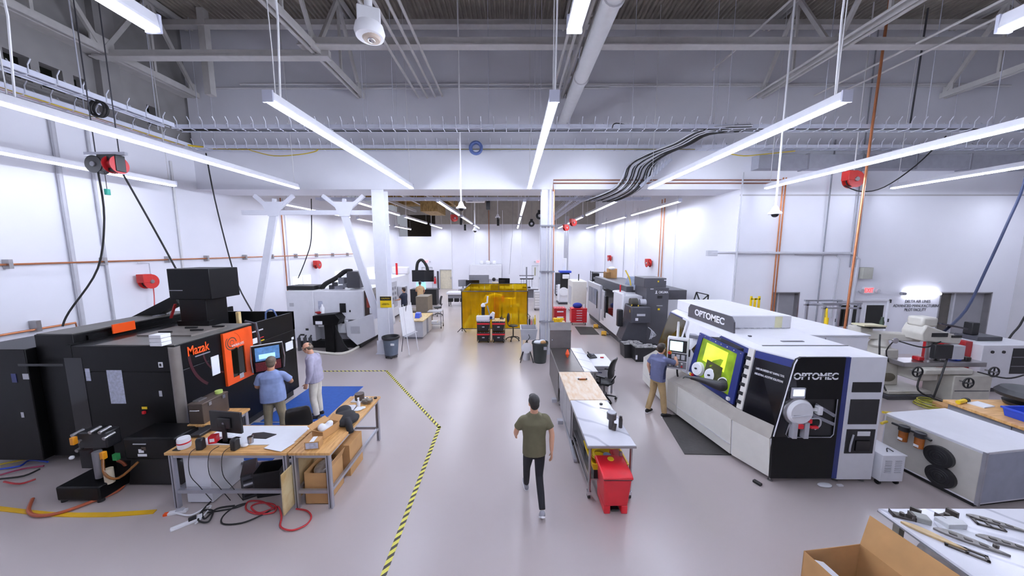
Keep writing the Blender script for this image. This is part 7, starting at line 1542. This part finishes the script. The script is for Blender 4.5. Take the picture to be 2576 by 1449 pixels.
# conveyor discharge in front of it
t = thing('chip_stand', 'black chip conveyor stand in front of the white turning centre', 'conveyor', (-7, 12, 0), world=True)
ya = 11.7; wx = lambda u, v=830: P(u, v, ya).x; wz = lambda v: P(820, v, ya).z
MB().prism([(wx(788), wz(818)), (wx(788), wz(795)), (wx(845), wz(790)), (wx(856), wz(803)), (wx(848), wz(818))], 'xz', ya, ya + .45).build('stand_head', BLACKP, t, bevel=.02); MB().box(wx(815), wx(838), ya + .02, ya + .35, 0, wz(815)).build('stand_leg', BLACKP, t, bevel=.01)
MB().prism([(wx(838), 0), (wx(875), 0), (wx(860), .3), (wx(838), wz(818))], 'xz', ya + .1, ya + .14).build('stand_gusset', BLACK, t); MB().box(wx(795), wx(812), ya - .01, ya, wz(816), wz(808)).build('label_plate', WHITEP, t)
c = P(802, 793, 11.9); solo('red_bowl', MB().lathe([(.04, 0), (.11, .05), (.12, .08), (.0, .08)], (c.x, 11.9, wz(795) + .04), 'z', 18), DRED, 'small red bowl on the black chip stand', 'bowl', smooth=True)
c = P(812, 790, 11.95); solo('white_bottle', MB().lathe([(.07, 0), (.08, .2), (.03, .28), (.03, .34)], (c.x, 11.95, wz(795) + .05), 'z', 16), WHITEP, 'white bottle on the black chip stand', 'bottle', smooth=True)
hs = [G(u, v, .04) for u, v in ((740, 872), (790, 884), (830, 889), (855, 890), (880, 884), (902, 872))]
solo('spill_sock', MB().tube(hs, .05, 8, 4), mat('cream absorbent', '#e3ded2', .7), 'white absorbent sock curving on the floor before the turning centre', 'absorbent sock', smooth=True)
for u in (755, 770, 783): q = P(u, 862, 12.05); solo('hose_fitting', MB().cyl((q.x, 12.0, 0), (q.x, 12.0, .5), .06).cyl((q.x, 12.0, .5), (q.x + .08, 11.95, .6), .03), DGREY, {755: 'left', 770: 'middle', 783: 'right'}[u] + ' dark pipe fitting at the base of the turning centre', 'fitting', 'pipe fittings', smooth=True)
# windows on the left wall
for u0, u1, v0, v1, nm in ((738, 780, 692, 720, 'window_9'), (845, 860, 682, 715, 'window_10'), (925, 940, 672, 700, 'window_11')):
    a, b = PX(u0, v1, XL), PX(u1, v0, XL); o = struct(nm, MB().box(XL, XL + .03, a.y, b.y, a.z, b.z), mat('daylit pane', '#e8f4ff', .3, emit=1.1, var=.05)); MB().box(XL + .03, XL + .05, (a.y + b.y) / 2 - .03, (a.y + b.y) / 2 + .03, a.z, b.z).build('mullion', WHITE, o)
# grey panelled machine behind the column
t = thing('grey_machine', 'white machine with grey control panel where a man in navy works', 'machine', (-6.4, 18.2, 0), world=True)
MB().box(-8.6, -6.5, 17.0, 20.5, .1, 2.3).build('body', WHITE, t, bevel=.05); MB().box(-6.5, -6.35, 16.6, 17.9, .7, 2.1).build('panel', LGREY, t, bevel=.02)
for i in range(3):
    for j in range(3): MB().box(-6.35, -6.34, 16.8 + .35 * j, 17.0 + .35 * j, 1.1 + .28 * i, 1.25 + .28 * i).build('panel_window', MGREY, t)
MB().box(-6.45, -6.1, 18.2, 18.9, 1.2, 1.75).build('control_console', LGREY, t, bevel=.04); MB().box(-6.12, -6.09, 18.3, 18.8, 1.3, 1.7).build('screen', MGREY, t); MB().box(-8.5, -6.6, 17.1, 20.4, 0, .1).build('plinth', DGREY, t); MB().box(-7.4, -6.4, 20.0, 20.4, 2.3, 2.75).build('head_cover', WHITE, t, bevel=.06); MB().cyl((-6.9, 19.5, 2.3), (-6.9, 19.5, 3.0), .06).build('signal_lamp', RED, t)
t = thing('black_machine', 'black machine with arched hose in front of the far tan shirted man', 'machine', (-6.2, 22.5, 0), world=True)
MB().box(-7.0, -5.2, 22.2, 23.0, 0, 1.1).build('body', BLACK, t, bevel=.02); MB().box(-6.9, -5.4, 22.4, 22.6, 1.6, 2.4).build('big_screen', BLACKG, t, bevel=.02); MB().box(-6.5, -5.9, 22.0, 22.2, 1.1, 1.6).build('blue_screen', mat('blue screen', '#7fb3d9', .3, emit=1.), t); MB().tube([(-6.6, 22.5, 2.3), (-6.5, 22.5, 2.9), (-6.2, 22.5, 3.1), (-5.9, 22.5, 2.7), (-5.8, 22.5, 2.3)], .1, 10, 4).build('arched_hose', RUBBER, t, smooth=True); MB().box(-6.25, -6.1, 22.45, 22.55, 1.1, 1.7).build('screen_post', DGREY, t)

# ================================================================ MIDDLE OF THE HALL
t = thing('trash_can', 'grey round trash can on a dolly beside the column', 'bin', (-4.28, 11.22, 0))
MB().lathe([(.22, .12), (.27, .68), (.3, .7), (.3, .76), (.275, .76), (.26, .7), (.21, .14)], (0, 0, 0), 'z', 28).build('can_body', GREYCAN, t, smooth=True); MB().lathe([(.255, .66), (.302, .7), (.305, .77), (.27, .77), (.24, .6)], (0, 0, 0), 'z', 28).build('bag_liner', BLACK, t, smooth=True); MB().lathe([(.05, .07), (.22, .07), (.22, .12), (.05, .12)], (0, 0, 0), 'z', 20).build('dolly', BLACK, t)
for k in range(5): a = 2 * PI * k / 5; MB().ball((.18 * math.cos(a), .18 * math.sin(a), .035), .035, 10, 8).build('caster', DGREY, t)
MB().box(.08, .2, -.27, -.24, .5, .57).build('label', WHITEP, t)
t = thing('easel_board', 'narrow whiteboard easel standing beside the grey trash can', 'easel', (-3.75, 11.75, 0), 1.3)
MB().box(-.38, .38, -.03, -.01, .72, 1.75).rot(-.12, 'X').build('board', WHITEP, t); MB().tube([(-.3, -.12, 0), (-.25, .1, 1.85)], .014, 6).build('leg', WHITEP, t); MB().tube([(.3, -.12, 0), (.25, .1, 1.85)], .014, 6).build('leg', WHITEP, t); MB().tube([(0, .4, 0), (0, .12, 1.85)], .014, 6).build('leg', DGREY, t); MB().box(-.4, .4, -.06, .03, .69, .72).build('marker_tray', LGREY, t)
t = thing('grey_desk', 'grey steel desk with blue holder behind the easel', 'desk', (-4.1, 14.2, 0), world=True)
MB().box(-4.75, -3.75, 13.5, 15.2, .78, .82).build('desktop', PINE, t, bevel=.005); MB().box(-4.65, -3.8, 13.6, 14.2, .08, .78).build('pedestal', LGREY, t); MB().box(-4.65, -3.8, 14.5, 15.1, .08, .78).build('pedestal', LGREY, t); MB().box(-4.6, -3.85, 13.65, 15.05, 0, .08).build('plinth', MGREY, t)
solo('blue_holder', MB().prism([(-.22, 0), (.22, 0), (.1, .22), (-.1, .2)], 'yz', -.1, .1).mv((-4.15, 14.2, .82)), mat('bright blue acrylic', '#4a63d6', .3), 'blue wedge shaped holder on the grey desk', 'holder')
t = thing('brown_partition', 'tall brown steel cabinet side beyond the grey desk', 'cabinet', (-4.2, 16.2, 0), world=True); MB().box(-4.75, -4.15, 15.9, 16.8, .05, 1.5).build('cabinet', mat('taupe steel', '#7d7263', .5), t, bevel=.01); MB().box(-5.4, -4.75, 15.9, 16.6, .05, .8).build('side_unit', mat('taupe steel', '#7d7263', .5), t, bevel=.01); MB().box(-5.4, -4.15, 15.95, 16.75, 0, .05).build('plinth', DGREY, t)
t = thing('utility_cart', 'grey two shelf utility cart next to the brown cabinet', 'cart', (-3.75, 15.7, 0))
for x in (-.32, .32):
    for y in (-.25, .25): MB().bar((x, y, .1), (x, y, .85), .03).build('post', MGREY, t); MB().lathe([(.01, -.015), (.05, -.015), (.05, .015), (.01, .015)], (x, y, .05), 'x', 12).build('caster', BLACK, t)
for z in (.2, .8): MB().box(-.34, .34, -.27, .27, z, z + .04).build('shelf', LGREY, t, bevel=.005)
MB().box(-.2, .1, -.15, .1, .24, .34).build('stored_box', WHITEP, t)
office_chair('far black office chair near the utility cart', (-4.3, 18.6, 0), 2., h=1.0, arms=False)
# yellow welding curtain booth
def curtain_mat():
    m_ = mat('yellow curtain vinyl', '#d9ae08', .25, var=.12, scale=2.5); nt = m_.node_tree; b = nt.nodes['Principled BSDF']; out = nt.nodes['Material Output']
    tr = nt.nodes.new('ShaderNodeBsdfTransparent'); tr.inputs[0].default_value = (.85, .62, .02, 1); mx = nt.nodes.new('ShaderNodeMixShader'); mx.inputs[0].default_value = .38
    nt.links.new(tr.outputs[0], mx.inputs[1]); nt.links.new(b.outputs[0], mx.inputs[2]); nt.links.new(mx.outputs[0], out.inputs[0]); return m_
CUR = curtain_mat()
ct = thing('welding_booth', 'yellow see-through welding curtain booth in the middle of the far room', 'curtain', (-.8, 16.5, 0), world=True)
CA, CB, CC, CD, CZ = (-2.32, 14.85), (.72, 14.95), (.85, 18.4), (-2.35, 18.3), 1.87
def panel(a, b, n, lab=None):
    for i in range(n):
        f0, f1 = i / n, (i + 1) / n; p0 = (a[0] + (b[0] - a[0]) * f0, a[1] + (b[1] - a[1]) * f0); p1 = (a[0] + (b[0] - a[0]) * f1, a[1] + (b[1] - a[1]) * f1)
        k = 10; vs = []; d = Vector((p1[0] - p0[0], p1[1] - p0[1], 0)); nn = Vector((-d.y, d.x, 0)).normalized()
        for j in range(k + 1): q = Vector((p0[0], p0[1], 0)) + d * (j / k * .99) + nn * (.02 * math.sin(j * 2.1 + i)); vs += [(q.x, q.y, .16), (q.x, q.y, CZ)]
        MB().add(vs, [(2 * j, 2 * j + 2, 2 * j + 3, 2 * j + 1) for j in range(k)]).build('curtain_panel', CUR, ct, smooth=True)
panel(CA, CB, 4); panel(CB, CC, 3); panel(CD, CC, 4); panel(CA, CD, 3)
for a, b in ((CA, CB), (CB, CC), (CC, CD), (CD, CA)): MB().bar((*a, CZ + .02), (*b, CZ + .02), .035).build('top_rail', DGREY, ct)
for a, b in ((CA, CB),): MB().bar((*a, .14), (*b, .14), .03).build('bottom_rail', DGREY, ct)
for a in (CA, CB, CC, CD):
    MB().bar((*a, .02), (*a, CZ + .03), .04).build('post', BLACK, ct)
    for dx in (-.2, .2): MB().bar((a[0], a[1], .2), (a[0] + dx, a[1] - abs(dx) * .6, .01), .025).build('post_foot', BLACK, ct)
# robot and table inside the booth
t = thing('robot_arm', 'yellow robot arm standing inside the welding booth', 'robot', (-1.3, 16.6, 0), world=True)
RY = mat('robot yellow', '#f0d21c', .4)
MB().cyl((-1.3, 16.6, 0), (-1.3, 16.6, .35), .25, n=20).build('robot_base', RY, t, smooth=True); MB().tube([(-1.3, 16.6, .3), (-1.32, 16.6, .8), (-1.28, 16.6, 1.3)], [.2, .15, .13], 12).build('lower_arm', RY, t, smooth=True); MB().tube([(-1.28, 16.6, 1.3), (-.9, 16.55, 1.5), (-.5, 16.5, 1.45)], [.14, .11, .08], 12).build('upper_arm', RY, t, smooth=True); MB().ball((-1.28, 16.6, 1.32), .16).build('shoulder_joint', RY, t, smooth=True); MB().box(-.55, -.4, 16.42, 16.58, 1.15, 1.45).build('gripper', ORANGE, t, bevel=.02)
t = thing('booth_table', 'table with yellow box inside the welding booth', 'table', (-.1, 17, 0), world=True); MB().box(-.6, .4, 16.6, 17.5, .85, .9).build('worktop', LGREY, t)
for x in (-.55, .35):
    for y in (16.65, 17.45): MB().bar((x, y, 0), (x, y, .85), .05).build('leg', DGREY, t)
MB().box(-.5, .2, 16.9, 17.3, .9, 1.25).build('yellow_box', RY, t, bevel=.02); MB().box(-1.0, -.7, 17.2, 17.5, 0, 1.3).build('orange_cabinet', mat('burnt orange', '#c9681c', .5), t, bevel=.02)
# bin carts with microscope in front of the booth
def bincart(x, y, label, topm, group='bin carts'):
    t = thing('bin_cart', label, 'cart', (x, y, 0), 0, group)
    MB().box(-.27, .27, -.22, .26, .9, .94).build('worktop', topm, t, bevel=.005)
    for z0, z1 in ((.06, .44), (.5, .88)):
        MB().loft([R4(.2, -.2, .22, z0), R4(.25, -.24, .24, z1)]).build('drawer_box', BLACK, t, bevel=.015); MB().box(-.26, .26, -.25, .25, z1 - .1, z1 - .04).build('red_rim', RED, t); MB().box(-.05, .05, -.255, -.225, z0 + .16, z0 + .2).build('drawer_pull', LGREY, t)
        for k in range(6): MB().cyl((-.2 + .08 * k, -.2, z1 - .05), (-.2 + .08 * k, -.2, z1 + .01), .02, n=8).build('stored_tool', WHITEP if k % 2 else STEEL, t)
    for px_ in (-.2, .2):
        for py_ in (-.15, .18): MB().ball((px_, py_, .03), .03, 10, 8).build('caster', BLACK, t)
    for px_ in (-.25, .25): MB().box(px_ - .01, px_ + .01, -.2, .24, .06, .9).build('side_frame', DGREY, t)
    return t
bincart(-1.17, 13.2, 'left black bin cart with white top and microscope', WHITE); bincart(-.55, 13.2, 'right black bin cart with wooden top', PINE)
solo('white_case', MB().box(-1.45, -.92, 12.97, 13.2, .945, 1.12), WHITEP, 'white case at the front of the left bin cart', 'case', bevel=.01)
t = thing('microscope', 'tall black and white microscope on the left bin cart', 'microscope', (-1.15, 13.36, .94)); MB().box(-.12, .12, -.1, .1, 0, .05).build('base', BLACK, t, bevel=.01); MB().cyl((-.05, 0, .05), (-.05, 0, .55), .07).build('column', BLACK, t, smooth=True); MB().lathe([(.07, .5), (.09, .52), (.09, .58), (.07, .62), (.02, .66)], (-.05, 0, 0), 'z', 18).build('head', WHITEP, t, smooth=True); MB().tube([(-.05, 0, .6), (.12, 0, .68), (.14, 0, .95)], .035, 8).build('eyepiece_arm', WHITEP, t, smooth=True); MB().tube([(.1, 0, .05), (.22, -.05, .2), (.12, 0, .55)], .03, 8).build('side_arm', MGREY, t, smooth=True)
t = thing('white_press', 'white bench press between the two bin carts', 'device', (-.86, 13.3, .945)); MB().prism([(-.12, 0), (.12, 0), (.15, .25), (.05, .3), (-.1, .12)], 'xz', -.09, .09).build('body', WHITEP, t, bevel=.02); MB().cyl((0, -.1, .08), (0, -.16, .08), .05).build('lens', NAVY, t, smooth=True); MB().box(-.14, .14, -.1, .1, -.003, .0).build('pad', BLACK, t)
solo('small_device', MB().box(-.08, .08, -.04, .04, 0, .05).cyl((0, 0, .05), (0, 0, .14), .02).cyl((-.06, 0, .05), (-.06, 0, .09), .025), BROWNM, 'small dark device on the wooden bin cart top', 'device').location = (-.42, 13.25, .94)
t = thing('drafting_stool', 'black drafting stool right of the bin carts', 'chair', (.05, 13.45, 0), -1.9)
remesh(MB().ball((0, 0, .62), (.22, .21, .05)).build('seat', BLACK, t), .016, 2); bk = MB().ball((0, -.22, .95), (.17, .045, .2)).build('backrest', BLACK, t, smooth=True); MB().tube([(0, -.1, .58), (0, -.24, .65), (0, -.24, .9)], .018, 8, 3).build('back_post', BLACK, t); MB().cyl((0, 0, .12), (0, 0, .6), .025).build('gas_column', BLACK, t)
for k in range(5): a = 2 * PI * k / 5; c_, s_ = math.cos(a), math.sin(a); l = MB().tube([(0, 0, .16), (.18 * c_, .18 * s_, .12), (.3 * c_, .3 * s_, .06)], .02, 8).build('base_leg', BLACK, t, smooth=True); MB().ball((.3 * c_, .3 * s_, .03), .03, 10, 8).build('caster', BLACK, l)
# sink, bucket, stand, trash can
t = thing('utility_sink', 'white utility sink with bottles beside the column', 'sink', (.75, 11.5, 0), world=True)
MB().loft([[(.34, 11.5, .55), (.86, 11.5, .55), (.86, 12.2, .55), (.34, 12.2, .55)], [(.3, 11.45, .95), (.92, 11.45, .95), (.92, 12.25, .95), (.3, 12.25, .95)], [(.34, 11.49, .95), (.88, 11.49, .95), (.88, 12.21, .95), (.34, 12.21, .95)], [(.38, 11.54, .6), (.84, 11.54, .6), (.84, 12.16, .6), (.38, 12.16, .6)]]).build('basin', LGREY, t)
for x in (.37, .85):
    for y in (11.55, 12.15): MB().bar((x, y, 0), (x, y, .56), .04).build('leg', WHITE, t)
MB().tube([(.6, 12.2, .95), (.6, 12.15, 1.25), (.6, 11.95, 1.22)], .018, 8, 3).build('tap', CHROME, t)
for i, (x, mm, h_, nm) in enumerate(((.74, mat('pink bottle', '#e0858a', .4), .22, 'pink soap bottle at the sink corner'), (.81, mat('sand bottle', '#c9c3a0', .4), .3, 'pale spray bottle at the sink corner'), (.67, BLACK, .32, 'black handled brush at the sink'), (.88, YEL, .36, 'yellow brush standing at the sink'))):
    solo('sink_bottle', MB().lathe([(.03, 0), (.035, h_ * .6), (.015, h_ * .75), (.015, h_)], (x, 12.22 + .05 * (i % 2), .951), 'z', 12), mm, nm, 'bottle', smooth=True)
t = thing('white_bucket', 'white bucket with round lid hung on a folding stand', 'bucket', (.5, 11.0, 0)); MB().lathe([(.13, 0), (.15, .36), (.16, .37), (.16, .4), (.0, .41)], (0, 0, 0), 'z', 24).build('bucket_body', WHITEP, t, smooth=True)
t = thing('folding_stand', 'black folding stand holding a white disc beside the bucket', 'stand', (.5, 10.75, 0))
for sx in (-1, 1): MB().tube([(sx * .22, -.12, 0), (0, .0, .75)], .014, 8).build('leg', BLACK, t); MB().tube([(sx * .22, .2, 0), (0, .02, .75)], .014, 8).build('leg', BLACK, t)
MB().lathe([(.0, -.01), (.18, -.01), (.18, .01), (.0, .01)], (0, -.06, .5), 'y', 28).build('disc', WHITEP, t, smooth=True); MB().tube([(.0, 0, .7), (.1, 0, .85), (.06, .02, .95)], .012, 6).build('hook', BLACK, t)
t = thing('black_trash_can', 'dark trash can full of rubbish beside the backsplash', 'bin', (.95, 10.75, 0)); MB().lathe([(.21, 0), (.26, .62), (.28, .64), (.28, .7), (.26, .7), (.22, .1)], (0, 0, 0), 'z', 26).build('can_body', mat('dark green grey', '#2f3532', .5), t, smooth=True); remesh(MB().ball((-.08, 0, .68), (.14, .14, .07)).ball((.08, .06, .69), (.12, .12, .07)).build('rubbish', PAPER, t), .02, 1); MB().box(.1, .2, -.275, -.255, .5, .6).build('label', LGREY, t)
remesh(MB().ball((.1, -.08, .7), (.1, .08, .07)).build('brown_rubbish', CARD, t), .02, 1)
# far benches behind the booth
def far_bench(x0, x1, y, label, name='far_bench'):
    t = thing(name, label, 'bench', ((x0 + x1) / 2, y, 0), world=True, group='far benches')
    MB().box(x0, x1, y - .4, y + .4, .86, .9).build('worktop', LGREY, t); MB().box(x0 + .05, x1 - .05, y + .3, y + .34, .1, .86).build('modesty_panel', MGREY, t)
    for x in (x0 + .05, x1 - .05):
        for q in (-.35, .35): MB().bar((x, y + q, 0), (x, y + q, .86), .05).build('leg', MGREY, t)
    return t
far_bench(-4.0, -1.6, 24.5, 'far bench with several black monitors'); far_bench(-1.4, .2, 24.8, 'middle far bench carrying a dark monitor'); far_bench(.3, 2.0, 24.6, 'far bench with the tall stand instrument')
monitor('left small black monitor on the far bench', (-3.7, 24.5, .9), .2, .7, .5, scr=MGREY); monitor('large grey monitor on the far bench', (-2.5, 24.6, .9), 0, 1.5, .85, scr=MGREY); monitor('low black monitor in front of the large one on the far bench', (-2.95, 24.25, .9), .1, 1.0, .5); monitor('dark monitor in the middle of the far benches', (-.6, 24.8, .9), -.3, .9, .6)
t = thing('seated_scope', 'blue and black instrument with cream head on the far bench', 'instrument', (-1.25, 24.3, 0), world=True); MB().box(-1.6, -.9, 24.0, 24.3, .5, 1.2).build('blue_body', NAVY, t, bevel=.05); MB().box(-1.5, -1.0, 24.1, 24.4, 1.2, 1.4).build('cream_top', mat('cream part', '#cfc0a6', .5), t, bevel=.04); MB().ball((-1.35, 24.2, 1.6), .14).build('black_head', BLACK, t, smooth=True); MB().box(-1.5, -1.0, 24.0, 24.3, 0, .5).build('pedestal', DGREY, t)
t = thing('antenna_stand', 'tall grey stand with cross bars on the far bench', 'stand', (1.1, 24.6, .9)); MB().box(-.3, .3, -.2, .2, 0, .1).build('stand_base', BLACK, t); MB().bar((0, 0, .1), (0, 0, 1.6), .1).build('stand_mast', MGREY, t); MB().bar((-.5, 0, .7), (.5, 0, .7), .08).build('cross_bar', BLACK, t); MB().bar((-.55, 0, .95), (.55, 0, .95), .05).build('cross_bar', DGREY, t)
for k in range(5): MB().bar((-.4 + .2 * k, 0, .1), (-.4 + .2 * k, 0, .7), .03).build('rod', MGREY, t)
t = thing('lab_rack', 'light grey drawer rack right of the booth', 'cabinet', (1.7, 20.5, 0), world=True); MB().box(1.4, 1.95, 20.2, 20.9, .12, 1.2).build('cabinet', LGREY, t)
for i in range(6): MB().box(1.43, 1.92, 20.18, 20.2, .18 + .165 * i, .31 + .165 * i).build('drawer', WHITE, t)
for x in (1.45, 1.9): MB().box(x - .03, x + .03, 20.25, 20.85, 0, .12).build('foot', DGREY, t)
t = thing('white_cart', 'white topped equipment cart left of the booth', 'cart', (-3.9, 22, 0), world=True); MB().box(-4.4, -3.1, 21.6, 22.5, .8, .95).build('top', WHITE, t, bevel=.02); MB().box(-4.3, -3.2, 21.7, 22.4, .55, .8).build('under_box', MGREY, t)
for x in (-4.25, -3.25):
    for y in (21.75, 22.35): MB().bar((x, y, 0), (x, y, .56), .05).build('leg', DGREY, t)
for i in range(3): MB().box(-4.3 + .4 * i, -4.0 + .4 * i, 21.7, 22.0, .3, .55).build('hung_part', BLACK, t)
t = thing('mezzanine_pod', 'white raised wall box on the far wall behind the benches', 'cabinet', (-2.3, 31, 0), world=True); MB().box(-4.0, -1.0, 30.8, 31.42, 1.0, 2.4).build('box', WHITE, t, bevel=.03)
for i in range(3): MB().box(-3.1 + .6 * i, -2.7 + .6 * i, 31.0, 31.3, 2.4, 2.75).build('stored_bag', WHITEP, t, bevel=.1)
for x in (-3.8, -1.2): MB().bar((x, 31.2, 0), (x, 31.2, 1.0), .06).build('leg', WHITE, t)
t = thing('fire_extinguisher', 'red fire extinguisher on the far wall between two doors', 'extinguisher', P(1094, 705, YB - .15)); MB().lathe([(.0, -.35), (.11, -.33), (.11, .15), (.05, .25), (.03, .3)], (0, 0, 0), 'z', 16).build('cylinder', RED, t, smooth=True); MB().box(-.06, .1, -.03, .03, .28, .36).build('valve', BLACK, t); MB().box(-.04, .04, .08, .14, -.1, .1).build('wall_bracket', DGREY, t)
t = thing('dark_panel_post', 'narrow dark post leaning by the beige far door', 'post', (P(1102, 710, YB - .2).x, YB - .2, 0)); MB().box(-.08, .08, -.04, .04, 0, 1.75).build('post_body', DGREY, t); MB().box(-.15, .15, -.1, .1, 0, .04).build('post_foot', BLACK, t)
# easel frame and canisters between the machines on the right
t = thing('black_easel', 'black triangular wire frame behind the large printer', 'frame', (6.6, 10.8, 0), world=True)
q = [P(1738, 780, 10.6), P(1752, 735, 10.6), P(1782, 742, 10.6), P(1776, 800, 10.6)]
for a, b in ((0, 1), (1, 2), (2, 3), (0, 2), (1, 3)): MB().bar(q[a], q[b], .03).build('frame_bar', BLACK, t)
for k in (0, 3): MB().bar((q[k].x, 10.6, 0), q[k], .03).build('frame_leg', BLACK, t)
for u, nm in ((1715, 'left'), (1724, 'right')):
    c = P(u, 765, 10.9); t = thing('gas_canister', nm + ' dark canister cap behind the printer', 'canister', (c.x, 10.9, 0), 0, 'canisters'); MB().cyl((0, 0, 0), (0, 0, c.z - .1), .07).build('canister_body', WHITEP, t, smooth=True); MB().cyl((0, 0, c.z - .1), (0, 0, c.z + .06), .05).build('canister_cap', DGREY, t, smooth=True)
t = thing('yellow_stand', 'yellow frame stand behind the raised printer roof', 'stand', (8.0, 10.6, 0), world=True); 
for u in (1890, 1900, 1910): x = P(u, 750, 10.6).x; MB().bar((x, 10.6, 0), (x, 10.6, P(u, 745 if u != 1900 else 750, 10.6).z), .05).build('post', YEL, t)
x0, x1 = P(1888, 750, 10.6).x, P(1912, 750, 10.6).x; MB().bar((x0, 10.6, P(1900, 752, 10.6).z), (x1, 10.6, P(1900, 752, 10.6).z), .05).build('cross_bar', YEL, t)

# ================================================================ HAZARD TAPE ON THE FLOOR
def hazard():
    m_ = mat('hazard tape', '#d8cf6a', .5); nt = m_.node_tree; b = nt.nodes['Principled BSDF']; tc = nt.nodes.new('ShaderNodeTexCoord'); sp = nt.nodes.new('ShaderNodeSeparateXYZ'); nt.links.new(tc.outputs['Object'], sp.inputs[0])
    ad = nt.nodes.new('ShaderNodeMath'); ad.operation = 'ADD'; nt.links.new(sp.outputs[0], ad.inputs[0]); nt.links.new(sp.outputs[1], ad.inputs[1])
    ml_ = nt.nodes.new('ShaderNodeMath'); ml_.operation = 'MULTIPLY'; ml_.inputs[1].default_value = 1 / .125; nt.links.new(ad.outputs[0], ml_.inputs[0])
    fr_ = nt.nodes.new('ShaderNodeMath'); fr_.operation = 'FRACT'; nt.links.new(ml_.outputs[0], fr_.inputs[0]); gt = nt.nodes.new('ShaderNodeMath'); gt.operation = 'GREATER_THAN'; gt.inputs[1].default_value = .55; nt.links.new(fr_.outputs[0], gt.inputs[0])
    mx = nt.nodes.new('ShaderNodeMix'); mx.data_type = 'RGBA'; mx.inputs[6].default_value = (*lin('#e0d85e'), 1); mx.inputs[7].default_value = (*lin('#2c2719'), 1); nt.links.new(gt.outputs[0], mx.inputs[0]); nt.links.new(mx.outputs[2], b.inputs['Base Color']); return m_
HZ = hazard()
tp = thing('hazard_tape', 'yellow and black striped hazard tape bending across the aisle floor', 'floor tape', (0, 0, 0))
pts = [G(800, 934), G(972, 933), G(1105, 1075), G(960, 1460)]
for a, b in zip(pts, pts[1:]):
    L = (b - a).length; o = MB().box(-.03, L + .03, -.035, .035, .001, .004).build('tape_strip', HZ, tp); o.location = a; o.rotation_euler = (0, 0, math.atan2(b.y - a.y, b.x - a.x))
flush_texts()
